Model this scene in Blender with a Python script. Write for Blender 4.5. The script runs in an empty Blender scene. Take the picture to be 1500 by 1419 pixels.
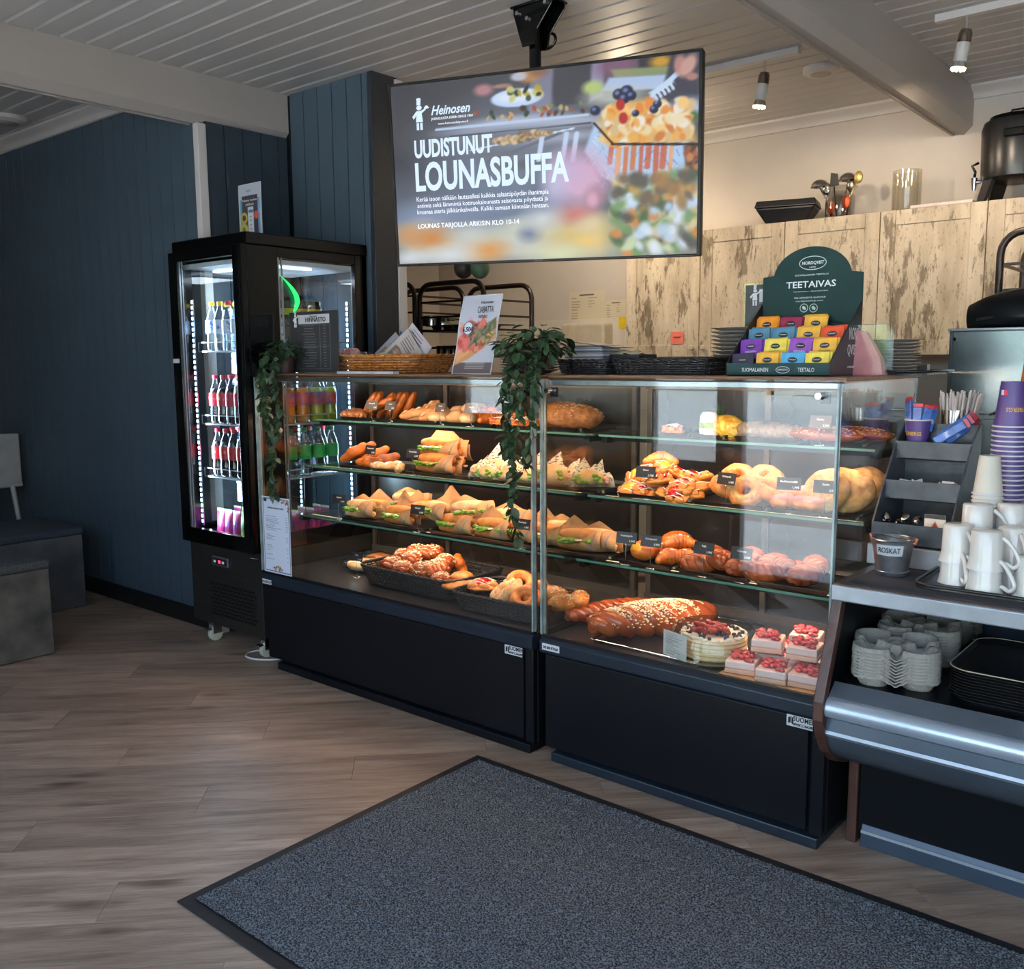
import bpy, math, random
import numpy as np
from mathutils import Matrix, Vector
random.seed(7); np.random.seed(7)
SC = bpy.context.scene
COL = SC.collection
# ------------------------------------------------------------------ camera
F_PX = 1369.41; CAM_H = 1.40
_rx, _ry, _rz = 1.43898674, -0.00648321, 0.69638240
_R = Matrix.Rotation(_rz, 3, 'Z') @ Matrix.Rotation(_rx, 3, 'X') @ Matrix.Rotation(_ry, 3, 'Z')
cam_d = bpy.data.cameras.new('camera'); cam = bpy.data.objects.new('camera', cam_d); COL.objects.link(cam)
cam_d.sensor_fit = 'HORIZONTAL'; cam_d.sensor_width = 36.0; cam_d.lens = F_PX / 1500 * 36.0; cam_d.clip_start = .02
cam.matrix_world = Matrix.Translation((0, 0, CAM_H)) @ _R.to_4x4()
SC.camera = cam
# ------------------------------------------------------------------ world, sun, window light, exposure
SC.view_settings.view_transform = 'Standard'; SC.view_settings.look = 'None'
SC.view_settings.gamma = 1.0; SC.view_settings.use_curve_mapping = False
SC.view_settings.exposure = 0.30
SC.cycles.max_bounces = 10; SC.cycles.diffuse_bounces = 4; SC.cycles.glossy_bounces = 4
SC.cycles.transmission_bounces = 8; SC.cycles.transparent_max_bounces = 24
SC.cycles.caustics_reflective = False; SC.cycles.caustics_refractive = False
SC.cycles.sample_clamp_indirect = 4.0
W = bpy.data.worlds.new('world'); SC.world = W; W.use_nodes = True
nt = W.node_tree; bg = nt.nodes['Background']
tc = nt.nodes.new('ShaderNodeTexCoord'); sp = nt.nodes.new('ShaderNodeSeparateXYZ'); cr = nt.nodes.new('ShaderNodeValToRGB')
nt.links.new(tc.outputs['Generated'], sp.inputs[0]); nt.links.new(sp.outputs['Z'], cr.inputs[0]); nt.links.new(cr.outputs[0], bg.inputs['Color'])
cr.color_ramp.elements[0].position = .0; cr.color_ramp.elements[0].color = (.88, .94, 1, 1)
cr.color_ramp.elements[1].position = .6; cr.color_ramp.elements[1].color = (.42, .64, 1, 1)
bg.inputs['Strength'].default_value = 5.0
def lamp(name, typ, loc, direction, energy, color, **kw):
    d = bpy.data.lights.new(name, typ); d.energy = energy; d.color = color
    for k, v in kw.items(): setattr(d, k, v)
    o = bpy.data.objects.new(name, d); COL.objects.link(o); o.location = loc
    o.rotation_euler = Vector(direction).to_track_quat('-Z', 'Y').to_euler()
    return o
lamp('sun', 'SUN', (0, -8, 6), (.8, -.12, -.6), 130.0, (1, .96, .90), angle=.01)
# the glazed openings: portals only guide the sky light in, they give none themselves
WINS = [(-4.98, -4.42, .95, 2.10), (-3.30, -2.74, .70, 2.45), (-2.66, -1.75, .03, 2.45), (-1.5, 2.9, .50, 2.50)]
for a, b, c, d in WINS:
    lamp('sky_portal', 'AREA', ((a+b)/2, -.47, (c+d)/2), (0, 1, 0), 1, (1, 1, 1), shape='RECTANGLE', size=b-a, size_y=d-c).data.cycles.is_portal = True
# ------------------------------------------------------------------ projection helper: a picture column at a known depth and height
_C = Vector((0, 0, CAM_H))
def ray(px, py): return _R @ Vector(((px-750)/F_PX, -(py-709.5)/F_PX, -1.0))
def aty(px, py, Y): d = ray(px, py); return _C + d*(Y/d.y)
def atx(px, py, X): d = ray(px, py); return _C + d*(X/d.x)
def atz(px, py, Z): d = ray(px, py); return _C + d*((Z-CAM_H)/d.z)
def PX(px, Y, Z):
    a = _R.col[0]; c = _R.col[2]; k = (px-750)/F_PX       # a.v + k*c.v = 0 solved for x
    q = a + k*c
    return -(q.y*Y + q.z*(Z-CAM_H))/q.x
# ------------------------------------------------------------------ materials
_M = {}
def node_mat(name):
    m = bpy.data.materials.new(name); m.use_nodes = True
    return m, m.node_tree, m.node_tree.nodes['Principled BSDF']
def mat(name, col=(.5, .5, .5), rough=.5, metal=0.0, var=.12, vscale=12.0, bump=0.0, bscale=60.0, stretch=(1, 1, 1), emit=None, estr=0.0, spec=.5, col2=None, coat=0.0, sss=0.0, detail=4, lo=.35, hi=.65, coord='Object', alpha=1.0, trans=0.0):
    if name in _M: return _M[name]
    m, t, b = node_mat(name); N = t.nodes; L = t.links
    tx = N.new('ShaderNodeTexCoord'); mp = N.new('ShaderNodeMapping'); mp.inputs['Scale'].default_value = stretch
    L.new(tx.outputs[coord], mp.inputs[0])
    nz = N.new('ShaderNodeTexNoise'); nz.inputs['Scale'].default_value = vscale; nz.inputs['Detail'].default_value = detail
    L.new(mp.outputs[0], nz.inputs['Vector'])
    r = N.new('ShaderNodeValToRGB'); L.new(nz.outputs['Fac'], r.inputs[0])
    c2 = col2 if col2 else tuple(c*(1-var) for c in col)
    c1 = col if col2 else tuple(min(1, c*(1+var*.6)) for c in col)
    r.color_ramp.elements[0].position = lo; r.color_ramp.elements[0].color = (*c2, 1)
    r.color_ramp.elements[1].position = hi; r.color_ramp.elements[1].color = (*c1, 1)
    L.new(r.outputs[0], b.inputs['Base Color'])
    b.inputs['Roughness'].default_value = rough; b.inputs['Metallic'].default_value = metal
    b.inputs['Specular IOR Level'].default_value = spec; b.inputs['Coat Weight'].default_value = coat
    if sss: b.inputs['Subsurface Weight'].default_value = sss; b.inputs['Subsurface Scale'].default_value = .01
    if trans: b.inputs['Transmission Weight'].default_value = trans
    if alpha < 1: b.inputs['Alpha'].default_value = alpha
    if bump:
        n2 = N.new('ShaderNodeTexNoise'); n2.inputs['Scale'].default_value = bscale; n2.inputs['Detail'].default_value = 3
        L.new(mp.outputs[0], n2.inputs['Vector'])
        bm = N.new('ShaderNodeBump'); bm.inputs['Strength'].default_value = bump; bm.inputs['Distance'].default_value = .004
        L.new(n2.outputs['Fac'], bm.inputs['Height']); L.new(bm.outputs[0], b.inputs['Normal'])
    if emit: b.inputs['Emission Color'].default_value = (*emit, 1); b.inputs['Emission Strength'].default_value = estr
    _M[name] = m; return m
def glass_mat(name, tint=(.97, .99, .98), ior=1.5, rough=0.0, boost=1.0):
    if name in _M: return _M[name]
    m = bpy.data.materials.new(name); m.use_nodes = True; t = m.node_tree; N = t.nodes; L = t.links
    N.remove(N['Principled BSDF']); out = N['Material Output']
    fr = N.new('ShaderNodeFresnel'); ge = N.new('ShaderNodeNewGeometry'); mr = N.new('ShaderNodeMapRange')
    mr.inputs[3].default_value = ior; mr.inputs[4].default_value = 1/ior; L.new(ge.outputs['Backfacing'], mr.inputs[0]); L.new(mr.outputs[0], fr.inputs['IOR'])
    mu = N.new('ShaderNodeMath'); mu.operation = 'MULTIPLY'; mu.inputs[1].default_value = boost; mu.use_clamp = True
    L.new(fr.outputs[0], mu.inputs[0])
    tr = N.new('ShaderNodeBsdfTransparent'); gl = N.new('ShaderNodeBsdfGlossy'); gl.inputs['Roughness'].default_value = rough
    nz = N.new('ShaderNodeTexNoise'); nz.inputs['Scale'].default_value = 3
    cr = N.new('ShaderNodeValToRGB'); cr.color_ramp.elements[0].color = (*[c*.985 for c in tint], 1); cr.color_ramp.elements[1].color = (*tint, 1)
    L.new(nz.outputs['Fac'], cr.inputs[0]); L.new(cr.outputs[0], tr.inputs['Color'])
    mx = N.new('ShaderNodeMixShader'); L.new(mu.outputs[0], mx.inputs[0]); L.new(tr.outputs[0], mx.inputs[1]); L.new(gl.outputs[0], mx.inputs[2])
    L.new(mx.outputs[0], out.inputs['Surface']); _M[name] = m; return m
def lin(c): return tuple(((v/12.92) if v <= .04045 else ((v+.055)/1.055)**2.4) for v in c)
def H(h): return lin(tuple(int(h[i:i+2], 16)/255 for i in (0, 2, 4)))
# ------------------------------------------------------------------ mesh collecting
class MB:
    def __init__(s): s.v = []; s.f = []
    def add(s, vs, fs, M=None):
        o = len(s.v)
        s.v += [tuple(M @ Vector(v)) for v in vs] if M is not None else [tuple(v) for v in vs]
        s.f += [tuple(i+o for i in f) for f in fs]; return s
    def box(s, x0, x1, y0, y1, z0, z1, M=None):
        return s.add([(x0,y0,z0),(x1,y0,z0),(x1,y1,z0),(x0,y1,z0),(x0,y0,z1),(x1,y0,z1),(x1,y1,z1),(x0,y1,z1)],
                     [(0,3,2,1),(4,5,6,7),(0,1,5,4),(1,2,6,5),(2,3,7,6),(3,0,4,7)], M)
    def cyl(s, p0, p1, r0, r1=None, n=16, M=None):
        r1 = r0 if r1 is None else r1; p0 = Vector(p0); p1 = Vector(p1); d = (p1-p0).normalized()
        a = d.orthogonal().normalized(); b = d.cross(a); vs = []
        for p, r in ((p0, r0), (p1, r1)):
            for i in range(n):
                t = 2*math.pi*i/n; vs.append(p + a*(r*math.cos(t)) + b*(r*math.sin(t)))
        fs = [(i, (i+1) % n, n+(i+1) % n, n+i) for i in range(n)] + [tuple(range(n-1, -1, -1)), tuple(range(n, 2*n))]
        return s.add(vs, fs, M)
    def tube(s, pts, r, n=8, closed=False, M=None):
        pts = [Vector(p) for p in pts]; m = len(pts); rr = r if isinstance(r, (list, tuple)) else [r]*m; vs = []; a = None
        for i, p in enumerate(pts):
            if closed: d = pts[(i+1) % m]-pts[i-1]
            else: d = pts[min(i+1, m-1)]-pts[max(i-1, 0)]
            d.normalize()
            if a is None: a = d.orthogonal().normalized()
            else:
                a = a - d*a.dot(d); a = a.normalized() if a.length > 1e-6 else d.orthogonal().normalized()
            b = d.cross(a)
            for k in range(n):
                t = 2*math.pi*k/n; vs.append(p + a*(rr[i]*math.cos(t)) + b*(rr[i]*math.sin(t)))
        fs = []
        for i in range(m if closed else m-1):
            j = (i+1) % m
            for k in range(n): fs.append((i*n+k, i*n+(k+1) % n, j*n+(k+1) % n, j*n+k))
        if not closed: fs += [tuple(range(n-1, -1, -1)), tuple(range((m-1)*n, m*n))]
        return s.add(vs, fs, M)
    def lathe(s, prof, n=24, M=None, cap=False):
        vs = []; m = len(prof)
        for r, z in prof:
            for i in range(n):
                t = 2*math.pi*i/n; vs.append((r*math.cos(t), r*math.sin(t), z))
        fs = [(j*n+i, j*n+(i+1) % n, (j+1)*n+(i+1) % n, (j+1)*n+i) for j in range(m-1) for i in range(n)]
        if cap: fs += [tuple(range(n-1, -1, -1)), tuple(range((m-1)*n, m*n))]
        return s.add(vs, fs, M)
    def prism(s, poly, a, b, axis='z', M=None):
        n = len(poly)
        def P(p, h): return {'z': (p[0], p[1], h), 'x': (h, p[0], p[1]), 'y': (p[0], h, p[1])}[axis]
        vs = [P(p, a) for p in poly] + [P(p, b) for p in poly]
        fs = [(i, (i+1) % n, n+(i+1) % n, n+i) for i in range(n)] + [tuple(range(n-1, -1, -1)), tuple(range(n, 2*n))]
        return s.add(vs, fs, M)
    def surf(s, fn, nu, nv, wu=False, wv=False, M=None):
        vs = [fn(i/(nu if wu else nu-1), j/(nv if wv else nv-1)) for j in range(nv) for i in range(nu)]
        fs = []
        for j in range(nv if wv else nv-1):
            for i in range(nu if wu else nu-1):
                i2 = (i+1) % nu; j2 = (j+1) % nv
                fs.append((j*nu+i, j*nu+i2, j2*nu+i2, j2*nu+i))
        return s.add(vs, fs, M)
    def ell(s, c, r, nu=16, nv=10, fn=None, M=None):
        def g(u, v):
            t = 2*math.pi*u; p = math.pi*(v-.5)
            d = Vector((math.cos(t)*math.cos(p), math.sin(t)*math.cos(p), math.sin(p)))
            k = fn(d) if fn else 1
            return (c[0]+r[0]*d.x*k, c[1]+r[1]*d.y*k, c[2]+r[2]*d.z*k)
        return s.surf(g, nu, nv, wu=True, M=M)
    def mesh(s, name, m=None, smooth=False):
        me = bpy.data.meshes.new(name); me.from_pydata(s.v, [], s.f); me.update()
        if m is not None: me.materials.append(m)
        if smooth: me.shade_smooth() if smooth is True else me.shade_smooth()
        return me
def T(x=0, y=0, z=0, rx=0, ry=0, rz=0, s=1):
    S = Matrix.Diagonal((*( (s,)*3 if not isinstance(s, (tuple, list)) else s), 1))
    return Matrix.Translation((x, y, z)) @ Matrix.Rotation(rz, 4, 'Z') @ Matrix.Rotation(ry, 4, 'Y') @ Matrix.Rotation(rx, 4, 'X') @ S
def obj(name, mb, m, parent=None, smooth=False, bevel=0.0, loc=None, rot=None, seg=2, label=None, angle=40):
    me = mb if isinstance(mb, bpy.types.Mesh) else mb.mesh(name, m)
    if smooth and not isinstance(mb, bpy.types.Mesh):
        me.shade_smooth()
        if smooth != 'all': me.set_sharp_from_angle(angle=math.radians(angle))
    o = bpy.data.objects.new(name, me); COL.objects.link(o)
    if parent: o.parent = parent
    if loc: o.location = loc
    if rot: o.rotation_euler = rot
    if bevel:
        b = o.modifiers.new('bevel', 'BEVEL'); b.width = bevel; b.segments = seg; b.limit_method = 'ANGLE'; b.angle_limit = math.radians(35)
    if label: o['label'] = label
    return o
def tag(o, label=None, cat=None, group=None, kind=None):
    if label: o['label'] = label
    if cat: o['category'] = cat
    if group: o['group'] = group
    if kind: o['kind'] = kind
    return o
def thing(name, label, cat, loc=(0, 0, 0), rz=0, group=None, rx=0, ry=0):
    o = bpy.data.objects.new(name, None); COL.objects.link(o); o.location = loc; o.rotation_euler = (rx, ry, rz)
    o.empty_display_size = .05
    return tag(o, label, cat, group)
_ow = 'zeroth first second third fourth fifth sixth seventh eighth ninth tenth eleventh twelfth thirteenth fourteenth fifteenth sixteenth seventeenth eighteenth nineteenth'.split()
_tn = {2: ('twentieth', 'twenty'), 3: ('thirtieth', 'thirty'), 4: ('fortieth', 'forty'), 5: ('fiftieth', 'fifty')}
def ordw(n): return _ow[n] if n < 20 else (_tn[n//10][0] if n % 10 == 0 else _tn[n//10][1]+' '+_ow[n % 10])
def struct(name, mb, m, bevel=0, smooth=False, label=None, cat=None):
    o = obj(name, mb, m, None, smooth, bevel); o['kind'] = 'structure'
    o['label'] = label or name.replace('_', ' '); o['category'] = cat or name.split('_')[0]
    return o
def dup(root, loc, rz=None, label=None, group=None, scale=None, rot=None):
    def kids(o): return [c for c in COL.objects if c.parent == o]
    r = root.copy(); COL.objects.link(r); r.location = loc
    if rot is not None: r.rotation_euler = rot
    elif rz is not None: r.rotation_euler = (0, 0, rz)
    if scale is not None: r.scale = scale if isinstance(scale, (tuple, list)) else (scale,)*3
    if label: r['label'] = label
    if group: r['group'] = group
    for ch in root.children:
        c = ch.copy(); COL.objects.link(c); c.parent = r
        for g in ch.children:
            d = g.copy(); COL.objects.link(d); d.parent = c
    return r
# flat print: a fine vertex grid in the local X-Z plane (facing -Y) carrying the printed colours
def print_mat(name, emit=0.0, rough=.45):
    if name in _M: return _M[name]
    m, t, b = node_mat(name); N = t.nodes; L = t.links
    a = N.new('ShaderNodeAttribute'); a.attribute_name = 'print'
    L.new(a.outputs['Color'], b.inputs['Base Color']); b.inputs['Roughness'].default_value = rough
    if emit:
        b.inputs['Specular IOR Level'].default_value = .12; b.inputs['Base Color'].default_value = (.01, .01, .01, 1); L.remove(b.inputs['Base Color'].links[0])
        L.new(a.outputs['Color'], b.inputs['Emission Color']); b.inputs['Emission Strength'].default_value = emit
    _M[name] = m; return m
def pic(name, img, x0, x1, z0, z1, parent, y=0.0, m=None, curve=None, M=None):
    ny, nx, _ = img.shape
    mb = MB(); mb.surf(lambda u, v: (x0+(x1-x0)*u, y+(curve(v) if curve else 0), z0+(z1-z0)*v), nx, ny, M=M)
    me = mb.mesh(name, m or print_mat('printed_paper'))
    at = me.color_attributes.new('print', 'FLOAT_COLOR', 'POINT')
    c = np.clip(img, 0, 1); c = np.where(c <= .04045, c/12.92, ((c+.055)/1.055)**2.4)
    c = np.concatenate([c, np.ones((ny, nx, 1))], 2).astype(np.float32)
    at.data.foreach_set('color', c.ravel())
    return obj(name, me, None, parent)
class Paint:   # v runs upward
    def __init__(s, nx, ny, col): s.nx, s.ny = nx, ny; s.a = np.ones((ny, nx, 3))*np.array(col); s.v, s.u = np.mgrid[0:1:ny*1j, 0:1:nx*1j]
    def _mix(s, k, col): s.a = s.a*(1-k[..., None]) + np.array(col)*k[..., None]; return s
    def ell(s, u, v, ru, rv, col, soft=.25, op=1, rot=0):
        du, dv = s.u-u, s.v-v; c, n = math.cos(rot), math.sin(rot); asp = s.nx/s.ny
        x = (du*asp*c + dv*n)/(ru*asp); y = (-du*asp*n + dv*c)/rv
        d = np.sqrt(x*x+y*y); return s._mix(np.clip((1+soft-d)/(2*soft+1e-6), 0, 1)*op, col)
    def rect(s, u0, u1, v0, v1, col, op=1, soft=.002):
        k = np.clip((s.u-u0)/soft+.5, 0, 1)*np.clip((u1-s.u)/soft+.5, 0, 1)*np.clip((s.v-v0)/soft+.5, 0, 1)*np.clip((v1-s.v)/soft+.5, 0, 1)
        return s._mix(k*op, col)
    def poly(s, pts, col, op=1, soft=.004):
        # convex polygon, counter-clockwise
        k = np.ones_like(s.u); n = len(pts)
        for i in range(n):
            (x0, y0), (x1, y1) = pts[i], pts[(i+1) % n]; L = math.hypot(x1-x0, y1-y0)
            d = ((x1-x0)*(s.v-y0)-(y1-y0)*(s.u-x0))/L; k = np.minimum(k, np.clip(d/soft+.5, 0, 1))
        return s._mix(k*op, col)
    def line(s, x0, y0, x1, y1, w, col, op=1):
        L = math.hypot(x1-x0, y1-y0)+1e-9; t = np.clip(((s.u-x0)*(x1-x0)+(s.v-y0)*(y1-y0))/L/L, 0, 1)
        d = np.hypot(s.u-x0-t*(x1-x0), s.v-y0-t*(y1-y0)); return s._mix(np.clip((w-d)/(w*.5)+.5, 0, 1)*op, col)
    def spots(s, n, box, r, cols, op=.9, soft=.3, seed=1):
        g = random.Random(seed)
        for _ in range(n): s.ell(g.uniform(box[0], box[1]), g.uniform(box[2], box[3]), r*g.uniform(.6, 1.3), r*1.6*g.uniform(.5, 1.2), g.choice(cols), soft, op, g.uniform(0, 3))
        return s
def text(parent, s, x, z, size, m, y=-.0015, sx=1.0, align='CENTER', name='lettering', bold=0.0, M=None, shear=0, rot=0, label=None, res=2):
    c = bpy.data.curves.new('t', 'FONT'); c.body = s; c.size = size; c.align_x = align; c.resolution_u = res; c.offset = bold; c.shear = shear; c.extrude = .0002
    t = bpy.data.objects.new('t', c); COL.objects.link(t)
    dg = bpy.context.evaluated_depsgraph_get(); me = bpy.data.meshes.new_from_object(t.evaluated_get(dg))
    bpy.data.objects.remove(t)
    A = Matrix.Translation((x, y, z)) @ Matrix.Rotation(rot, 4, 'Y') @ Matrix.Rotation(math.pi/2, 4, 'X') @ Matrix.Diagonal((sx, 1, 1, 1))
    me.transform((M @ A) if M is not None else A); me.materials.clear(); me.materials.append(m)
    return obj(name, me, None, parent, label=label)
# ================================================================== the room
ZC = 2.79; YB = 5.45; XL = -8.0; XR = 3.2; YN = -.30
m_blue = mat('blue_panel_paint', H('3f505d'), .5, var=.10, vscale=3, bump=.05, bscale=200, spec=.5)
m_blue_dark = mat('groove_shadow_paint', H('10161b'), .9, spec=.1)
m_white = mat('white_paint', H('d8d2cc'), .5, var=.04, vscale=4)
m_ceil = mat('ceiling_board_paint', H('c4c0bc'), .45, var=.05, vscale=3, stretch=(.3, 2, 1))
m_wallw = mat('kitchen_wall_plaster', H('cfc6bb'), .8, var=.03, vscale=5, bump=.03, bscale=300)
m_room = mat('dining_wall_paint', H('b9b4ae'), .8, var=.04)
m_black_trim = mat('black_baseboard_paint', H('101114'), .5)
m_outpave = mat('outdoor_paving', (.72, .71, .69), .9, var=.15, vscale=2)

def wood_floor_mat():
    m, t, b = node_mat('vinyl_plank'); N = t.nodes; L = t.links
    oi = N.new('ShaderNodeObjectInfo'); tx = N.new('ShaderNodeTexCoord')
    ad = N.new('ShaderNodeVectorMath'); ad.operation = 'ADD'
    sc = N.new('ShaderNodeVectorMath'); sc.operation = 'SCALE'; sc.inputs['Scale'].default_value = 37.0
    cb = N.new('ShaderNodeCombineXYZ'); L.new(oi.outputs['Random'], cb.inputs[0]); L.new(oi.outputs['Random'], cb.inputs[1]); L.new(cb.outputs[0], sc.inputs[0])
    L.new(tx.outputs['Object'], ad.inputs[0]); L.new(sc.outputs[0], ad.inputs[1])
    mp = N.new('ShaderNodeMapping'); mp.inputs['Scale'].default_value = (.9, 9, 1); L.new(ad.outputs[0], mp.inputs[0])
    n1 = N.new('ShaderNodeTexNoise'); n1.inputs['Scale'].default_value = 2.2; n1.inputs['Detail'].default_value = 9; n1.inputs['Roughness'].default_value = .66; n1.inputs['Distortion'].default_value = .5
    L.new(mp.outputs[0], n1.inputs['Vector'])
    r = N.new('ShaderNodeValToRGB'); L.new(n1.outputs['Fac'], r.inputs[0]); e = r.color_ramp.elements
    e[0].position = .22; e[0].color = (*H('66574d'), 1); e[1].position = .80; e[1].color = (*H('bea592'), 1)
    x = e.new(.40); x.color = (*H('8c7565'), 1); x = e.new(.58); x.color = (*H('a78f7d'), 1)
    # knots
    mp2 = N.new('ShaderNodeMapping'); mp2.inputs['Scale'].default_value = (2.4, 7, 1); L.new(ad.outputs[0], mp2.inputs[0])
    vo = N.new('ShaderNodeTexVoronoi'); vo.inputs['Scale'].default_value = 1.0; L.new(mp2.outputs[0], vo.inputs['Vector'])
    kr = N.new('ShaderNodeValToRGB'); kr.color_ramp.elements[0].position = .03; kr.color_ramp.elements[0].color = (.22, .19, .17, 1); kr.color_ramp.elements[1].position = .22; kr.color_ramp.elements[1].color = (1, 1, 1, 1)
    L.new(vo.outputs['Distance'], kr.inputs[0])
    mx = N.new('ShaderNodeMix'); mx.data_type = 'RGBA'; mx.blend_type = 'MULTIPLY'; mx.inputs['Factor'].default_value = .75
    L.new(r.outputs[0], mx.inputs[6]); L.new(kr.outputs[0], mx.inputs[7])
    mp3 = N.new('ShaderNodeMapping'); mp3.inputs['Scale'].default_value = (3, 60, 1); L.new(ad.outputs[0], mp3.inputs[0])
    n3 = N.new('ShaderNodeTexNoise'); n3.inputs['Scale'].default_value = 2.5; n3.inputs['Detail'].default_value = 6; n3.inputs['Roughness'].default_value = .7; L.new(mp3.outputs[0], n3.inputs['Vector'])
    r3 = N.new('ShaderNodeValToRGB'); r3.color_ramp.elements[0].position = .36; r3.color_ramp.elements[0].color = (.66, .64, .62, 1); r3.color_ramp.elements[1].position = .56; r3.color_ramp.elements[1].color = (1, 1, 1, 1); L.new(n3.outputs['Fac'], r3.inputs[0])
    m3 = N.new('ShaderNodeMix'); m3.data_type = 'RGBA'; m3.blend_type = 'MULTIPLY'; m3.inputs['Factor'].default_value = .8; L.new(mx.outputs[2], m3.inputs[6]); L.new(r3.outputs[0], m3.inputs[7]); mx = m3
    hs = N.new('ShaderNodeHueSaturation'); mr = N.new('ShaderNodeMapRange'); mr.inputs[3].default_value = .82; mr.inputs[4].default_value = 1.14
    L.new(oi.outputs['Random'], mr.inputs[0]); L.new(mr.outputs[0], hs.inputs['Value']); L.new(mx.outputs[2], hs.inputs['Color'])
    L.new(hs.outputs[0], b.inputs['Base Color']); b.inputs['Roughness'].default_value = .42
    bp = N.new('ShaderNodeBump'); bp.inputs['Strength'].default_value = .15; bp.inputs['Distance'].default_value = .002
    L.new(n1.outputs['Fac'], bp.inputs['Height']); L.new(bp.outputs[0], b.inputs['Normal'])
    return m
m_floor = wood_floor_mat()
floor = struct('floor', MB().box(XL, XR, YN, YB, -.06, -.012), mat('floor_joint', H('2c241f'), .8), label='brown grey wood look plank floor laid diagonally')
# diagonal planks, each its own piece; only the stretch of floor the view covers
PL, PW = 1.30, .19
plank = MB().box(0, PL-.0012, 0, PW-.0012, -.012, 0).mesh('plank', m_floor)
ang = math.radians(45); ca, sa = math.cos(ang), math.sin(ang); cnt = 0
for j in range(-60, 60):
    off = (j*.47) % PL
    for i in range(-10, 10):
        u = i*PL+off; v = j*PW; cx, cy = (u+PL/2)*ca-(v+PW/2)*sa, (u+PL/2)*sa+(v+PW/2)*ca
        if not (-5.9 < cx < .15 and .55 < cy < 3.15): continue
        if cx > -1.0 and cy < .9: continue
        x, y = u*ca-v*sa, u*sa+v*ca
        o = obj('plank', plank, None, floor, loc=(x, y, 0)); o.rotation_euler = (0, 0, ang); cnt += 1
# the rest of the floor (out of view) as joined planks
rest = MB()
for j in range(-60, 60):
    off = (j*.47) % PL
    for i in range(-10, 10):
        u = i*PL+off; v = j*PW; cx, cy = (u+PL/2)*ca-(v+PW/2)*sa, (u+PL/2)*sa+(v+PW/2)*ca
        if (-5.9 < cx < .15 and .55 < cy < 3.15) and not (cx > -1.0 and cy < .9): continue
        if not (XL+.2 < cx < XR-.2 and YN+.2 < cy < YB-.2): continue
        rest.box(u, u+PL-.0012, v, v+PW-.0012, -.012, 0, M=Matrix.Rotation(ang, 4, 'Z'))
o = obj('planks_beyond', rest, m_floor, floor); o['kind'] = 'stuff'

ceil = struct('ceiling', MB().box(XL, XR, YN, YB, ZC+.014, ZC+.1), mat('ceiling_backing', H('5a5754'), .8), label='pale grey board ceiling with open joints')
CP = .1135
prof = [(0, ZC+.014), (.018, ZC), (CP-.0015, ZC), (CP-.0015, ZC+.014)]
for xa, xb in ((-6.9, -4.34), (-4.2, -1.545), (-1.405, .6)):
    me = MB().prism(prof, xa, xb, 'x').mesh('board', m_ceil)
    y = 1.775 - CP*12
    while y < YB-.02:
        obj('board', me, None, ceil, loc=(0, y, 0)); y += CP
bo = MB()
y = YN
while y < 5.3:
    for xa, xb in ((XL, -6.9), (.6, XR)): bo.prism([(a+y, b) for a, b in prof], xa, xb, 'x')
    if y < .3:
        for xa, xb in ((-6.9, -4.34), (-4.2, -1.545), (-1.405, .6)): bo.prism([(a+y, b) for a, b in prof], xa, xb, 'x')
    y += CP
o = obj('boards_out_of_view', bo, m_ceil, ceil); o['kind'] = 'stuff'
def beam(x, yend, label):
    c = .04; w = .14; zb = 2.56
    pl = [(x, ZC+.01), (x-w, ZC+.01), (x-w, zb+c), (x-w+c, zb), (x-w+c+.012, zb), (x-w+c+.012, zb+.008), (x-c-.012, zb+.008), (x-c-.012, zb), (x-c, zb), (x, zb+c)]
    return struct('ceiling_beam', MB().prism(pl, YN, yend, 'y'), mat('beam_paint', H('a9a29b'), .5, var=.05, vscale=2), label=label, cat='beam')
beam(-4.2, 3.2, 'grey beige ceiling beam ending over the dark blue corner'); beam(-1.405, YB, 'grey beige ceiling beam running over the kitchen to the back wall')

# left blue boarded wall
def boards_wall(parent, x0, x1, z0, z1, pitch, face, m, start=None, axis='x', th=.012, sgn=-1):
    """boards standing side by side; axis x: wall plane y=face facing -y; axis y: plane x=face facing +x"""
    a = start if start is not None else x0
    while a < x1-.01:
        b = min(a+pitch, x1); a0 = max(a, x0)
        if axis == 'x': mb = MB().box(0, b-a0-.006, -th, 0, z0, z1); loc = (a0, face, 0)
        else: mb = MB().box(0, th, 0, b-a0-.006, z0, z1); loc = (face, a0, 0)
        obj('board', mb, m, parent, loc=loc); a = b
wl = struct('wall_left', MB().box(XL, -4.236, 2.675+.012, 2.78, -.05, ZC+.01), m_blue_dark, label='slate blue wall of upright boards at the left')
boards_wall(wl, -7.0, -4.235, .09, 2.745, .1135, 2.687, m_blue, start=-4.367-.1135*24)
wn = struct('wall_nook', MB().box(-4.30, -4.212, 2.70, 3.3, -.05, 2.56), m_blue_dark, label='dark blue boarded wall behind the drinks fridge')
boards_wall(wn, 2.70, 3.19, 0, 2.57, .108, -4.212, mat('nook_panel_dark_blue', H('26323d'), .45, var=.08), axis='y')  # nook boards coloured darker than the other blue boards
wp = struct('wall_partition', MB().box(-5.4, -3.547, 3.212, 3.37, -.05, ZC), m_blue_dark, label='blue boarded partition wall between fridge and kitchen')
boards_wall(wp, -4.2, -3.57, 0, ZC, .1135, 3.212, m_blue, start=-4.182)
obj('corner_board', MB().box(-3.572, -3.540, 3.196, 3.345, 0, ZC), mat('navy_corner_paint', H('1c242c'), .45), wp, bevel=.004)
struct('trim_1', MB().box(-3.56, -3.532, 3.346, 3.40, 0, ZC-.01), m_white, bevel=.003, label='pale door jamb strip behind the blue partition', cat='trim')
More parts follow.
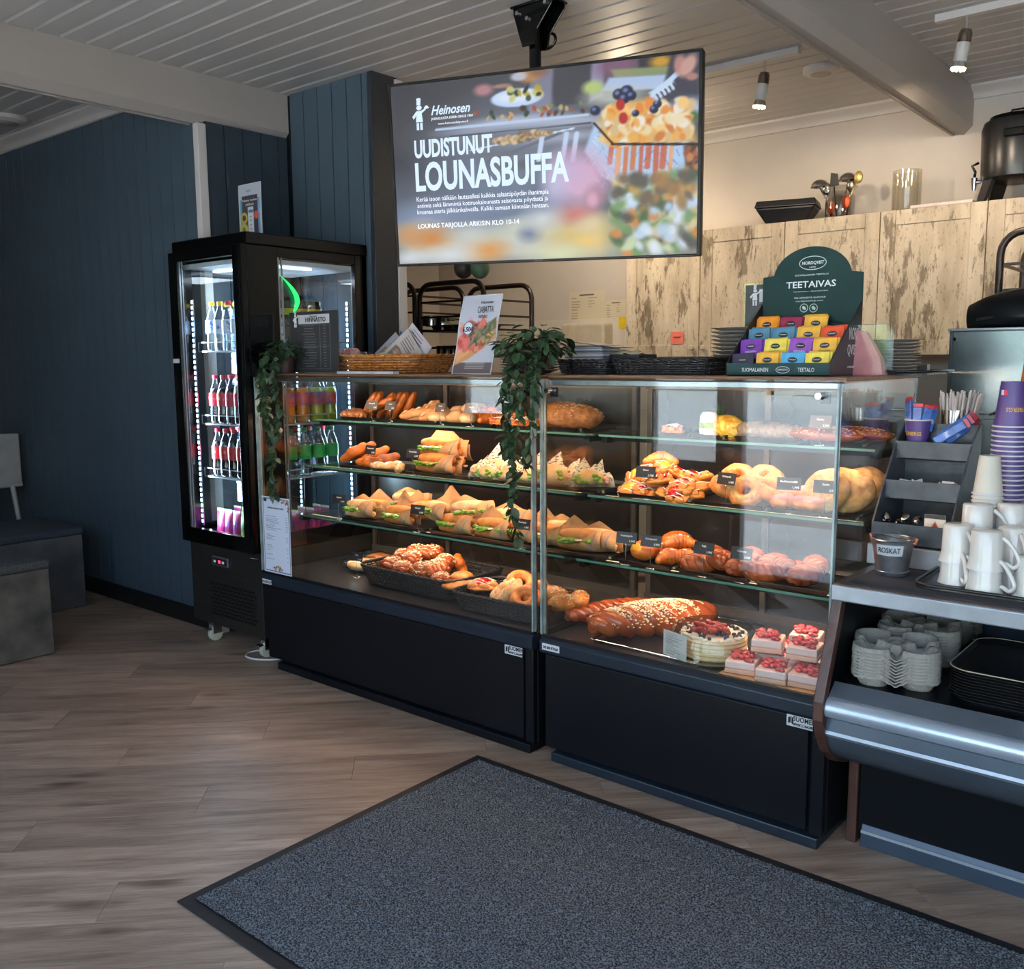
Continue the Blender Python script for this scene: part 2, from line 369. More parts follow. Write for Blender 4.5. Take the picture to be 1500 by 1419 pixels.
struct('trim_2', MB().box(-4.236, -4.193, 2.652, 2.70, 0, 2.556), m_white, bevel=.004, label='white corner strip at the end of the left wall', cat='trim')
struct('baseboard_left', MB().box(XL, -4.2, 2.655, 2.675, 0, .088), m_black_trim, bevel=.003, label='black baseboard under the left blue wall')
def cornice(name, x0, x1, yf, label):
    p = [(yf, ZC), (yf-.075, ZC), (yf-.072, ZC-.012), (yf-.055, ZC-.022), (yf-.032, ZC-.030), (yf-.018, ZC-.045), (yf-.014, ZC-.060), (yf, ZC-.062)]
    return struct(name, MB().prism(p, x0, x1, 'x'), m_white, label=label, cat='trim', smooth=True)
cornice('trim_3', XL, -4.34, 2.675, 'white ceiling cornice above the left blue wall')
cornice('trim_4', -5.3, -1.545, YB, 'white cornice on the kitchen wall left of the beam')
cornice('trim_5', -1.405, XR, YB, 'white cornice on the kitchen wall right of the beam')
wb = struct('wall_back', MB().box(-5.4, XR, YB, YB+.12, -.06, ZC+.05), m_wallw, label='warm white kitchen back wall')
tile = MB().box(0, .346, -.006, 0, 0, .206).mesh('tile', mat('white_wall_tile', H('d9d2c6'), .2, var=.02))
for i in range(6):
    for j in range(3):
        obj('tile', tile, None, wb, loc=(-5.3+i*.35, YB, 1.06+j*.21), bevel=.002, seg=1)
struct('wall_kitchen_left', MB().box(-5.42, -5.3, 3.37, YB, -.06, ZC+.05), m_wallw, label='kitchen side wall at the left')
struct('wall_right', MB().box(XR, XR+.12, YN, YB, -.06, ZC+.05), m_room, label='wall at the right, out of view')
struct('wall_far_left', MB().box(XL-.12, XL, YN, 2.7, -.06, ZC+.05), m_room, label='far left wall, out of view')
# window wall behind the viewpoint, seen only in reflections
nb = MB(); xs = sorted([XL, XR]+[w[0] for w in WINS]+[w[1] for w in WINS])
for i in range(len(xs)-1):
    w = [q for q in WINS if abs(q[0]-xs[i]) < 1e-6]
    if w: q = w[0]; nb.box(q[0], q[1], YN-.15, YN, -.06, q[2]); nb.box(q[0], q[1], YN-.15, YN, q[3], ZC+.05)
    else: nb.box(xs[i], xs[i+1], YN-.15, YN, -.06, ZC+.05)
struct('wall_front', nb, m_room, label='window wall facing the counter, seen only in reflections')
m_pane = glass_mat('window_glass')
for i, q in enumerate(WINS):
    f = MB(); t = .05
    f.box(q[0], q[0]+t, YN-.1, YN-.04, q[2], q[3]).box(q[1]-t, q[1], YN-.1, YN-.04, q[2], q[3]).box(q[0], q[1], YN-.1, YN-.04, q[2], q[2]+t).box(q[0], q[1], YN-.1, YN-.04, q[3]-t, q[3])
    n = max(1, round((q[1]-q[0])/1.1))
    for k in range(1, n): x = q[0]+(q[1]-q[0])*k/n; f.box(x-.03, x+.03, YN-.1, YN-.04, q[2], q[3])
    w = struct('door_1' if i == 2 else 'window_%d' % (i+1 if i < 2 else 3), f, m_white, label=['wide white framed window left of the entrance, seen in reflections', 'narrow white framed window beside the entrance door', 'glazed white entrance door in the wall facing the counter', 'wide white framed window behind the viewpoint'][i], cat='door' if i == 2 else 'window')
    obj('pane', MB().box(q[0]+t, q[1]-t, YN-.075, YN-.069, q[2]+t, q[3]-t), m_pane, w)
struct('ground_outside', MB().box(-60, 30, -2.6, YN-.15, -.10, -.02), m_outpave, label='pale paving strip outside the entrance', cat='ground')
struct('ground_asphalt', MB().box(-60, 30, -9, -2.6, -.12, -.04), mat('asphalt', (.17, .17, .18), .9, var=.2), label='dark asphalt strip beyond the paving', cat='ground')
struct('ground_yard', MB().box(-60, 30, -60, -9, -.12, -.05), m_outpave, label='pale sunlit yard before the trees', cat='ground')
m_leafout = mat('hedge_leaves', (.10, .22, .05), .8, var=.5, vscale=1.5)
for k in range(9):
    x = -44+k*4.6; hb = MB(); rg = random.Random(k)
    for q in range(7): hb.ell((rg.uniform(-1.2, 1.2), rg.uniform(-.8, .8), 1.9+rg.uniform(0, 2.6)), (1.3, 1.1, 1.2), 12, 8, fn=lambda d, s=rg.random()*9: 1+.12*math.sin(9*d.x+s)*math.sin(8*d.z+s))
    t = thing('garden_tree', 'leafy tree outside the windows, %s in the row' % ordw(k+1), 'tree', (x, -31-(k % 3)*3.2, -.05), group='trees outside the windows')
    obj('crown', hb, m_leafout, t, smooth='all'); obj('trunk', MB().cyl((0, 0, 0), (0, 0, 2.2), .16, .12), mat('tree_bark', (.12, .08, .05), .9), t)
# ================================================================== display cases
m_blk = mat('black_case_steel', H('0e1015'), .42, var=.1, vscale=6, bump=.02, bscale=400, spec=.22)
m_ledge = mat('dark_blue_ledge_steel', H('1d2834'), .35, metal=.2, var=.1, vscale=5)
m_ledge2 = mat('black_well_rim', H('0b0d10'), .35)
m_alu = mat('brushed_aluminium', H('a7acb2'), .3, metal=.9, var=.08, vscale=30)
m_chrome = mat('chrome', (.8, .8, .82), .12, metal=1, var=.05)
m_glass = glass_mat('case_front_glass', boost=1.25)
m_shglass = glass_mat('shelf_glass', tint=(.90, .96, .93))
m_edge = mat('green_glass_edge', H('4f7a6c'), .15, var=.2, vscale=8)
m_edge_clear = mat('pale_glass_edge', H('9fb3b4'), .12, var=.3, vscale=14, alpha=.75)
m_topwood = mat('brown_top_board', H('8a5f45'), .45, var=.25, vscale=5, stretch=(1, 8, 8))
m_back = mat('tinted_case_back', H('26221f'), .18, var=.3, vscale=3)
m_backfr = mat('case_back_frame', H('5b554f'), .35, metal=.5)
m_led = mat('warm_led_strip', (1, .8, .55), .4, emit=(1, .72, .42), estr=3)
m_sticker = mat('white_sticker', H('c9ccd0'), .4, var=.03)
m_ink = mat('black_ink', H('15161a'), .5)
m_whiteink = mat('white_ink', H('e8eaec'), .5, var=.02)
YF = 2.49; YK = 3.20; ZT = 1.337
SH = [(1.130, 2.83), (.915, 2.76), (.690, 2.69)]
DECK = .440
def display_case(name, label, x0, x1, led):
    t = thing(name, label, 'display case', (x0, YF, 0), group=None); w = x1-x0; d = YK-YF
    obj('kick_plate', MB().box(.10 if led == 1 else .05, w-.012, 0, .30, 0, .034), m_ledge if led > 1 else m_blk, t, bevel=.004)
    body = obj('lower_body', MB().box(0, w, .035, d, .034, .385), m_blk, t, bevel=.003)
    obj('front_panel', MB().box(.012, w-.055, .018, .036, .040, .378), m_blk, body, bevel=.003)
    obj('end_post', MB().box(w-.042, w-.004, .012, .036, .036, .448), m_blk, body, bevel=.003)
    obj('ledge', MB().prism([(0, .392), (0, .428), (.010, .440), (.035, .440), (.035, .385), (.006, .385)], 0, w, 'x'), m_ledge, t, bevel=.002)
    obj('well_rim', MB().prism([(.008, .440), (.008, .452), (.020, .452), (.020, .440)], .002, w-.002, 'x'), m_ledge2, t)
    obj('deck', MB().box(.006, w-.006, .030, d-.02, .400, DECK), mat('case_deck_steel', H('22262c'), .3, metal=.1, var=.25, vscale=4, stretch=(1, 12, 1)), t)
    fg = obj('front_glass', MB().box(.004, w-.004, .012, .018, .452, ZT-.004), m_glass, t)
    obj('glass_edge', MB().box(.000, .006, .006, .018, .452, ZT-.004), m_edge_clear, fg)
    obj('glass_edge', MB().box(w-.006, w, .006, .018, .452, ZT-.004), m_edge_clear, fg)
    for sx, a in (('l', .002), ('r', w-.008)):
        e = obj('end_glass', MB().box(a, a+.006, .020, d-.03, .446, ZT-.004), m_glass, t)
        obj('glass_edge', MB().box(a-.001, a+.007, .018, .026, .450, ZT-.004), m_edge_clear, e)
        obj('corner_post', MB().box(a if sx == 'r' else a, a+.006, .030, .037, .446, ZT-.006), m_chrome, e, bevel=.001)
    top = obj('top_board', MB().box(-.001, w+.001, .05, d, ZT+.000, ZT+.012), m_topwood, t, bevel=.002)
    obj('top_glass', MB().box(-.001, w+.001, -.001, .05, ZT, ZT+.006), glass_mat('top_rim_glass', tint=(.8, .86, .86)), t)
    obj('top_rail', MB().box(.01, w-.01, .045, .075, ZT-.022, ZT-.002), m_alu, t, bevel=.003)
    obj('led_strip', MB().box(.03, w-.03, .076, .088, ZT-.016, ZT-.008), m_led, t)
    # back with sliding doors
    bk = obj('back_panel', MB().box(.005, w-.005, d-.02, d-.008, .44, ZT-.002), m_back, t)
    n = 3 if w > 1.3 else 2
    for i in range(n+1):
        x = .01+(w-.04)*i/n; obj('back_post', MB().box(x, x+.022, d-.034, d-.021, .44, ZT-.004), m_backfr, bk, bevel=.002)
    obj('back_rail', MB().box(.005, w-.005, d-.036, d-.022, .44, .47), m_backfr, bk); obj('back_rail', MB().box(.005, w-.005, d-.036, d-.022, ZT-.05, ZT-.005), m_backfr, bk)
    for z, yf in SH:
        yf -= YF
        s = obj('glass_shelf', MB().box(.014, w-.014, yf+.003, d-.05, z-.008, z), m_shglass, t)
        obj('front_edge', MB().box(.012, w-.012, yf, yf+.004, z-.008, z), m_edge, s)
        for a in (.010, w-.034):
            obj('bracket', MB().box(a, a+.024, yf+.02, d-.05, z-.034, z-.010), m_blk, s, bevel=.002)
        obj('rear_rail', MB().box(.01, w-.01, d-.075, d-.05, z-.03, z-.009), m_blk, s)
        obj('front_rail', MB().box(.03, w-.03, yf+.05, yf+.07, z-.026, z-.009), m_blk, s)
        obj('led_strip', MB().box(.04, w-.04, yf+.072, yf+.080, z-.014, z-.009), m_led, s)
    for x in (.045, w-.045):
        c = obj('glass_clamp', MB().box(x-.013, x+.013, .020, .034, ZT-.060, ZT-.028), m_blk, t, bevel=.003)
        obj('clamp_knob', MB().cyl((x-.008, .014, ZT-.038), (x-.008, -.008, ZT-.038), .011, .009, 14), m_chrome, c, smooth=True)
    return t
c1 = display_case('display_case', 'longer glass bakery display case on a black base, next to the drinks fridge', -3.594, -1.995, 1)
c2 = display_case('display_case', 'shorter glass bakery display case on a black base, next to the coffee counter', -1.962, -.940, 2)
# warm light from the LED strips of the cases
for x0, x1 in ((-3.594, -1.995), (-1.962, -.94)):
    for (z, y, e) in ((ZT-.02, YF+.085, 5.2), (SH[0][0]-.018, SH[0][1]+.08, 2.5), (SH[1][0]-.018, SH[1][1]+.08, 2.1), (SH[2][0]-.018, SH[2][1]+.08, 3.1)):
        lamp('case_led_light', 'AREA', ((x0+x1)/2, y, z), (0, .42, -1), e*(x1-x0), (1, .65, .45), shape='RECTANGLE', size=x1-x0-.1, size_y=.02)
def label_plate(parent, x, z, w, h, y, lines, m=m_sticker):
    p = obj('label_plate', MB().box(x-w/2, x+w/2, y-.001, y, z-h/2, z+h/2), m, parent, bevel=.0005)
    for s, dx, dz, size, sx in lines: text(p, s, x+dx, z+dz, size, m_ink, y=y-.0015, sx=sx, bold=.0006)
    return p
for c, w in ((c1, 1.585), (c2, 1.022)):
    p = label_plate(c, w-.085 if w > 1.3 else w-.080, .362, .082, .034, .017, [('SUOMEN', .013, .001, .020, .85), ('MYYMÄLÄKALUSTE', .012, -.012, .009, .8)])
    xx = w-.085 if w > 1.3 else w-.080
    obj('logo_mark', MB().prism([(xx-.036, .352), (xx-.028, .356), (xx-.028, .374), (xx-.036, .370)], .0152, .0156, 'y').prism([(xx-.026, .354), (xx-.020, .350), (xx-.020, .370), (xx-.026, .374)], .0152, .0156, 'y'), m_ink, p)
label_plate(c1, .045, .404, .068, .022, .0, [('KALUSTE OY', 0, -.005, .013, .9)]); label_plate(c2, .050, .412, .075, .024, .0, [('DE SISUSTAJA', 0, -.005, .012, .9)])
# paper menu sheet taped to the left of the case glass
ps = Paint(90, 150, (.80, .83, .90))
ps.rect(.03, .97, .02, .98, (.2, .22, .3)).rect(.045, .955, .028, .972, (.80, .83, .90))
g = random.Random(3)
for k in range(9): v = .74-k*.022; ps.rect(.12, .12+g.uniform(.3, .6), v, v+.006, (.42, .44, .5)); ps.rect(.84, .92, v, v+.006, (.45, .46, .5))
for v in (.50, .48, .46, .44, .36, .335, .30, .24, .18): ps.rect(.12, .12+g.uniform(.1, .3), v, v+.006, (.42, .44, .5)); ps.rect(.84, .90, v-.01, v-.004, (.45, .46, .5))
for (u, v) in ((.72, .94), (.78, .95), (.86, .93), (.93, .93), (.95, .88), (.93, .84), (.90, .95), (.35, .07), (.43, .08), (.5, .09), (.57, .08), (.63, .06), (.4, .05), (.55, .05)):
    ps.ell(u+.02, v, .035, .012, (.25, .42, .22), .3, .9, u*9).ell(u, v, .022, .012, g.choice([(.8, .15, .12), (.9, .45, .2), (.75, .1, .2)]), .2)
ps.ell(.12, .95, .06, .02, (.12, .12, .14))
mn = thing('menu_sheet', 'white paper price sheet with berry border taped inside the case glass', 'sheet', (-3.530, 2.468, .462))
pic('paper', ps.a, 0, .200, 0, .345, mn, 0); text(mn, 'Kahvilan tuotteet meiltä', .10, .292, .014, m_ink, sx=.85)
# ================================================================== drinks fridge
m_fbl = mat('glossy_black_frame', H('060708'), .14, var=.1, spec=.3)
m_fst = mat('black_stainless', H('3a3836'), .35, metal=.6, var=.12, vscale=2, bump=.02, bscale=500, stretch=(1, 1, 20))
m_fglass = glass_mat('fridge_glass', tint=(.93, .96, .97))
m_wire = mat('white_wire', H('c8d0d4'), .3, metal=.5)
m_fled = mat('cold_led_strip', (.7, .85, 1), .4, emit=(.45, .70, 1), estr=16)
FX0, FX1, FY0, FY1, FZ = -4.195, -3.600, 2.49, 3.185, 1.972
fr = thing('drinks_fridge', 'tall black glass sided drinks fridge full of bottles, on castors', 'fridge', (FX0, FY0, 0))
fw = FX1-FX0; fd = FY1-FY0
obj('lower_body', MB().box(0, fw, .01, fd, .118, .525), m_fst, fr, bevel=.004)
gp = MB()
for r in range(9):
    for c in range(11):
        x = .165+c*.034+(.017 if r % 2 else 0); z = .172+r*.019
        if x < fw-.06: gp.box(x, x+.024, .004, .0102, z, z+.008)
obj('vent_slots', gp, mat('vent_black', H('050506'), .6), fr)
cpn = obj('control_panel', MB().box(.20, .335, .002, .010, .422, .468), m_alu, fr, bevel=.003)
obj('display', MB().box(.212, .323, -.0005, .003, .431, .459), mat('panel_dark', H('1b1e26'), .3), cpn)
obj('digits', MB().box(.259, .277, -.002, 0, .437, .452), mat('red_led', (.6, .02, .05), .4, emit=(1, .05, .12), estr=1.5), cpn)
for k in range(4): obj('button', MB().box(.220+k*.010+(.05 if k > 1 else 0), .227+k*.010+(.05 if k > 1 else 0), -.002, 0, .438, .450), m_whiteink, cpn)
obj('brand_plate', MB().box(fw-.085, fw-.02, .004, .011, .470, .497), mat('plate_dark', H('1e1c1c'), .4), fr, bevel=.002)
obj('top_cap', MB().box(-.005, fw+.005, -.005, fd+.005, FZ-.055, FZ), m_fbl, fr, bevel=.006)
bf = obj('floor_of_cabinet', MB().box(.01, fw-.01, .02, fd-.01, .525, .568), m_fst, fr)
def frame_side(name, T0, w, l, r, b, tp, par):
    """picture-frame shaped black surround with a pane; local plane x-z, y thickness, placed by matrix T0"""
    z0, z1 = .527, FZ-.055; mb = MB()
    mb.box(0, l, 0, .028, z0, z1, T0).box(w-r, w, 0, .028, z0, z1, T0).box(l, w-r, 0, .028, z0, b, T0).box(l, w-r, 0, .028, tp, z1, T0)
    f = obj(name, mb, m_fbl, par, bevel=.002)
    obj('pane', MB().box(l, w-r, .010, .014, b, tp, T0), m_fglass, f)
    obj('pane_trim', MB().box(l, l+.010, .004, .012, b, tp, T0).box(l+.022, l+.030, .006, .012, b, tp, T0), m_alu, f)
    return f
door = frame_side('door', T(0, -.030, 0), fw, .075, .068, .600, 1.872, fr)
obj('handle', MB().box(fw-.030, fw-.012, -.006, .0, .60, 1.82, T(0, -.030, 0)), m_fbl, door, bevel=.005)
obj('small_sign', MB().box(.005, .058, -.033, -.031, 1.398, 1.418), m_sticker, door)
frame_side('side_panel', T(fw, 0, 0, rz=math.pi/2), fd, .165, .075, .600, 1.872, fr)
frame_side('side_panel', T(.0, fd, 0, rz=-math.pi/2), fd, .075, .075, .600, 1.872, fr)
frame_side('back_frame', T(fw, fd, 0, rz=math.pi), fw, .075, .075, .600, 1.872, fr)
inr = obj('inner_ceiling', MB().box(.03, fw-.03, .03, fd-.03, 1.845, 1.865), mat('fridge_white', H('d8e0e4'), .4), fr)
lp = obj('ceiling_lamp', MB().box(.08, fw-.08, .16, .42, 1.834, 1.844), mat('fridge_lamp', (.8, .9, 1), .4, emit=(.75, .88, 1), estr=2.2), fr)
lm = MB()
for k in range(22): lm.box(.095+k*.019, .102+k*.019, .17, .41, 1.829, 1.834)
obj('louvre', lm, m_wire, lp)
for (x, y) in ((.082, .035), (.082, fd-.055), (fw-.092, fd-.055)):
    s = obj('led_bar', MB().box(x-.006, x+.008, y, y+.006, .60, 1.70), m_alu, fr)
    dots = MB()
    for k in range(42): dots.box(x-.003, x+.005, y-.003, y, .615+k*.026, .629+k*.026)
    obj('led_dots', dots, m_fled, s)
lamp('fridge_led_light', 'AREA', (FX0+.11, FY0+.06, 1.15), (.8, .7, 0), 9, (.62, .80, 1), shape='RECTANGLE', size=.02, size_y=1.1)
lamp('fridge_led_light', 'AREA', (FX1-.11, FY1-.08, 1.15), (-.8, -.5, 0), 7, (.62, .80, 1), shape='RECTANGLE', size=.02, size_y=1.1)
lamp('fridge_ceiling_light', 'AREA', ((FX0+FX1)/2, FY0+.3, 1.825), (0, 0, -1), 4, (.8, .9, 1), shape='RECTANGLE', size=.4, size_y=.25)
FSH = [1.455, 1.105, .845]
for z in FSH:
    mb = MB(); n = 22
    for k in range(n): x = .075+(fw-.15)*k/(n-1); mb.box(x-.0015, x+.0015, .07, fd-.06, z-.003, z)
    mb.box(.07, fw-.07, .066, .071, z-.006, z).box(.07, fw-.07, fd-.065, fd-.06, z-.006, z)
    mb.box(.07, .075, .066, fd-.06, z-.006, z).box(fw-.075, fw-.07, .066, fd-.06, z-.006, z)
    s = obj('wire_shelf', mb, m_wire, fr)
    lipm = MB()
    lipm.box(.07, fw-.07, .064, .067, z+.038, z+.042).box(fw-.071, fw-.068, .066, fd-.06, z+.038, z+.042)
    for k in range(5): x = .072+(fw-.146)*k/4; lipm.box(x, x+.003, .064, .067, z, z+.042)
    for k in range(5): y = .07+(fd-.14)*k/4; lipm.box(fw-.071, fw-.068, y, y+.003, z, z+.042)
    obj('shelf_rail', lipm, m_wire, s)
for (x, y) in ((.075, .085), (fw-.085, .085), (.075, fd-.08), (fw-.085, fd-.08)):
    z0 = .118; c = obj('castor', MB().box(x-.028, x+.028, y-.034, y+.034, z0-.010, z0).box(x-.020, x-.015, y-.028, y+.020, .040, z0-.008).box(x+.015, x+.020, y-.028, y+.020, .040, z0-.008).cyl((x, y, z0-.028), (x, y, z0-.008), .020, .024, 14), m_chrome, fr, bevel=.001)
    obj('wheel', MB().cyl((x-.013, y-.005, .0375), (x+.013, y-.005, .0375), .0375, n=24), mat('castor_nylon', H('c9c8b4'), .5), c, bevel=.004, seg=2)
    obj('brake_pedal', MB().box(x-.014, x+.014, y-.062, y-.026, .062, .070), m_chrome, c, bevel=.002)
pts = [(FX0+.42, 2.62, .006), (FX0+.40, 2.55, .006), (FX0+.44, 2.50, .006), (FX0+.52, 2.505, .006), (FX0+.60, 2.57, .006), (FX0+.64, 2.70, .006)]
def smooth_pts(p, n=6):
    p = [Vector(q) for q in p]; out = []
    for i in range(len(p)-1):
        a = p[max(i-1, 0)]; b = p[i]; c = p[i+1]; d = p[min(i+2, len(p)-1)]
        for k in range(n):
            t = k/n; out.append(.5*((2*b)+(c-a)*t+(2*a-5*b+4*c-d)*t*t+(3*b-a-3*c+d)*t**3))
    return out+[p[-1]]
tag(obj('power_cord', MB().tube(smooth_pts(pts), .0045, 8), mat('white_cord', H('cfd2d4'), .5), None, smooth=True), 'white power cord looping on the floor under the drinks fridge', 'cord')
# green crescent reflection painted as a glowing shape on the black side border
tag(obj('green_reflection_shape', MB().surf(lambda u, v: (FX1+.0025, FY0+.165+.10*math.sin(2.6*u)+(v-.5)*.030*math.sin(math.pi*u), 1.80-.20*u), 16, 3), mat('green_reflection_glow', (.03, .75, .18), .4, emit=(.03, .9, .2), estr=.7), None), 'painted glowing green crescent sticker on the fridge side glass', 'reflection')
# ------------------------------------------------------------------ bottles
m_pet = glass_mat('clear_bottle_plastic', tint=(.86, .90, .93), boost=2.2)
def bottle_proto(kind, cap, lab, liq, h=.235, r=.033):
    t = thing('bottle', 'x', 'bottle', (0, 0, -5))
    k = h/.235
    pr = [(0, 0), (r*.85, 0), (r, .008*k), (r, .05*k), (r*.93, .075*k), (r, .10*k), (r, .145*k), (r*.80, .175*k), (r*.45, .200*k), (.012, .212*k), (.012, .222*k)]
    obj('body', MB().lathe(pr, 14), m_pet, t, smooth='all')
    if liq: obj('drink', MB().lathe([(0, .003), (r*.8, .003), (r*.93, .010*k), (r*.93, .05*k), (r*.87, .075*k), (r*.93, .10*k), (r*.93, .14*k), (r*.74, .170*k), (0, .171*k)], 14), liq, t, smooth='all')
    if lab: obj('label_band', MB().lathe([(r*1.01, .085*k), (r*1.02, .100*k), (r*1.02, .140*k), (r*1.0, .148*k)], 14), lab, t, smooth='all')
    obj('cap', MB().lathe([(0, h), (.0135, h-.001), (.0145, h-.004), (.0145, .216*k), (.0125, .216*k)], 12), cap, t, smooth=True)
    return t
m_capy = mat('yellow_cap', H('f0c419'), .4); m_capr = mat('red_cap', H('c0162a'), .4); m_capb = mat('blue_cap', H('1b3fa0'), .4); m_capg = mat('green_cap', H('1d7a3c'), .4)
m_cola = mat('cola_drink', H('1c0c08'), .1); m_labr = mat('red_label', H('b01020'), .45, var=.35, vscale=40, col2=H('e8d8d8'), lo=.30, hi=.42)
m_orange = mat('orange_soda', H('f09018'), .15, sss=.1); m_labo = mat('orange_label', H('e06020'), .45, col2=H('2a55b0'), vscale=30)
m_yel = mat('yellow_soda', H('b8c828'), .15); m_labg = mat('green_label', H('159048'), .45, var=.2, vscale=30, col2=H('d0e8d8'), lo=.28, hi=.36)
m_labw = mat('white_blue_label', H('d4e0f0'), .45, col2=H('2050b0'), vscale=35, lo=.40, hi=.5)
BK = {
 'water_yellow': (bottle_proto('w', m_capy, m_labw, None), 'clear yellow-capped water bottle'),
 'water_red': (bottle_proto('w', m_capr, m_labw, None), 'clear red-capped water bottle'),
 'water_blue': (bottle_proto('w', m_capb, m_labw, None), 'clear blue-capped water bottle'),
 'cola': (bottle_proto('c', m_capr, m_labr, m_cola), 'dark cola bottle with red label'),
 'orange': (bottle_proto('o', m_capr, m_labo, m_orange), 'orange soda bottle'),
 'yellow': (bottle_proto('y', m_capy, m_labo, m_yel), 'yellow green soda bottle'),
 'lime': (bottle_proto('l', m_capg, m_labg, None), 'clear lemon soda bottle with green label')}
SHN = {1.455: 'top', 1.105: 'second', .845: 'third', .568: 'bottom'}
_first = set()
ORD = ['', 'first', 'second', 'third', 'fourth', 'fifth', 'sixth', 'seventh', 'eighth', 'ninth', 'tenth', 'eleventh', 'twelfth']
def put_bottle(kind, x, y, z, sh, ci, ri):
    pr, lb = BK[kind]; lab = '%s, %s shelf, %s column, %s row' % (lb, sh, ORD[ci], ORD[ri]); grp = '%s on the %s fridge shelf' % (kind.replace('_', ' ')+' bottles', SHN[z])
    if kind not in _first: _first.add(kind); o = pr; o.location = (x, y, z); o['label'] = lab; o['group'] = grp
    else: o = dup(pr, (x, y, z), rz=random.uniform(0, 6), label=lab, group=grp)
colx = ['left', 'second from left', 'middle', 'second from right', 'right']; rowy = ['front', 'second', 'middle', 'fourth', 'back']
for si, z in enumerate(FSH):
    for i in range(6 if True else 0):
        for j in range(6):
            x = FX0+.125+i*.070; y = FY0+.115+j*.085
            if i < 4 and j > 3: continue           # only rows the glass lets one see
            if si == 0: kind = ['water_yellow', 'water_yellow', 'water_red', 'water_blue', 'water_blue', 'water_blue'][i] if j < 3 else None
            elif si == 1: kind = 'cola' if i < 5 else ('orange' if j < 4 else 'yellow')
            else: kind = 'cola' if i < 5 else 'lime'
            if si == 0 and (j > 2 or i == 5): kind = None
            if kind is None: continue
            put_bottle(kind, x, y, z, SHN[z], i+1, j+1)
# jars and small bottles at the back of the top shelf
m_jar = mat('dark_jar', H('2a241c'), .15); m_jlab = mat('yellow_jar_label', H('d8b020'), .4)
for k in range(4):
    t = thing('jar', 'small dark jar high in the fridge, %s from the front' % (['first', 'second', 'third', 'fourth'][k]), 'jar', (FX1-.115, FY0+.20+k*.085, 1.457+.15), group='jars standing high in the fridge')
    obj('glass_body', MB().lathe([(0, 0), (.032, 0), (.035, .006), (.035, .055), (.028, .066)], 16), m_jar, t, smooth=True)
    obj('lid', MB().lathe([(.030, .064), (.031, .082), (0, .083)], 16), m_fbl, t, smooth=True)
    obj('paper_label', MB().lathe([(.0355, .015), (.0355, .045)], 16), m_jlab, t, smooth=True)
o = obj('riser', MB().box(0, .16, 0, .40, 0, .006).box(0, .006, 0, .40, -.149, 0).box(.154, .16, 0, .40, -.149, 0), m_fglass, None, loc=(FX1-.20, FY0+.15, 1.607-.0065)); o.location.z = 1.6065-.006
tag(o, 'clear riser carrying the dark jars in the fridge', 'riser')
# juice pouches standing on the bottom of the fridge
m_pouch = [mat('lime_pouch', H('a8c828'), .35, col2=H('2c7a30'), vscale=30), mat('pink_pouch', H('d83858'), .35, col2=H('40309a'), vscale=30), mat('white_pouch', H('e0e6e0'), .35, col2=H('a0c040'), vscale=25)]
pm = MB(); pm.surf(lambda u, v: (.032*math.cos(2*math.pi*u), .018*math.sin(2*math.pi*u)*(1-v)**.5+.0, .105*v), 12, 6, wu=True)
pmesh = [pm.mesh('pouch_body', m) for m in m_pouch]
for i in range(6):
    for j in range(5):
        if i < 4 and j > 2: continue
        k = (1 if i < 3 else 0) if j == 0 else random.choice([0, 2, 1])
        o = obj('juice_carton', pmesh[k], None, None, loc=(FX0+.13+i*.068, FY0+.11+j*.095, .569))
        tag(o, '%s drink carton at the fridge bottom, %s column, %s row' % (['lime green', 'pink and purple', 'white and green'][k], ORD[i+1], ORD[j+1]), 'carton', 'drink cartons at the bottom of the fridge')
        obj('seam', MB().box(-.03, .03, -.001, .001, .100, .112), m_pouch[2], o)
# HINNASTO price board in front of the fridge side
def price_board(name, label, loc, rz, w=.27, h=.30, full=True):
    t = thing(name, label, 'price board', loc, rz); hh = h
    obj('holder', MB().box(-w/2-.006, w/2+.006, .001, .004, -.004, hh+.006).box(-w/2-.006, w/2+.006, -.03, .05, -.004, .0), glass_mat('clear_acrylic', boost=1.6), t)
    pb = Paint(120, 150, (.17, .17, .18)); g = random.Random(5)
    pb.rect(.19, .83, .80, .95, (.80, .80, .81))
    for k in range(17):
        v = .76-k*.044; pb.rect(.26+g.uniform(0, .06), .56-g.uniform(0, .06), v, v+.010, (.50, .50, .50), .8); pb.rect(.69, .75, v, v+.010, (.50, .50, .50), .8)
    for u in (.18, .63, .83): pb.rect(u-.003, u+.003, .05, .79, (.42, .42, .42))
    for v in (.785, .43, .06): pb.rect(.18, .83, v-.002, v+.002, (.42, .42, .42))
    p = pic('printed_sheet', pb.a, -w/2, w/2, 0, hh, t, 0)
    text(t, 'HINNASTO', -w/2+w*.55, hh*.83, .028, m_ink, sx=1.0, bold=.0006); text(t, 'Heinosen', -w/2+w*.50, hh*.905, .014, m_ink, shear=.3)
    baker(t, -w/2+w*.13, hh*.865, .042, m_whiteink)
    return t
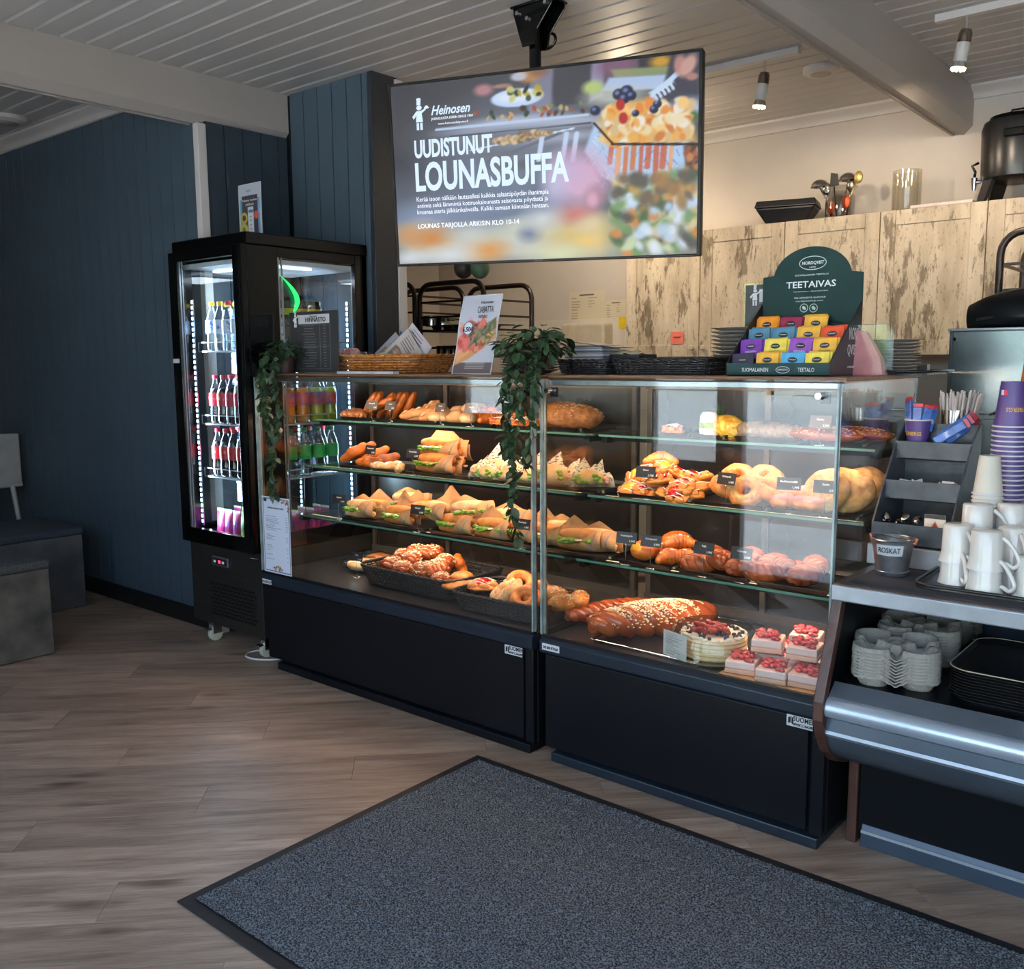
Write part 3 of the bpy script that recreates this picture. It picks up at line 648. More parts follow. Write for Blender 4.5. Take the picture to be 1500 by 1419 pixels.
def baker(parent, x, z, s, m, y=-.0015):
    """little chef emblem: hat, head, body, arms and legs in one flat shape"""
    mb = MB()
    def P(pts): mb.prism([(x+a*s, z+b*s) for a, b in pts], y-.0003, y, 'y')
    def O(cx, cz, rx, rz, n=14): P([(cx+rx*math.cos(2*math.pi*i/n), cz+rz*math.sin(2*math.pi*i/n)) for i in range(n)])
    P([(-.12, .62), (.12, .60), (.15, .92), (-.10, .95)]); O(.02, .93, .15, .06); O(.03, .47, .17, .13)
    P([(-.20, -.30), (.24, -.30), (.17, .30), (-.14, .30)]); P([(-.14, .30), (-.42, .02), (-.36, -.12), (-.28, -.08), (-.12, .14)]); P([(.17, .32), (.45, .42), (.45, .34), (.18, .16)])
    P([(-.17, -.72), (-.02, -.72), (-.02, -.34), (-.17, -.34)]); P([(.06, -.72), (.21, -.72), (.21, -.34), (.06, -.34)]); O(.50, .44, .17, .05); O(.5, .5, .1, .06)
    return obj('chef_emblem', mb, m, parent)
p1 = price_board('price_board', 'dark grey price board headed HINNASTO standing on the case by the fridge', ((PX(424, 2.66, 1.5)+PX(497, 2.66, 1.5))/2, 2.66, ZT+.016), 0, PX(497, 2.66, 1.5)-PX(424, 2.66, 1.5)-.01, .268)
price_board('price_board', 'second dark price board, half hidden behind the green tea display', (-1.36, 3.06, ZT+.016), 0, .27, .30)
# ================================================================== coffee counter at the right
m_cwood = mat('dark_walnut_edge', H('4a3028'), .4, var=.35, vscale=8, stretch=(6, 6, 1))
m_csteel = mat('grey_counter_steel', H('9ba2aa'), .32, metal=.5, var=.12, vscale=20)
m_cblue = mat('blue_grey_panel', H('3c4a5a'), .35, metal=.25, var=.08)
m_csil = mat('silver_bumper', H('aab6c4'), .28, metal=.55, var=.05)
m_cblk = mat('black_counter_panel', H('0b0e12'), .4, spec=.2)
CX0, CX1 = -.885, .9; ZS = .80; ZD = .545
ct = thing('coffee_counter', 'dark self service coffee counter with curved silver front and walnut side', 'counter', (CX0, 2.40, 0))
L = CX1-CX0
sp_ = [(2.435, .785), (2.405, .70), (2.37, .62), (2.345, .56), (2.322, .505), (2.322, .455), (2.345, .40), (2.38, .35), (2.44, .305), (2.52, .275), (2.62, .285), (2.62, .785)]
inn = [(2.470, .785), (2.440, .70), (2.405, .62), (2.38, .56), (2.352, .505), (2.352, .46), (2.373, .41), (2.405, .37), (2.455, .332), (2.52, .305), (2.56, .31), (2.56, .785)]
side = MB(); n = 11
outer = [(y-2.40, z) for y, z in sp_[:11]]; inner = [(y-2.40, z) for y, z in inn[:11]][::-1]
vs = []; 
for a in (-.028, .0):
    for p in outer: vs.append((a, p[0], p[1]))
    for p in inner[::-1]: vs.append((a, p[0], p[1]))
m_ = len(outer); fs = []
for i in range(m_-1):
    fs += [(i, i+1, m_+i+1, m_+i), (2*m_+i, 3*m_+i, 3*m_+i+1, 2*m_+i+1), (i, 2*m_+i, 2*m_+i+1, i+1), (m_+i, m_+i+1, 3*m_+i+1, 3*m_+i)]
fs += [(0, m_, 3*m_, 2*m_), (m_-1, 3*m_-1, 4*m_-1, 2*m_-1)]
obj('walnut_edge', MB().add(vs, fs), m_cwood, ct, bevel=.003)
obj('side_panel', MB().prism([(a-2.40, b) for a, b in [(2.45, .785), (2.42, .70), (2.385, .62), (2.36, .56), (2.335, .505), (2.335, .455), (2.36, .40), (2.40, .35), (2.46, .305), (2.52, .29), (3.12, .29), (3.12, .785)]], -.024, -.004, 'x'), m_cblk, ct)
obj('walnut_leg', MB().box(-.024, .004, .20, .235, 0, .29), m_cwood, ct, bevel=.003)
obj('worktop', MB().box(-.030, L, .035, .78, ZS-.004, ZS), mat('dark_worktop', H('23262d'), .35, var=.2), ct)
obj('front_edge', MB().box(-.030, L, .022, .040, ZS-.042, ZS), m_csteel, ct, bevel=.004)
obj('front_lip', MB().box(-.030, L, .040, .05, ZS-.001, ZS+.0015), m_cwood, ct)
obj('underside', MB().box(-.02, L, .04, .72, ZS-.040, ZS-.006), m_cblk, ct)
obj('lower_deck', MB().box(0, L, .0, .72, ZD-.02, ZD), m_cblk, ct)
obj('back_wall', MB().box(0, L, .70, .72, .3, ZS-.04), m_cblue, ct)
obj('deck_edge', MB().prism([(0, ZD), (-.042, ZD-.030), (-.042, ZD-.038), (0, ZD-.012)], 0, L, 'x'), mat('grey_deck_edge', H('525a64'), .35, metal=.3), ct)
bump = [(-.042, .514), (-.058, .508), (-.068, .495), (-.070, .480), (-.064, .466), (-.050, .458)]
obj('bumper', MB().prism(bump+[(-.03, .458), (-.03, .512)], 0, L, 'x'), m_csil, ct, smooth=True, bevel=.001)
obj('middle_panel', MB().prism([(-.046, .458), (-.052, .424), (-.03, .424), (-.03, .458)], 0, L, 'x'), m_cblue, ct)
obj('lower_strip', MB().prism([(-.052, .424), (-.056, .416), (-.046, .406), (-.03, .41), (-.03, .424)], 0, L, 'x'), m_csteel, ct)
lw = [(-.046, .408), (-.030, .375), (.005, .340), (.050, .312), (.10, .298)]
obj('lower_panel', MB().prism(lw+[(.10, .32), (.02, .37), (-.03, .41)], 0, L, 'x'), mat('slate_lower_panel', H('48545f'), .35, metal=.3), ct, smooth=True, angle=50)
obj('kick_panel', MB().box(.01, L, .205, .72, .06, .305), m_cblk, ct)
kr = obj('kick_rail', MB().prism([(.195, .0), (.195, .045), (.205, .066), (.215, .066), (.215, 0)], .02, L, 'x'), m_cblue, ct, bevel=.002)
obj('rail_line', MB().prism([(.1935, .042), (.195, .050), (.20, .050), (.20, .042)], .02, L, 'x'), m_csteel, kr)
mt = MB(); mt.box(0, .62, 0, .27, 0, .003)
tag(obj('counter_runner', mt, mat('dark_felt_mat', H('272b36'), .9, bump=.1, bscale=300), None, loc=(-.885, 2.455, ZS+.0005)), 'dark felt sheet covering the coffee counter under the bucket', 'mat')
tag(obj('steel_rail', MB().box(0, 1.6, 0, .18, 0, .018), m_csteel, None, bevel=.003, loc=(-.90, 2.93, ZS+.0005)), 'raised steel strip at the back of the coffee counter', 'rail')
# ================================================================== floor mat, ottomans, chair at left
m_mat = mat('grey_mat_pile', H('696c71'), .95, col2=H('222529'), vscale=210, bump=.9, bscale=300, detail=2, lo=.42, hi=.58)
MX0, MY1, ML, MW = -2.143, 2.360, 2.6, 1.177
mtt = thing('door_mat', 'large charcoal entrance mat with a black rubber border, in front of the cases', 'mat', (MX0, MY1-MW, 0))
obj('rubber_border', MB().prism([(0, 0), (ML, 0), (ML, MW), (0, MW)], 0, .005), mat('black_rubber', H('16171a'), .6), mtt, bevel=.003)
pile = MB(); r = random.Random(4); nx, ny = 330, 150
def pf(u, v): return (.035+(ML-.07)*u, .035+(MW-.07)*v, .009+.0022*math.sin(u*2900)*math.sin(v*2300)+r.uniform(-.0012, .0012))
pile.surf(pf, nx, ny); 
o = obj('carpet_pile', pile, m_mat, mtt); o['kind'] = 'stuff'
def ottoman(x1, y1, w, d, h, label, mb_, mc_, tuft):
    t = thing('ottoman', label, 'ottoman', (x1, y1, 0))
    obj('box_body', MB().box(-w, 0, -d, 0, .004, h), mb_, t, bevel=.006)
    def f(u, v):
        return (-w+w*u, -d+d*v, h+.05+.012*math.sin(math.pi*u)*math.sin(math.pi*v)+.002*math.sin(u*60)*math.sin(v*50))
    c = MB(); c.box(-w-.008, .008, -d-.008, .008, h, h+.045)
    obj('seat_cushion', c, mc_, t, bevel=.016, seg=3)
    c = MB(); c.surf(lambda u, v: (-w+w*u, -d+d*v, h+.044+.016*(math.sin(math.pi*u)*math.sin(math.pi*v))**.5), 18, 18); obj('cushion_top', c, mc_, t, smooth='all')
m_ot = mat('grey_mottled_ottoman', H('6b665f'), .8, col2=H('3c3a37'), vscale=7, bump=.1, lo=.3, hi=.7)
m_oc = mat('grey_felt_cushion', H('585858'), .95, col2=H('36383c'), vscale=160, bump=.5, bscale=200)
ottoman(-4.535, 1.950, .42, .42, .425, 'nearer grey ottoman with felt seat cushion at the left edge', m_ot, m_oc, 0)
ottoman(-5.30, 2.478, .55, .45, .425, 'farther grey ottoman with dark blue grey cushion by the blue wall', mat('slate_ottoman', H('5b5c5e'), .8, col2=H('404347'), vscale=5), mat('blue_felt_cushion', H('3f4854'), .95, col2=H('2b323c'), vscale=120, bump=.5, bscale=200), 0)
ch = thing('chair', 'white chair cut off by the left edge, beside the ottomans', 'chair', (-6.36, 2.40, 0))
m_wp = mat('white_chair_plastic', H('a9a9a5'), .4)
obj('seat', MB().box(-.40, -.02, -.20, .22, .60, .63), m_wp, ch, bevel=.01)
obj('backrest', MB().box(-.10, -.03, -.2, .22, .62, .95), m_wp, ch, bevel=.01)
obj('leg', MB().cyl((-.02, .15, .61), (.10, .17, 0), .016, .012), m_wp, ch, smooth=True); obj('leg', MB().cyl((-.02, -.15, .61), (.10, -.17, 0), .016, .012), m_wp, ch, smooth=True)
obj('leg', MB().cyl((-.38, .15, .61), (-.46, .17, 0), .016, .012), m_wp, ch, smooth=True); obj('leg', MB().cyl((-.38, -.15, .61), (-.46, -.17, 0), .016, .012), m_wp, ch, smooth=True)
# ================================================================== bakery goods
def bread(name, base, dark, rough=.45, vscale=26, bump=.6, bs=60, **k):
    return mat(name, H(base), rough, col2=H(dark), vscale=vscale, bump=bump, bscale=bs, lo=.30, hi=.70, coat=.0, **k)
b_gold = bread('golden_crust', 'd98f42', 'a8571f'); b_dark = bread('dark_crust', 'a85624', '6e2f12', .35); b_pale = bread('pale_crust', 'e6c193', 'c98f55', .6)
b_orange = bread('orange_crust', 'cf7426', '93420f', .35); b_bun = bread('soft_bun_crust', 'e8c89c', 'c08448', .6, 14); b_rust = bread('glazed_braid_crust', 'b05a2c', '6e2a10', .2, 10)
b_seedloaf = bread('seeded_loaf_crust', 'd08a50', '7a4120', .7, 50, 1.0, 70); b_cookie = bread('rye_cookie', 'd2aa70', '8e6230', .8, 40, 1.0, 55); b_baguette = bread('baguette_crust', 'd9a468', 'a9673a', .55)
b_cinn = bread('cinnamon_swirl', 'c98a55', '7f4a28', .4, 40, .5)
f_red = mat('red_jam', H('d01418'), .15, col2=H('8a0c14'), vscale=50, coat=.5); f_straw = mat('strawberry_topping', H('d8343a'), .2, col2=H('8f1220'), vscale=60, bump=.6, bscale=90, coat=.4)
f_pink = mat('pink_glaze', H('e08a84'), .3, var=.12, vscale=20); f_lett = mat('lettuce', H('8db33a'), .5, col2=H('4c7a1c'), vscale=70, sss=.1)
f_seed = mat('sesame', H('ead9b0'), .6, var=.1); f_sugar = mat('pearl_sugar', H('f2efe8'), .5); f_cream = mat('cream', H('f0e6d4'), .5, var=.05); f_berry = mat('blueberries', H('232640'), .35, var=.3)
f_ham = mat('sliced_ham', H('d89a8c'), .5, var=.15, vscale=40); f_egg = mat('egg_slices', H('f0e8d6'), .4, col2=H('e8c050'), vscale=40, lo=.28, hi=.36); f_cheese = mat('yellow_filling', H('e8a820'), .3, var=.2)
m_kraft = mat('kraft_paper', H('bd8e60'), .8, col2=H('a06e44'), vscale=9, bump=.3, bscale=30); m_napkin = mat('white_napkin', H('ded4c8'), .8, var=.05)
m_news = mat('newsprint_wrap', H('d2c4ae'), .8, col2=H('3c342e'), vscale=95, stretch=(1, 1, 2.2), detail=1, lo=.36, hi=.44)
m_tray = mat('black_food_tray', H('141518'), .3); m_bprn = mat('brown_baking_paper', H('a5744e'), .6, var=.15)
m_wick = mat('black_wicker', H('1b1c20'), .5, var=.3, vscale=60); m_film = glass_mat('clear_film', boost=2.0, rough=.08)
def wob(seed, a=.05):
    g = random.Random(seed); p = [g.uniform(0, 6.3) for _ in range(6)]
    return lambda d: 1+a*(math.sin(3*d.x+p[0])*math.sin(2.5*d.y+p[1])+.6*math.sin(6*d.x+p[2])*math.sin(5*d.z+p[3])+.4*math.sin(9*d.y+p[4]))
def F_bun(r=.045, h=.03, m=b_bun, seed=1, top=None, topc=.6):
    def b(t):
        obj('crust', MB().ell((0, 0, h), (r, r*.95, h), 20, 12, wob(seed, .035)), m, t, smooth='all')
        if top: obj('topping', MB().ell((0, 0, h*1.12), (r*topc, r*topc, h*1.0), 16, 8, wob(seed+3, .10)), top, t, smooth='all')
    return b
def F_long(L=.19, r=.026, m=b_orange, seed=1, slit=None, filling=None):
    def b(t):
        mb = MB(); n = 18; g = random.Random(seed)
        pts = [((i/(n-1)-.5)*L, .006*math.sin(i*.5+seed), r*1.0+.003*math.sin(i*.9+seed)) for i in range(n)]
        rr = [r*max(.12, math.sin(math.pi*(i+.35)/(n-.3))**.38)*(1+.04*math.sin(i*1.7+seed)) for i in range(n)]
        mb.tube(pts, rr, 14); obj('crust', mb, m, t, smooth='all')
        if slit:
            s = MB()
            for k in range(slit):
                x = (k-(slit-1)/2)*L*.72/slit; s.tube([(x-.016, -r*.55, r*1.78), (x, 0, r*2.03), (x+.016, r*.55, r*1.78)], [.003, .006, .003], 6)
            obj('scoring', s, b_pale, t, smooth='all')
        if filling: obj('filling', MB().ell((0, 0, r*1.45), (L*.36, r*.42, r*.75), 22, 8, wob(seed, .25)), filling, t, smooth='all')
    return b
def F_split(L=.17, r=.027, m=b_orange, seed=1):
    """long bun with a deep split lengthwise"""
    def b(t):
        for s in (-1, 1):
            mb = MB(); n = 14; pts = [((i/(n-1)-.5)*L, s*r*.52*math.sin(math.pi*(i+.5)/n)**.4, r) for i in range(n)]
            mb.tube(pts, [r*.72*max(.15, math.sin(math.pi*(i+.4)/(n-.2))**.4) for i in range(n)], 12)
            obj('half', mb, m, t, smooth='all')
    return b
def F_croissant(L=.15, r=.030, m=b_orange, seed=1, nut=False):
    def b(t):
        n = 36; pts = []; rr = []
        for i in range(n):
            u = i/(n-1)*2-1; pts.append((u*L/2, -.035*u*u+.015, r*(.9-.2*abs(u)))); rr.append(r*(1-.72*abs(u)**1.4)*(.90+.12*abs(math.sin(i*.72))))
        obj('crust', MB().tube(pts, rr, 14), m, t, smooth='all')
        if nut:
            g = random.Random(seed); s = MB()
            for k in range(26): u = g.uniform(-.6, .6); s.ell((u*L/2, .01+g.uniform(-.012, .012), r*1.75*(1-.3*abs(u))), (.005, .003, .002), 6, 4)
            obj('sugar', s, f_sugar, t)
    return b
def F_danish(r=.050, m=b_gold, fill=f_red, seed=1):
    def b(t):
        g = random.Random(seed); mb = MB()
        mb.ell((0, 0, .012), (r, r, .013), 20, 8, wob(seed, .06))
        for k in range(6):
            a = k*math.pi/3+g.uniform(-.1, .1); c = Vector((math.cos(a), math.sin(a), 0))*r*.68
            mb.ell((c.x, c.y, .021), (r*.36, r*.24, .014), 12, 8, M=T(0, 0, 0))
        obj('pastry', mb, m, t, smooth='all')
        if fill: obj('filling', MB().ell((0, 0, .027), (r*.60, r*.56, .014), 14, 8, wob(seed, .2)), fill, t, smooth='all')
        z = MB()
        for k in range(5): y = (k-2)*r*.28; z.tube([(-r*.7, y, .030), (0, y+.006, .038), (r*.7, y-.004, .030)], .0018, 5)
        obj('icing', z, f_cream, t, smooth='all')
    return b
def F_twist(L=.12, r=.020, m=b_rust, seed=1, n=3, seeds=None, turns=2.2):
    def b(t):
        for k in range(n):
            mb = MB(); N_ = 34; pts = []; rr = []
            for i in range(N_):
                u = i/(N_-1); a = turns*math.pi*2*u+2*math.pi*k/n; e = math.sin(math.pi*(u*.94+.03))**.5
                pts.append(((u-.5)*L, r*.85*math.cos(a)*e, r*1.15+r*.55*math.sin(a)*e)); rr.append(r*(.30+.62*e))
            mb.tube(pts, rr, 10); obj('strand', mb, m, t, smooth='all')
        if seeds:
            g = random.Random(seed); s = MB()
            for k in range(seeds):
                u = g.uniform(.1, .9); a = g.gauss(math.pi/2, .75); e = math.sin(math.pi*u)**.5
                x, y, z = (u-.5)*L, r*1.75*math.cos(a)*e, r*1.0+r*1.55*abs(math.sin(a))*e**.7
                s.box(-.0038, .0038, -.0022, .0022, -.001, .0018, T(x, y, z, rx=g.uniform(-.6, .6), rz=g.uniform(0, 3)))
            obj('seeds', s, f_seed, t)['kind'] = 'stuff'
    return b
def F_ring(r=.042, rr=.020, m=b_cookie, seed=1, top=None):
    def b(t):
        pts = [(r*math.cos(a)*(1+.03*math.sin(3*a+seed)), r*math.sin(a), rr) for a in [2*math.pi*i/24 for i in range(24)]]
        obj('crust', MB().tube(pts, [rr*(1+.05*math.sin(i*2+seed)) for i in range(24)], 12, closed=True), m, t, smooth='all')
        obj('crumb_top', MB().tube([(p[0]*1.0, p[1], rr*1.45) for p in pts], rr*.68, 8, closed=True), top or b_pale, t, smooth='all')
    return b
def F_disc(r=.06, h=.014, m=b_cookie, seed=1):
    def b(t):
        def g(u, v):
            a = 2*math.pi*u; q = [0, .96, 1, .97, .6, 0][min(5, int(round(v*5)))]; z = [0, 0, h*.4, h*.85, h*1.15, h*1.2][min(5, int(round(v*5)))]
            k = 1+.035*math.sin(3*a+seed)+.02*math.sin(7*a+seed*2); return (r*q*k*math.cos(a), r*q*k*math.sin(a), z+.0015*math.sin(9*a)*q)
        obj('crumb', MB().surf(g, 30, 6, wu=True), m, t, smooth='all')
    return b
def F_loaf(L=.26, r=.06, m=b_seedloaf, seed=1, seeds=140, mseed=None):
    def b(t):
        obj('crust', MB().ell((0, 0, r*.78), (L/2, r, r*.80), 30, 16, wob(seed, .05)), m, t, smooth='all')
        g = random.Random(seed); s = MB()
        for k in range(seeds):
            a = g.uniform(0, 6.28); p = g.uniform(.1, 1.45); s.ell((L/2*math.cos(a)*math.cos(p)*.99, r*math.sin(a)*math.cos(p)*.99, r*.78+r*.80*math.sin(p)), (.0045, .0026, .002), 5, 4)
        if seeds: obj('seeds', s, mseed or b_pale, t)['kind'] = 'stuff'
    return b
def F_sand(L=.20, m=b_gold, wrap=m_kraft, seed=1, fill='lettuce', stripe=True, fold=1.0):
    """halved long roll with filling; paper wraps the right half and stands up behind in a pointed fold"""
    def b(t):
        n = 16; r = .028
        lo = MB().tube([((i/(n-1)-.5)*L, 0, .022) for i in range(n)], [r*.85*max(.2, math.sin(math.pi*(i+.5)/n)**.35) for i in range(n)], 12); up = MB().tube([((i/(n-1)-.5)*L*.96, .010, .062) for i in range(n)], [r*.95*max(.2, math.sin(math.pi*(i+.5)/n)**.35) for i in range(n)], 12)
        obj('lower_half', lo, m, t, smooth='all'); obj('upper_half', up, m, t, smooth='all')
        g = random.Random(seed); f = MB()
        for k in range(34):
            x = g.uniform(-.46, .40)*L; y = -g.uniform(.016, .036); f.ell((x, y, .040+g.uniform(-.007, .010)), (.013, .010, .003+g.uniform(0, .005)), 7, 5, fn=wob(k, .25))
        obj('salad', f, f_lett, t, smooth='all')
        h = MB()
        for k in range(5): h.ell(((k-2)*L*.17, -.018, .046), (.018, .018, .004), 12, 6)
        obj('ham', h, f_ham if seed % 2 else f_egg, t, smooth='all')
        # front lap: slanted edge from the lower left to the upper right
        def pf(u, v):
            x0 = -.10*L+.34*L*v*fold*.8; x = x0+(L*.60-x0)*u; a = math.pi*(1.08-.86*v)
            R = .038+.007*math.sin(4*u+seed)+.005*math.sin(8*v+3*u+seed*2)+(.012*u*u)
            return (x, R*math.cos(a)*1.05, max(.0012, .042+R*.98*math.sin(a)*-1 if False else .040+(v-.5)*.074-.0))
        def pg(u, v):   # wraps from under the front (v=0) up the front to the top (v=1)
            x0 = -.02*L+.40*L*v*v*fold; x = x0+(L*.58-x0)*u
            th = -.5*math.pi-math.pi*.92*v; R = .043+.005*math.sin(5*u+seed)*v+.004*math.sin(9*v+5*u+seed)
            return (x, R*math.cos(th)*.98+.002, max(.0015, .044+R*math.sin(th)))
        p = obj('paper_wrap', MB().surf(pg, 14, 16), wrap, t); sm = p.modifiers.new('solid', 'SOLIDIFY'); sm.thickness = .0008
        # back sheet with a raised point
        def pb(u, v):
            x = -.50*L+1.08*L*u; top = .075+.050*fold*max(0, 1-abs(u-.35-.1*math.sin(seed))*2.6)
            return (x, .032+.020*v+.006*math.sin(6*u+seed)-.010*math.sin(math.pi*v), .0015+(top-.0015)*v)
        p2 = obj('paper_back', MB().surf(pb, 16, 6), wrap, t); sm = p2.modifiers.new('solid', 'SOLIDIFY'); sm.thickness = .0008
        if stripe and wrap is m_kraft:
            obj('paper_stripe', MB().surf(lambda u, v: tuple(Vector(pg(.55+.06*u, v*.9+.05))+Vector((0, -.0010, .0002))), 2, 20), mat('blue_stripe', H('6a6f80'), .6), p)
    return b
def F_cone(s=.085, wrap=m_news, seed=1):
    """small roll in a pointed twist of printed paper"""
    def b(t):
        g = random.Random(seed)
        obj('roll', MB().ell((0, 0, .030), (s*.62, s*.40, .028), 18, 10, wob(seed, .06)), b_pale, t, smooth='all')
        f = MB()
        for k in range(14): f.ell((g.uniform(-.55, .55)*s, -s*.34+g.uniform(-.004, .006), .030+g.uniform(-.010, .012)), (.010, .006, .006), 7, 5)
        obj('salad', f, f_lett if seed % 2 else f_ham, t, smooth='all')
        for q in range(2):
            tip = (s*(.1+.35*g.uniform(-1, 1)), .01, s*(1.25-.35*q+g.uniform(-.2, .1))); a0 = (-s*.75+q*s*.5, -.012-.004*q, .004); b0 = (s*.35+q*s*.45, .0+.004*q, .004); c0 = (-s*.2+q*s*.4, s*.45, .01)
            vs = [a0, b0, tip, c0, ((a0[0]+tip[0])/2-.012, -.022, s*.55), ((b0[0]+tip[0])/2+.012, -.008, s*.55)]
            p = obj('paper_wrap', MB().add(vs, [(0, 1, 5, 4), (4, 5, 2), (1, 3, 2, 5), (3, 0, 4, 2)]), wrap, t); sm = p.modifiers.new('solid', 'SOLIDIFY'); sm.thickness = .0008
    return b
_proto = {}; _lab = {}
def food(name, cat, label, builder, px, y, z, rz=0, group=None, key=None, rx=0, ry=0, scale=1, x=None):
    xx = PX(px, y, z+.02) if x is None else x
    if key and key in _proto:
        o = dup(_proto[key], (xx, y, z), label=label, group=group, rot=(rx, ry, rz), scale=scale); o['category'] = cat; return o
    t = thing(name, label, cat, (xx, y, z), rz, group, rx, ry); t.scale = (scale,)*3; builder(t)
    if key: _proto[key] = t
    return t
def tray(px, y, z, w, d, m=m_tray, label='', name='serving_tray', h=.014, rz=0):
    t = thing(name, label, 'tray', (PX(px, y, z), y, z), rz)
    obj('base', MB().box(-w/2, w/2, 0, d, 0, .0025), m, t, bevel=.001)
    r = MB(); 
    for (a, b, c, e, dx, dy) in ((-w/2, w/2, 0, 0, 0, -.010), (-w/2, w/2, d, d, 0, .010)):
        r.add([(a, c, 0), (b, c, 0), (b, c+dy, h), (a, c+dy, h)], [(0, 1, 2, 3)])
    r.add([(-w/2, 0, 0), (-w/2, d, 0), (-w/2-.01, d, h), (-w/2-.01, 0, h)], [(0, 1, 2, 3)]).add([(w/2, 0, 0), (w/2, d, 0), (w/2+.01, d, h), (w/2+.01, 0, h)], [(0, 1, 2, 3)])
    o = obj('rim', r, m, t); s = o.modifiers.new('s', 'SOLIDIFY'); s.thickness = .002
    return t
_sc = [0]
def sign(px, y, z, words, label, hh=.075, w=.075, rz=0, lean=.25, price='2,90'):
    """black price card on a bent wire clip"""
    t = thing('price_card', label, 'price card', (PX(px, y, z), y, z), rz, None)
    _sc[0] += 1
    obj('wire_stand', MB().tube(smooth_pts([(-.018, -.012, .0015), (.018, -.012, .0015), (.012, .010, .0015), (0, .004, .006), (-.002, .0, hh*.5), (0, -.002, hh)], 4), .0012, 6), m_chrome, t, smooth='all')
    A = T(0, -.004, hh, rx=-lean)
    obj('card', MB().box(-w/2, w/2, 0, .0012, 0, .040, A), mat('black_card', H('17181b'), .4), t)
    text(t, words, -.0, .024, .0095, m_whiteink, y=-.0006, M=A, sx=.9); text(t, price+'€', w*.30, .006, .0095, m_whiteink, y=-.0006, M=A)
    return t
Z1, Z2, Z3, Z0 = SH[0][0]+.0005, SH[1][0]+.0005, SH[2][0]+.0005, DECK+.0005
# trays on the shelves of the longer case
def shelf_tray(px0, px1, y, z, d, m, label):
    a = PX(px0, y, z); b = PX(px1, y, z); px = (px0+px1)/2
    t = tray(px, y, z, b-a-.02, d, m, label); t.location.x = (a+b)/2; return t
TR = [
 (500, 640, 2.86, Z1, 'black tray under the twists on the top shelf of the long case'), (642, 722, 2.85, Z1, 'black tray under the white rolls on the top shelf'), (726, 845, 2.85, Z1, 'black tray under the croissants on the top shelf'),
 (497, 590, 2.79, Z2, 'black tray under the long brown buns on the second shelf'), (594, 690, 2.79, Z2, 'black tray under the kraft wrapped rolls, second shelf'), (694, 880, 2.79, Z2, 'black tray under the newsprint wrapped rolls, second shelf'),
 (500, 625, 2.72, Z3, 'black tray under the leftmost sandwiches on the third shelf'), (629, 760, 2.72, Z3, 'black tray under the middle sandwiches on the third shelf'), (765, 890, 2.72, Z3, 'black tray under the rightmost sandwiches on the third shelf')]
for a, b, y, z, l in TR: shelf_tray(a, b, y, z, .27, m_tray, l)
tz = .0032
# --- top shelf, long case
for k, (px, dy, rz, ry) in enumerate([(512, .05, .4, .0), (521, .10, 1.2, 0), (530, .05, 2.2, 0), (518, .14, .2, 0), (538, .12, .9, 0)]):
    food('cinnamon_twist', 'pastry', 'small browned twisted roll at the left end of the top shelf, %s one' % ORD[k+1], F_twist(.085, .016, b_cinn, k, 2, None, 1.6), px, 2.86+dy, Z1+tz, rz, 'small twisted rolls, top shelf', key='tw', scale=1.0+.1*(k % 2))
for k, (px, dy, tilt) in enumerate([(548, .08, 1.05), (556, .10, 1.1), (571, .09, .95), (583, .12, 1.0), (592, .12, 1.05), (606, .15, 1.15), (563, .04, .5)]):
    food('doughnut_stick', 'pastry', 'long split orange doughnut leaning up on the top shelf, %s from left' % ORD[k+1], F_split(.145, .024, b_orange, k), px, 2.90+dy, Z1+tz+.048, .35, 'long split doughnuts, top shelf', key='dn', ry=-tilt)
for k, (px, dy, rz, ry) in enumerate([(607, .02, .5, -.25), (622, .05, .7, -.45), (636, .03, .5, -.4), (629, .10, .6, -.5)]):
    food('baguette_piece', 'bread', 'golden short baguette leaning on the tray before the doughnuts, %s one' % ORD[k+1], F_long(.13, .019, b_baguette, k, 3), px, 2.865+dy, Z1+tz+.018+(.02 if k == 3 else 0), rz, 'short baguettes, top shelf', key='bg', ry=ry)
for k, (px, dy, dz) in enumerate([(640, .03, 0), (655, .05, 0), (668, .03, 0), (672, .13, .02), (648, .12, .01), (690, .10, .028), (686, .03, 0), (700, .16, .03)]):
    food('white_roll', 'bread', 'round pale bread roll on the top shelf, %s of the heap' % ORD[k+1], F_bun(.047, .031, b_bun, 2), px, 2.87+dy, Z1+tz+dz, k, 'round pale rolls, top shelf', key='wr', scale=.85+.07*(k % 3))
for k, (px, dy, rz, dz) in enumerate([(707, .07, .3, 0), (722, .05, 1.0, 0), (716, .14, .1, .02)]):
    food('croissant', 'croissant', 'ridged golden croissant beside the round rolls, %s one' % ORD[k+1], F_croissant(.13, .032, b_orange, k), px, 2.87+dy, Z1+tz+dz, rz, 'croissants, top shelf of the long case', key='cr')
for k, (px, dy, dz) in enumerate([(733, .05, 0), (747, .09, 0), (760, .04, 0), (770, .11, 0), (742, .15, .02), (756, .16, .02), (781, .05, 0)]):
    food('iced_danish', 'pastry', 'orange danish with thin icing lines under the ivy, %s one' % ORD[k+1], F_danish(.047, b_orange, None, k), px, 2.86+dy, Z1+tz+dz, k*1.3, 'iced danishes, top shelf of the long case', key='dz')
food('seeded_loaf', 'bread', 'large oval seeded loaf at the right end of the long case top shelf', F_loaf(.25, .062, b_seedloaf, 4, 190), 843, 2.93, Z1+tz, .05)
food('seeded_loaf', 'bread', 'paler seeded loaf half hidden behind the large oval loaf', F_loaf(.24, .062, b_gold, 9, 120), 826, 3.06, Z1+tz, .1)
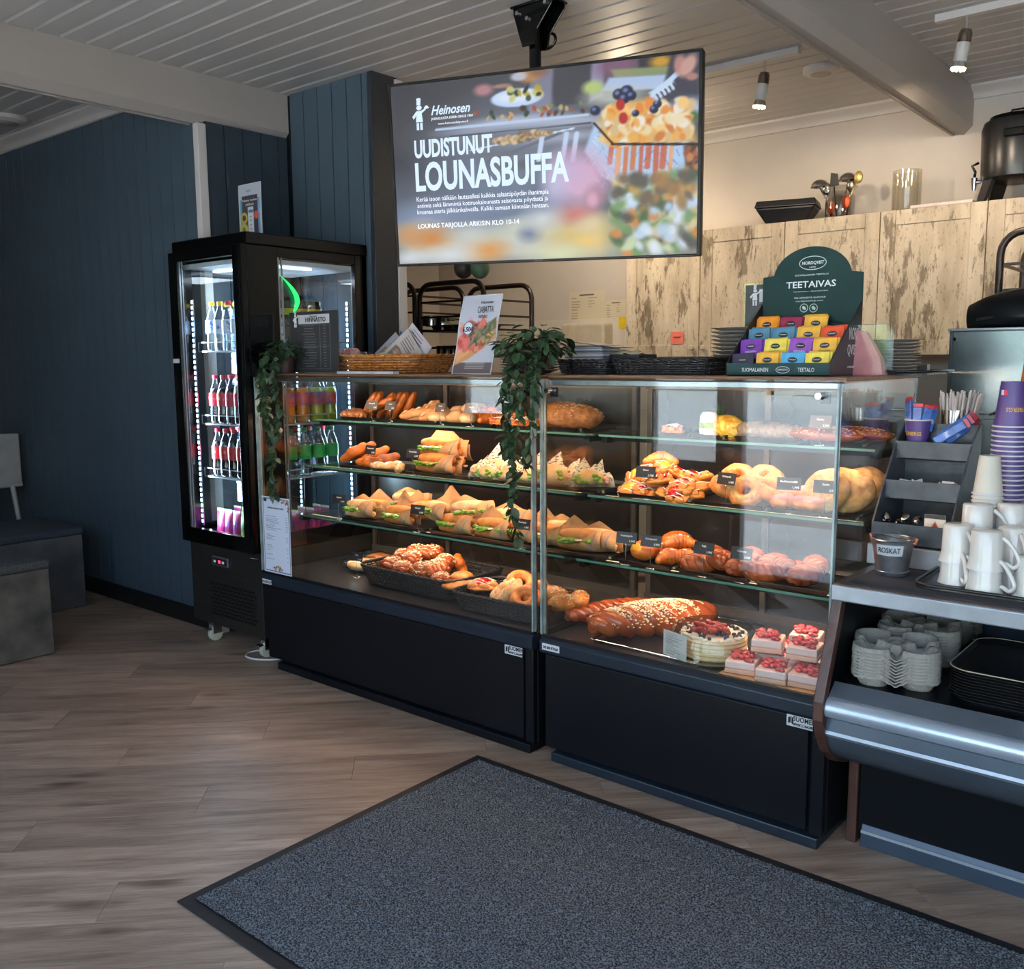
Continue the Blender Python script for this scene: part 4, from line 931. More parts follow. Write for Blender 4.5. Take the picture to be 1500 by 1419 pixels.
# --- second shelf, long case
for k, (px, dy, rz, ry, dz) in enumerate([(521, .05, .35, -.55, .035), (534, .09, .3, -.5, .04), (552, .07, .3, -.42, .03), (566, .04, .2, -.25, .015), (541, .0, .1, -.1, .002)]):
    food('long_brown_bun', 'bread', 'long glossy brown bun on the second shelf, %s from left' % ORD[k+1], F_long(.155, .026, b_dark if k % 2 else b_orange, k), px, 2.82+dy, Z2+tz+dz, rz, 'long brown buns, second shelf', key='lb%d' % (k % 2), ry=ry)
for k, (px, dy) in enumerate([(556, .0), (572, .03), (585, .0), (580, .07)]):
    food('egg_sandwich', 'sandwich', 'open sandwich with egg slices and ham before the brown buns, %s' % ORD[k+1], F_long(.10, .017, b_pale, k, None, f_egg), px, 2.80+dy, Z2+tz, .3+k, 'small egg sandwiches, second shelf', key='eg')
for k, (px, dy, rz, dz, tl) in enumerate([(638, .04, .12, 0, 0), (644, .08, .2, .065, 0), (660, .15, -.1, .03, .5)]):
    food('wrapped_sandwich', 'sandwich', 'long roll sandwich in brown kraft paper on the second shelf, %s one' % ['lower', 'upper', 'rear'][k], F_sand(.20, b_gold, m_kraft, k+1, fold=1.6), px, 2.83+dy, Z2+tz+dz, rz, 'kraft wrapped rolls, second shelf', rx=tl)
for k, (px, dy, sc, rz) in enumerate([(704, .06, 1.0, .2), (716, .02, 1.1, -.1), (729, .10, 1.35, .1), (742, .03, 1.0, .5), (758, .09, 1.2, -.2), (772, .03, 1.0, .3), (790, .07, 1.2, 0), (812, .06, 1.45, .2), (838, .10, 1.2, -.3), (862, .08, 1.25, .6), (880, .12, 1.0, 0)]):
    food('newsprint_sandwich', 'sandwich', 'roll in a pointed newsprint paper twist on the second shelf, %s from left' % ORD[k+1], F_cone(.080, m_news, k), px, 2.81+dy, Z2+tz, rz, 'newsprint wrapped rolls, second shelf', key='nc%d' % (k % 4), scale=sc)
# --- third shelf, long case
P3 = [(528, .04, .2, 0), (552, .10, .4, .0), (585, .03, .1, .0), (600, .12, .6, .045), (628, .12, 1.1, .02), (640, .05, -.2, .035), (668, .02, .15, 0), (655, .16, .2, .02), (690, .08, .9, .05), (722, .03, .12, 0), (748, .12, .4, .03), (765, .05, -.1, 0), (792, .06, .2, 0), (820, .10, .1, .01), (848, .05, .3, 0), (875, .09, .1, 0)]
for k, (px, dy, rz, dz) in enumerate(P3):
    food('wrapped_sandwich', 'sandwich', 'lettuce filled roll in brown paper on the third shelf, %s from left' % ordw(k+1), F_sand(.17, b_gold if k % 3 else b_pale, m_kraft, k, fold=.7+.5*(k % 3)), px, 2.745+dy, Z3+tz+dz, rz, 'brown paper sandwiches on the third shelf', key='ws%d' % (k % 5), scale=.95)
# --- deck of the long case: woven baskets
def basket(name, label, cx, cy, z, w, d, h, m, rz=0, nw=9, flare=.025, loc=None, liner=None):
    t = thing(name, label, 'basket', (cx, cy, z), rz); rows = nw; st = int((w+d)*2/.022)
    def per(s, grow):   # rounded rectangle perimeter
        W, D = w/2+grow, d/2+grow; r = min(W, D)*.35; L_ = [2*(W-r), math.pi*r/2, 2*(D-r), math.pi*r/2]*2; tot = sum(L_); q = (s % 1)*tot
        segs = [((-W+r, -D), (1, 0), 0), ((W-r, -D+r), None, -math.pi/2), ((W, -D+r), (0, 1), 0), ((W-r, D-r), None, 0), ((W-r, D), (-1, 0), 0), ((-W+r, D-r), None, math.pi/2), ((-W, D-r), (0, -1), 0), ((-W+r, -D+r), None, math.pi)]
        for i, l in enumerate(L_):
            if q <= l or i == 7:
                p, dr, a0 = segs[i]
                if dr: return (p[0]+dr[0]*q, p[1]+dr[1]*q)
                a = a0+q/r; return (p[0]+r*math.cos(a), p[1]+r*math.sin(a))
            q -= l
    n = st*2; wv = MB()
    for k in range(rows):
        zz = .006+(h-.012)*k/(rows-1); gr = flare*k/(rows-1); pts = []
        for i in range(n):
            off = .0025*(1 if (i+k) % 2 else -1); p = per(i/n, gr+off); pts.append((p[0], p[1], zz+.0012*((i % 4) < 2)))
        wv.tube(pts, h/rows*.42, 5, closed=True)
    obj('weave', wv, m, t, smooth='all')
    us = MB()
    for i in range(st):
        a = per(i/st, 0); b = per(i/st, flare); us.tube([(a[0], a[1], .002), (b[0], b[1], h)], .0022, 5)
    obj('uprights', us, m, t)
    rim = MB(); 
    for q in range(2): rim.tube([(*per(i/n, flare+.004*math.sin(i*1.1+q*3.1)), h+.003*math.cos(i*1.1+q*3.1)) for i in range(n)], .0042, 6, closed=True)
    obj('rim', rim, m, t, smooth='all')
    obj('bottom', MB().prism([per(i/32, -.002) for i in range(32)], .001, .005), m, t)
    return t
xb0 = (PX(535, 2.60, Z0)+PX(700, 2.58, Z0))/2
basket('black_basket', 'black woven basket of sesame buns on the deck of the long case', -2.80, 2.80, Z0, .52, .30, .085, m_wick, rz=-.02)
basket('black_basket', 'smaller black woven basket of pretzels beside the divider', -2.245, 2.72, Z0, .40, .26, .075, m_wick, rz=.05)
g = random.Random(12)
for k, (px, y, dz, sc) in enumerate([(575, 2.76, .045, 1), (590, 2.70, .05, 1.05), (604, 2.78, .075, 1.1), (622, 2.71, .055, 1.15), (640, 2.76, .06, 1.1), (632, 2.86, .10, 1), (612, 2.88, .09, .95), (652, 2.82, .08, 1), (590, 2.85, .07, .9), (646, 2.70, .035, 1)]):
    food('sesame_bun', 'bun', 'glossy brown bun with pale seeds in the larger black basket, %s one' % ORD[k+1], lambda t: (F_twist(.105, .026, b_rust, 3, 3, 90, 1.1)(t)), px, y, Z0+dz, g.uniform(0, 3), 'seeded buns in the larger black basket', key='sb', scale=sc*.95)
food('golden_roll', 'bread', 'golden roll standing on end at the back of the black basket', F_long(.10, .026, b_orange, 2), 668, 2.88, Z0+.08, 0, ry=1.25)
food('golden_roll', 'bread', 'smooth golden roll lying beside the star pastry', F_bun(.05, .024, b_gold, 7), 677, 2.76, Z0+.052, 0)
food('star_pastry', 'pastry', 'star shaped pastry with red jam at the basket corner', F_danish(.068, b_gold, f_red, 5), 706, 2.72, Z0+.055, .3)
food('golden_roll', 'bread', 'flat golden roll at the front edge of the black basket', F_bun(.06, .018, b_gold, 11), 668, 2.67, Z0+.050, 0)
for k, (px, y, dz, rz, ry) in enumerate([(741, 2.72, .05, 1.3, -.5), (752, 2.70, .055, 1.2, -.6)]):
    food('floury_roll', 'bread', 'upright floury long roll in the smaller basket, %s one' % ['left', 'right'][k], F_long(.13, .026, b_pale, k+5, 2), px, y, Z0+dz, rz, ry=ry)
for k, (px, y, dz, rz) in enumerate([(771, 2.68, .05, .4), (762, 2.80, .07, 1.1), (787, 2.74, .06, .2)]):
    food('pretzel', 'pretzel', 'round golden pretzel ring in the smaller black basket, %s one' % ORD[k+1], F_ring(.040, .022, b_gold, k, b_gold), px, y, Z0+dz, rz, 'pretzels in the smaller basket', rx=.6)
for k, (px, y, dz) in enumerate([(812, 2.74, .055), (826, 2.68, .05), (848, 2.74, .055)]):
    food('seeded_roll', 'bread', 'seeded roll at the right end of the smaller basket, %s one' % ORD[k+1], F_loaf(.125, .038, b_gold, k, 60, f_seed), px, y, Z0+dz, k, 'seeded rolls in the smaller basket')
# film wrapped pastry at left of the deck
t = thing('film_wrapped_bun', 'pale bun in clear film at the left of the long case deck', 'bun', (PX(530, 2.80, Z0), 2.80, Z0))
obj('bun', MB().ell((0, 0, .030), (.08, .06, .028), 20, 10, wob(3, .05)), b_bun, t, smooth='all'); obj('film', MB().ell((0, 0, .032), (.10, .072, .034), 26, 12, wob(8, .12)), m_film, t, smooth='all')
t = thing('film_wrapped_bun', 'second film wrapped bun behind the first, by the black basket', 'bun', (PX(556, 2.93, Z0), 2.93, Z0))
obj('bun', MB().ell((0, 0, .030), (.08, .06, .028), 20, 10, wob(5, .05)), b_gold, t, smooth='all'); obj('film', MB().ell((0, 0, .032), (.10, .072, .034), 26, 12, wob(2, .12)), m_film, t, smooth='all')
# --- shorter case, top shelf
for a, b, l in ((962, 1012, 'small black tray at the left of the short case top shelf'), (1022, 1060, 'narrow black tray holding the wrapped roll'), (1075, 1170, 'wide black tray holding the twisted loaf'), (1182, 1268, 'black tray holding the long seeded loaves')):
    shelf_tray(a, b, 2.865, Z1, .24, m_tray, l)
food('small_pastry', 'pastry', 'small brown pastry at the left of the short case top shelf', F_danish(.042, b_cinn, None, 3), 985, 2.92, Z1+tz, 0)
food('striped_pastry', 'pastry', 'yellow striped pastry beside the pineapple leaves', F_twist(.15, .030, mat('yellow_stripe_pastry', H('e8d060'), .4, col2=H('b07a20'), vscale=40), 2, 3, None, 2.5), 1064, 2.95, Z1+tz, -.6)
pl = thing('pineapple_top', 'green leafy pineapple crown behind the striped pastry', 'fruit top', (PX(1052, 3.02, Z1), 3.02, Z1))
mb = MB()
for k in range(16):
    a = k*2.4; q = .2+.8*(k/16); h = .10*(1-.4*q); mb.add([(.006*math.cos(a+1.5), .006*math.sin(a+1.5), .035), (-.006*math.cos(a+1.5), -.006*math.sin(a+1.5), .035), (.05*q*math.cos(a), .05*q*math.sin(a), .035+h)], [(0, 1, 2)])
obj('crown_leaves', mb, mat('pineapple_leaf', H('3c6a34'), .5, var=.3), pl); obj('fruit_body', MB().ell((0, 0, .022), (.035, .035, .022), 14, 8), mat('pineapple_skin', H('a8862c'), .6, col2=H('6a5a20'), vscale=60), pl, smooth='all')
food('twisted_loaf', 'bread', 'long grey brown twisted loaf in the middle of the top shelf', F_twist(.30, .024, bread('grey_twist', '8a7a66', '54483a', .5), 3, 3, None, 5), 1122, 2.93, Z1+tz, 0)
wr = thing('wrapped_roll', 'white paper wrapped roll standing on the top shelf of the short case', 'roll', (PX(1038, 2.93, Z1), 2.93, Z1+tz))
obj('paper', MB().lathe([(0, 0), (.030, 0), (.033, .02), (.031, .07), (.022, .085), (0, .088)], 16), m_napkin, wr, smooth=True); obj('band', MB().lathe([(.0335, .03), (.0333, .05)], 16), f_lett, wr)
for k, (px, dy, dz) in enumerate([(1210, .04, 0), (1250, .11, 0), (1282, .06, 0)]):
    food('seeded_baguette', 'bread', 'long seed crusted baguette at the right of the top shelf, %s one' % ['left', 'middle', 'right'][k], F_loaf(.25, .032, b_dark if k == 1 else b_rust, k+2, 140, b_pale), px, 2.88+dy, Z1+tz, .04+.05*k) if k < 2 else None
# --- shorter case, second shelf
for a, b, l in ((905, 1008, 'black tray of red danishes on the short case second shelf'), (1014, 1122, 'black tray of ring buns on the second shelf'), (1130, 1258, 'black tray of pink pastries and rye cakes')):
    shelf_tray(a, b, 2.79, Z2, .30, m_tray, l)
DN = [(925, .03, .0, 0), (945, .02, .0, 1), (962, .06, .03, 0), (980, .02, .0, 1), (998, .05, .02, 1), (1012, .02, .0, 0), (935, .10, .04, 0), (955, .13, .065, 1), (972, .12, .07, 0), (990, .12, .06, 1), (1010, .12, .05, 1), (1026, .06, .02, 0), (1030, .14, .04, 1), (968, .02, .045, 1), (1000, .0, .035, 1)]
for k, (px, dy, dz, c) in enumerate(DN):
    food('jam_danish', 'pastry', '%s danish in the heap on the left tray, %s of the heap' % (['plain golden', 'red jam'][c], ordw(k+1)), F_danish(.050, b_gold, f_red if c else f_cheese, k), px, 2.82+dy, Z2+tz+dz, k*.9, 'heaped danishes on the short case second shelf', key='jd%d' % c, rx=random.uniform(.0, .6), ry=random.uniform(-.3, .3))
food('apple_turnover', 'pastry', 'smooth golden turnover on top of the danish heap', F_croissant(.12, .034, b_gold, 3), 968, 2.98, Z2+tz+.085, .5)
food('hanging_danish', 'pastry', 'golden danish hanging over the front edge of the tray', F_danish(.050, b_gold, f_red, 9), 996, 2.805, Z2+tz+.022, 0, rx=1.0)
for k, (px, dy, dz, rx) in enumerate([(1098, .04, .004, .9), (1082, .12, .028, 1.0), (1120, .14, .028, .8), (1064, .06, .0, .4), (1120, .06, .0, .5), (1140, .12, .01, .4)]):
    food('ring_bun', 'bun', 'round crumb topped ring bun on the second shelf, %s one' % ORD[k+1], F_ring(.040, .024, b_gold, k, b_cookie), px, 2.82+dy, Z2+tz+dz+.03, k*.4, 'ring buns on the second shelf', key='rb', rx=rx)
for k, (px, dy, rz, dz) in enumerate([(1148, .03, 1.1, 0), (1160, .10, .9, .02), (1178, .04, .5, 0), (1186, .10, .4, .025), (1192, .03, .9, 0)]):
    def bb_(t, k=k): F_bun(.046, .024, b_gold, k)(t); obj('pink_glaze', MB().ell((0, 0, .031), (.043, .041, .021), 18, 8, wob(k, .05)), f_pink, t, smooth='all')
    food('pink_glazed_bun', 'bun', 'bun with pink glaze before the rye cakes, %s one' % ORD[k+1], bb_, px, 2.82+dy, Z2+tz+dz, rz, 'pink glazed buns on the second shelf')
for k, (px, dy, lean) in enumerate([(1213, .02, -1.15), (1222, .06, -1.10), (1236, .10, -1.05), (1248, .05, -1.1), (1262, .10, -1.05), (1272, .15, -1.0)]):
    food('rye_cake', 'bread', 'large flat round rye cake leaning in a row, %s from left' % ORD[k+1], F_disc(.072, .018, b_cookie, k), px, 2.86+dy, Z2+tz+.066, 0, 'large round rye cakes, right of second shelf', key='rc', rx=-lean, ry=.12*k)
# --- shorter case, third shelf
for a, b, l in ((905, 985, 'black tray of custard buns on the short case third shelf'), (992, 1100, 'black tray of croissants on the third shelf'), (1106, 1215, 'black tray at the right of the third shelf')):
    shelf_tray(a, b, 2.72, Z3, .28, m_tray, l)
def egg_(t): F_bun(.052, .036, b_orange, 3)(t); obj('custard', MB().ell((0, -.034, .040), (.030, .016, .026), 16, 10), f_cheese, t, smooth='all')
food('custard_bun', 'bun', 'round bun with yellow custard centre at the left of the third shelf', egg_, 944, 2.80, Z3+tz, -.3)
food('smooth_bun', 'bun', 'smooth glossy orange bun at the back of the third shelf', F_bun(.065, .045, b_orange, 4), 992, 2.94, Z3+tz, 0)
for k, (px, dy, rz, dz) in enumerate([(970, .10, .3, 0), (984, .03, 1.0, 0), (1003, .05, .2, .0), (996, .10, .8, .04)]):
    food('pearl_sugar_bun', 'bun', 'twisted bun with white pearl sugar on the third shelf, %s one' % ORD[k+1], F_croissant(.125, .033, b_orange, k, True), px, 2.75+dy, Z3+tz+dz, rz, 'pearl sugar buns on the third shelf', key='ps')
for k in range(12):
    px = 1024+k*15.5; food('crossed_pastry', 'pastry', 'rust brown crossed pastry on the third shelf, %s from left' % ORD[k+1], F_twist(.115, .025, b_rust, k, 3, None, 1.5), px, 2.76+.09*(k % 2), Z3+tz+.012*(k % 3), .5+k, 'rust brown pastries on the third shelf', key='xp%d' % (k % 2))
# --- deck of the short case
wt = thing('wire_tray', 'silver edged tray under the braided loaves', 'tray', (PX(945, 2.63, Z0), 2.56, Z0), .0)
obj('plate', MB().box(-.16, .22, 0, .50, 0, .003), m_tray, wt); obj('wire_rim', MB().tube([(-.17, -.01, .012), (.23, -.01, .012), (.23, .51, .012), (-.17, .51, .012)], .004, 8, closed=True), m_chrome, wt, smooth='all')
food('braided_loaf', 'bread', 'long braided loaf without seeds at the left of the deck', F_twist(.40, .030, b_rust, 1, 3, None, 4), 903, 2.84, Z0+.004, 1.05)
food('braided_loaf', 'bread', 'thick braided loaf covered with pale seeds', F_twist(.47, .046, b_rust, 2, 3, 1200, 2.4), 957, 2.775, Z0+.004, 1.0)
# layer cake in a clear dome
ck = thing('layer_cake', 'berry topped layer cake under a clear plastic dome', 'cake', (PX(1045, 2.68, Z0), 2.68, Z0))
obj('dome_base', MB().lathe([(0, 0), (.145, 0), (.150, .006), (.146, .012), (.14, .012), (0, .008)], 40), glass_mat('cake_dome', boost=1.7), ck, smooth=True)
obj('dome', MB().lathe([(.146, .010), (.142, .04), (.138, .085), (.120, .105), (0, .108)], 40), glass_mat('cake_dome'), ck, smooth=True)
for k in range(5): obj('sponge_layer', MB().lathe([(0, .012+k*.013), (.103, .012+k*.013), (.107, .018+k*.013), (.103, .0235+k*.013), (0, .0235+k*.013)], 36), mat('sponge', H('e3c490'), .8, var=.12, vscale=60, bump=.4, bscale=120), ck, smooth=True)
for k in range(5): obj('cream_layer', MB().lathe([(0, .0225+k*.013), (.101, .0225+k*.013), (.101, .0262+k*.013), (0, .0262+k*.013)], 32), f_cream, ck)
g = random.Random(2); mb = MB(); mb2 = MB(); mb3 = MB()
for k in range(70): a = g.uniform(0, 6.28); r = .10*math.sqrt(g.random()); mb.ell((r*math.cos(a), r*math.sin(a), .081+g.uniform(0, .006)), (.007, .007, .006), 7, 5)
for k in range(22): a = g.uniform(0, 6.28); r = .07*math.sqrt(g.random()); mb2.ell((r*math.cos(a)-.01, r*math.sin(a), .090+g.uniform(0, .012)), (.015, .011, .009), 8, 6, M=None)
for k in range(60): a = g.uniform(0, 6.28); mb3.ell((.098*math.cos(a), .098*math.sin(a), .080+g.uniform(-.003, .005)), (.010, .007, .005), 6, 4)
obj('blueberries', mb, f_berry, ck, smooth='all'); obj('strawberries', mb2, f_straw, ck, smooth='all'); obj('cream_crumb', mb3, f_cream, ck, smooth='all')
lb = Paint(60, 70, (.78, .76, .74)); g = random.Random(9)
for k in range(17): v = .9-k*.05; lb.rect(.1, .1+g.uniform(.3, .75), v, v+.018, (.45, .44, .44))
pic('paper_label', lb.a, -.085, .02, .012, .096, ck, -.142, M=T(0, 0, 0, rz=-.28))
# strawberry slices
sb_ = thing('cake_board', 'gold edged board under the strawberry cream slices', 'tray', (-1.165, 2.55, Z0)); obj('board', MB().box(-.13, .17, -.02, .40, 0, .004), mat('gold_board', H('c8a070'), .4, metal=.3), sb_)
k = 0
for (x, y, dz, rz) in ((-1.245, 2.60, 0, .2), (-1.135, 2.58, 0, .15), (-1.04, 2.60, 0, .1), (-1.20, 2.72, 0, .2), (-1.09, 2.71, 0, .2), (-1.195, 2.665, .062, .3), (-1.075, 2.66, .062, .15), (-1.17, 2.84, 0, .1), (-1.06, 2.84, 0, .1), (-1.12, 2.78, .062, .2)):
    k += 1
    def sl(t, k=k):
        obj('sponge', MB().box(-.047, .047, -.047, .047, 0, .016), mat('pink_sponge', H('d8a890'), .8, var=.15, bump=.3), t, bevel=.004)
        obj('cream', MB().box(-.046, .046, -.046, .046, .016, .040), mat('rose_cream', H('e6c4bc'), .5, var=.06), t, bevel=.004)
        g = random.Random(k); mb = MB()
        for q in range(30): mb.ell((g.uniform(-.038, .038), g.uniform(-.038, .038), .044+g.uniform(0, .007)), (.011, .009, .006), 7, 5)
        obj('strawberries', mb, f_straw, t, smooth='all')
    food('strawberry_slice', 'cake', 'square strawberry cream slice %s, %s one' % ('on the upper layer' if dz else 'on the board', ordw(k)), sl, 0, y, Z0+.0045+dz, rz, 'strawberry cream slices', key='ss', x=x)
# price cards
SG = [(545, 2.845, Z1, 'Kierrepulla', 'at the left of the top shelf'), (572, 2.845, Z1, 'Munkki', 'before the doughnuts'), (645, 2.838, Z1, 'Patonki', 'before the short baguettes'), (690, 2.838, Z1, 'Sämpylä', 'before the round rolls'),
 (543, 2.775, Z2, 'Possomunkki', 'before the long brown buns'), (605, 2.775, Z2, 'Munavoileipä', 'by the egg sandwiches'), (497, 2.705, Z3, 'Täytetty', 'at the left of the third shelf'), (612, 2.705, Z3, 'Sämpylä', 'before the brown paper sandwiches'), (765, 2.705, Z3, 'Kasvisleipä', 'at the right of the third shelf'),
 (523, 2.70, Z0, 'Pulla', 'before the film wrapped buns'),
 (945, 2.795, Z2, 'Viineri', 'before the red danishes', ), (1063, 2.795, Z2, 'Rahkapulla', 'between danishes and ring buns'), (1154, 2.795, Z2, 'Berliininmunkki', 'before the pink buns'), (1208, 2.795, Z2, 'Rieska', 'before the rye cakes'),
 (917, 2.715, Z3, 'Voisilmäpulla', 'at the left of the short case third shelf'), (953, 2.715, Z3, 'Korvapuusti', 'before the custard bun'), (1030, 2.715, Z3, 'Pulla', 'before the sugar buns'), (1085, 2.715, Z3, 'Croissant', 'in the middle of the third shelf'), (1200, 2.845, Z1, 'Patonki', 'before the long seeded loaves')]
for k, (px, y, z, wd, wh) in enumerate(SG):
    sign(px, y-.0, z, wd, 'small black price card %s' % wh, hh=.075 if z < Z1 else .055, rz=random.uniform(-.25, .25), price=['1,90', '2,50', '2,90', '5,90'][k % 4])
# ================================================================== television on its ceiling pole
def fit_text(parent, s, x0, x1, z0, z1, m, y=-.0015, M=None, bold=.0, name='lettering', shear=0, rot=0):
    """lettering stretched into the box x0..x1, z0..z1 of the local x-z plane"""
    o = text(parent, s, 0, 0, 1.0, m, y=0, align='LEFT', name=name, bold=bold, shear=shear, res=4 if z1-z0 > .04 else 2)
    me = o.data; n = len(me.vertices); a = np.empty(n*3, np.float32); me.vertices.foreach_get('co', a); a = a.reshape(-1, 3)
    lo = a.min(0); hi = a.max(0)
    a[:, 0] = x0+(a[:, 0]-lo[0])/(hi[0]-lo[0])*(x1-x0); a[:, 2] = z0+(a[:, 2]-lo[2])/(hi[2]-lo[2])*(z1-z0); a[:, 1] += y
    me.vertices.foreach_set('co', a.ravel()); me.update()
    if rot:
        c = Vector(((x0+x1)/2, 0, (z0+z1)/2)); me.transform(Matrix.Translation(c) @ Matrix.Rotation(rot, 4, 'Y') @ Matrix.Translation(-c))
    if M is not None: me.transform(M)
    return o
tv = thing('television', 'large flat television showing a lunch buffet advert, hung from the ceiling', 'television', (-2.248, 2.847, 2.118), 0)
tv.rotation_euler = (math.radians(5.25), math.radians(.72), math.radians(17.92))
TM = Matrix.Translation(tv.location) @ tv.rotation_euler.to_matrix().to_4x4(); TMi = TM.inverted()
def tvxy(px, py):
    o = TMi @ _C; d = TMi.to_3x3() @ ray(px, py); q = o - d*(o.y/d.y); return q.x, q.z
TW, TH = 1.205, .672
def uv(px, py): x, z = tvxy(px, py); return x/TW+.5, z/TH+.5
m_tvb = mat('black_tv_plastic', H('08090b'), .35, spec=.15)
obj('housing', MB().box(-.615, .615, .004, .045, -.346, .346), m_tvb, tv, bevel=.006)
b = MB(); b.box(-.615, -TW/2, -.006, .004, -.346, .346).box(TW/2, .615, -.006, .004, -.346, .346).box(-TW/2, TW/2, -.006, .004, TH/2, .346).box(-TW/2, TW/2, -.006, .004, -.346, -TH/2)
bz = obj('bezel', b, m_tvb, tv, bevel=.002); text(bz, 'PHILIPS', .0, -.3445, .011, mat('grey_print', H('50545c'), .5), y=-.0068)
P = Paint(330, 186, (.31, .32, .35))
def E(px, py, rx, ry, c, soft=.5, op=1, rot=0): u, v = uv(px, py); return P.ell(u, v, rx/452, ry/275, c, soft, op, -rot)
def Q(pts, c, op=1, soft=.012): return P.poly([uv(*p) for p in pts][::-1], c, op, soft)
E(600, 140, 90, 90, (.25, .25, .28), .9, .8); E(660, 210, 120, 60, (.29, .30, .33), .9, .8); E(600, 245, 60, 25, (.22, .22, .27), .9, .7)
E(730, 300, 120, 55, (.46, .54, .67), .9, .9); E(620, 320, 60, 20, (.55, .62, .75), .9, .9); E(760, 200, 110, 45, (.55, .60, .70), .8, .7)
Q([(800, 84), (868, 80), (862, 150), (812, 156)], (.27, .27, .31)); Q([(868, 80), (886, 78), (884, 140), (864, 150)], (.60, .60, .72)); Q([(780, 90), (812, 88), (806, 170), (772, 170)], (.55, .55, .66), .8)
E(905, 95, 28, 18, (.50, .36, .46)); Q([(936, 76), (1000, 74), (1000, 96), (936, 100)], (.20, .20, .24)); E(968, 90, 14, 8, (.80, .62, .2)); Q([(895, 102), (990, 96), (985, 108), (900, 114)], (.60, .66, .45), .8)
Q([(892, 114), (988, 108), (975, 130), (880, 134)], (.70, .78, .92)); E(900, 140, 40, 12, (.80, .82, .78), .5, .8); E(868, 128, 14, 9, (.72, .80, .50), .4)
Q([(985, 78), (1026, 76), (1022, 165), (965, 150)], (.24, .24, .30)); E(1008, 160, 26, 14, (.70, .76, .88)); E(1008, 172, 18, 9, (.30, .42, .28), .3)
for (x, y, c) in ((700, 190, .62), (740, 178, .70), (790, 176, .72), (840, 178, .7), (700, 205, .45), (730, 225, .42), (780, 240, .36), (830, 200, .66)): E(x, y, 55, 7, (c, c*1.05, c*1.18), .6, .85)
P.line(*uv(640, 190), *uv(860, 168), .007, (.75, .83, .95)); P.line(*uv(660, 200), *uv(865, 180), .004, (.30, .33, .38)); P.line(*uv(712, 238), *uv(820, 195), .008, (.40, .43, .50)); P.line(*uv(690, 220), *uv(840, 188), .004, (.85, .9, 1))
for x in (795, 830, 845): P.line(*uv(x, 195), *uv(x-6, 235), .008, (.78, .85, .96))
E(757, 143, 39, 13, (.78, .87, 1.0), .08); E(757, 141, 30, 8, (.88, .93, 1.0), .3); P.spots(16, (*sorted((uv(742, 0)[0], uv(790, 0)[0])), uv(757, 146)[1], uv(757, 128)[1]), .012, [(.15, .18, .12), (.72, .66, .25), (.2, .26, .16), (.8, .78, .5)], seed=3)
E(708, 132, 14, 8, (.72, .52, .55), .4); E(735, 126, 14, 3, (.66, .50, .48), .3); E(775, 110, 18, 10, (.72, .52, .34), .3); E(790, 102, 14, 9, (.55, .40, .33), .4); E(760, 112, 12, 6, (.75, .76, .82), .3)
for k in range(60):
    t_ = k/60; x = 725+80*t_; E(x+random.uniform(-3, 3), 208-14*t_+random.uniform(-9, 7)*math.sin(math.pi*t_+.2), 5, 3.2, random.choice([(.75, .64, .48), (.60, .48, .36), (.85, .76, .60), (.50, .42, .34)]), .3)
P.spots(34, (uv(690, 170)[0], uv(862, 170)[0], uv(770, 172)[1], uv(770, 158)[1]), .008, [(.20, .28, .18), (.7, .3, .2), (.78, .7, .5), (.3, .22, .2), (.5, .55, .35)], seed=5)
# bowl, fruit salad, tongs
Q([(872, 178), (1010, 205), (1003, 262), (935, 285), (880, 258), (856, 222)], (.70, .82, .96)); g = random.Random(6)
for k in range(120): x = g.uniform(860, 1000); y = g.uniform(190, 275); P.line(*uv(x, y), *uv(x+g.uniform(-9, 9), y+g.uniform(4, 10)), .0018, g.choice([(.45, .58, .78), (.88, .95, 1), (.58, .70, .88)]), .8)
for k in range(9): x = 896+k*11; P.line(*uv(x, 213), *uv(x-3, 230+g.uniform(0, 42)), .006+.005*g.random(), g.choice([(.85, .40, .15), (.95, .62, .35), (.8, .3, .15), (.9, .85, .8)]), .75)
Q([(1002, 214), (1028, 212), (1026, 262), (1006, 258)], (.28, .17, .14)); P.spots(22, (uv(1004, 235)[0], uv(1026, 235)[0], uv(1015, 262)[1], uv(1015, 214)[1]), .011, [(.62, .34, .20), (.80, .52, .32), (.2, .12, .1), (.7, .42, .28)], seed=8)
Q([(874, 178), (905, 150), (960, 142), (1010, 172), (1022, 208), (897, 210)], (.86, .70, .46), 1, .03)
P.spots(150, (uv(884, 190)[0], uv(1012, 190)[0], uv(950, 206)[1], uv(950, 152)[1]), .016, [(.93, .70, .35), (.92, .55, .22), (.94, .88, .72), (.85, .74, .55), (.97, .80, .50), (.80, .45, .2), (.95, .93, .90)], seed=11)
for (x, y, r) in ((906, 138, 8), (918, 134, 9), (914, 144, 8), (925, 140, 7), (872, 162, 7), (963, 152, 6), (958, 160, 6), (931, 166, 5)): E(x, y, r, r*.95, (.12, .14, .25), .15); E(x-2, y-2, r*.4, r*.35, (.45, .52, .75), .6)
for (x, y) in ((909, 153), (913, 173)): E(x, y, 6, 8, (.72, .16, .16), .2)
P.line(*uv(957, 140), *uv(995, 105), .010, (.76, .86, .98)); Q([(950, 136), (985, 112), (990, 130), (962, 148)], (.80, .88, .98), 1, .01)
for k in range(5): P.line(*uv(962+k*6, 138-k*4), *uv(967+k*6, 146-k*4), .003, (.22, .22, .28))
E(996, 95, 8, 14, (.72, .52, .50), .3); E(1008, 96, 9, 16, (.80, .62, .58), .3, 1, .6); E(1014, 112, 8, 5, (.70, .50, .48), .3)
P.line(*uv(898, 211), *uv(1030, 211), .0065, (.05, .05, .08)); P.line(*uv(870, 180), *uv(898, 211), .004, (.07, .07, .1))
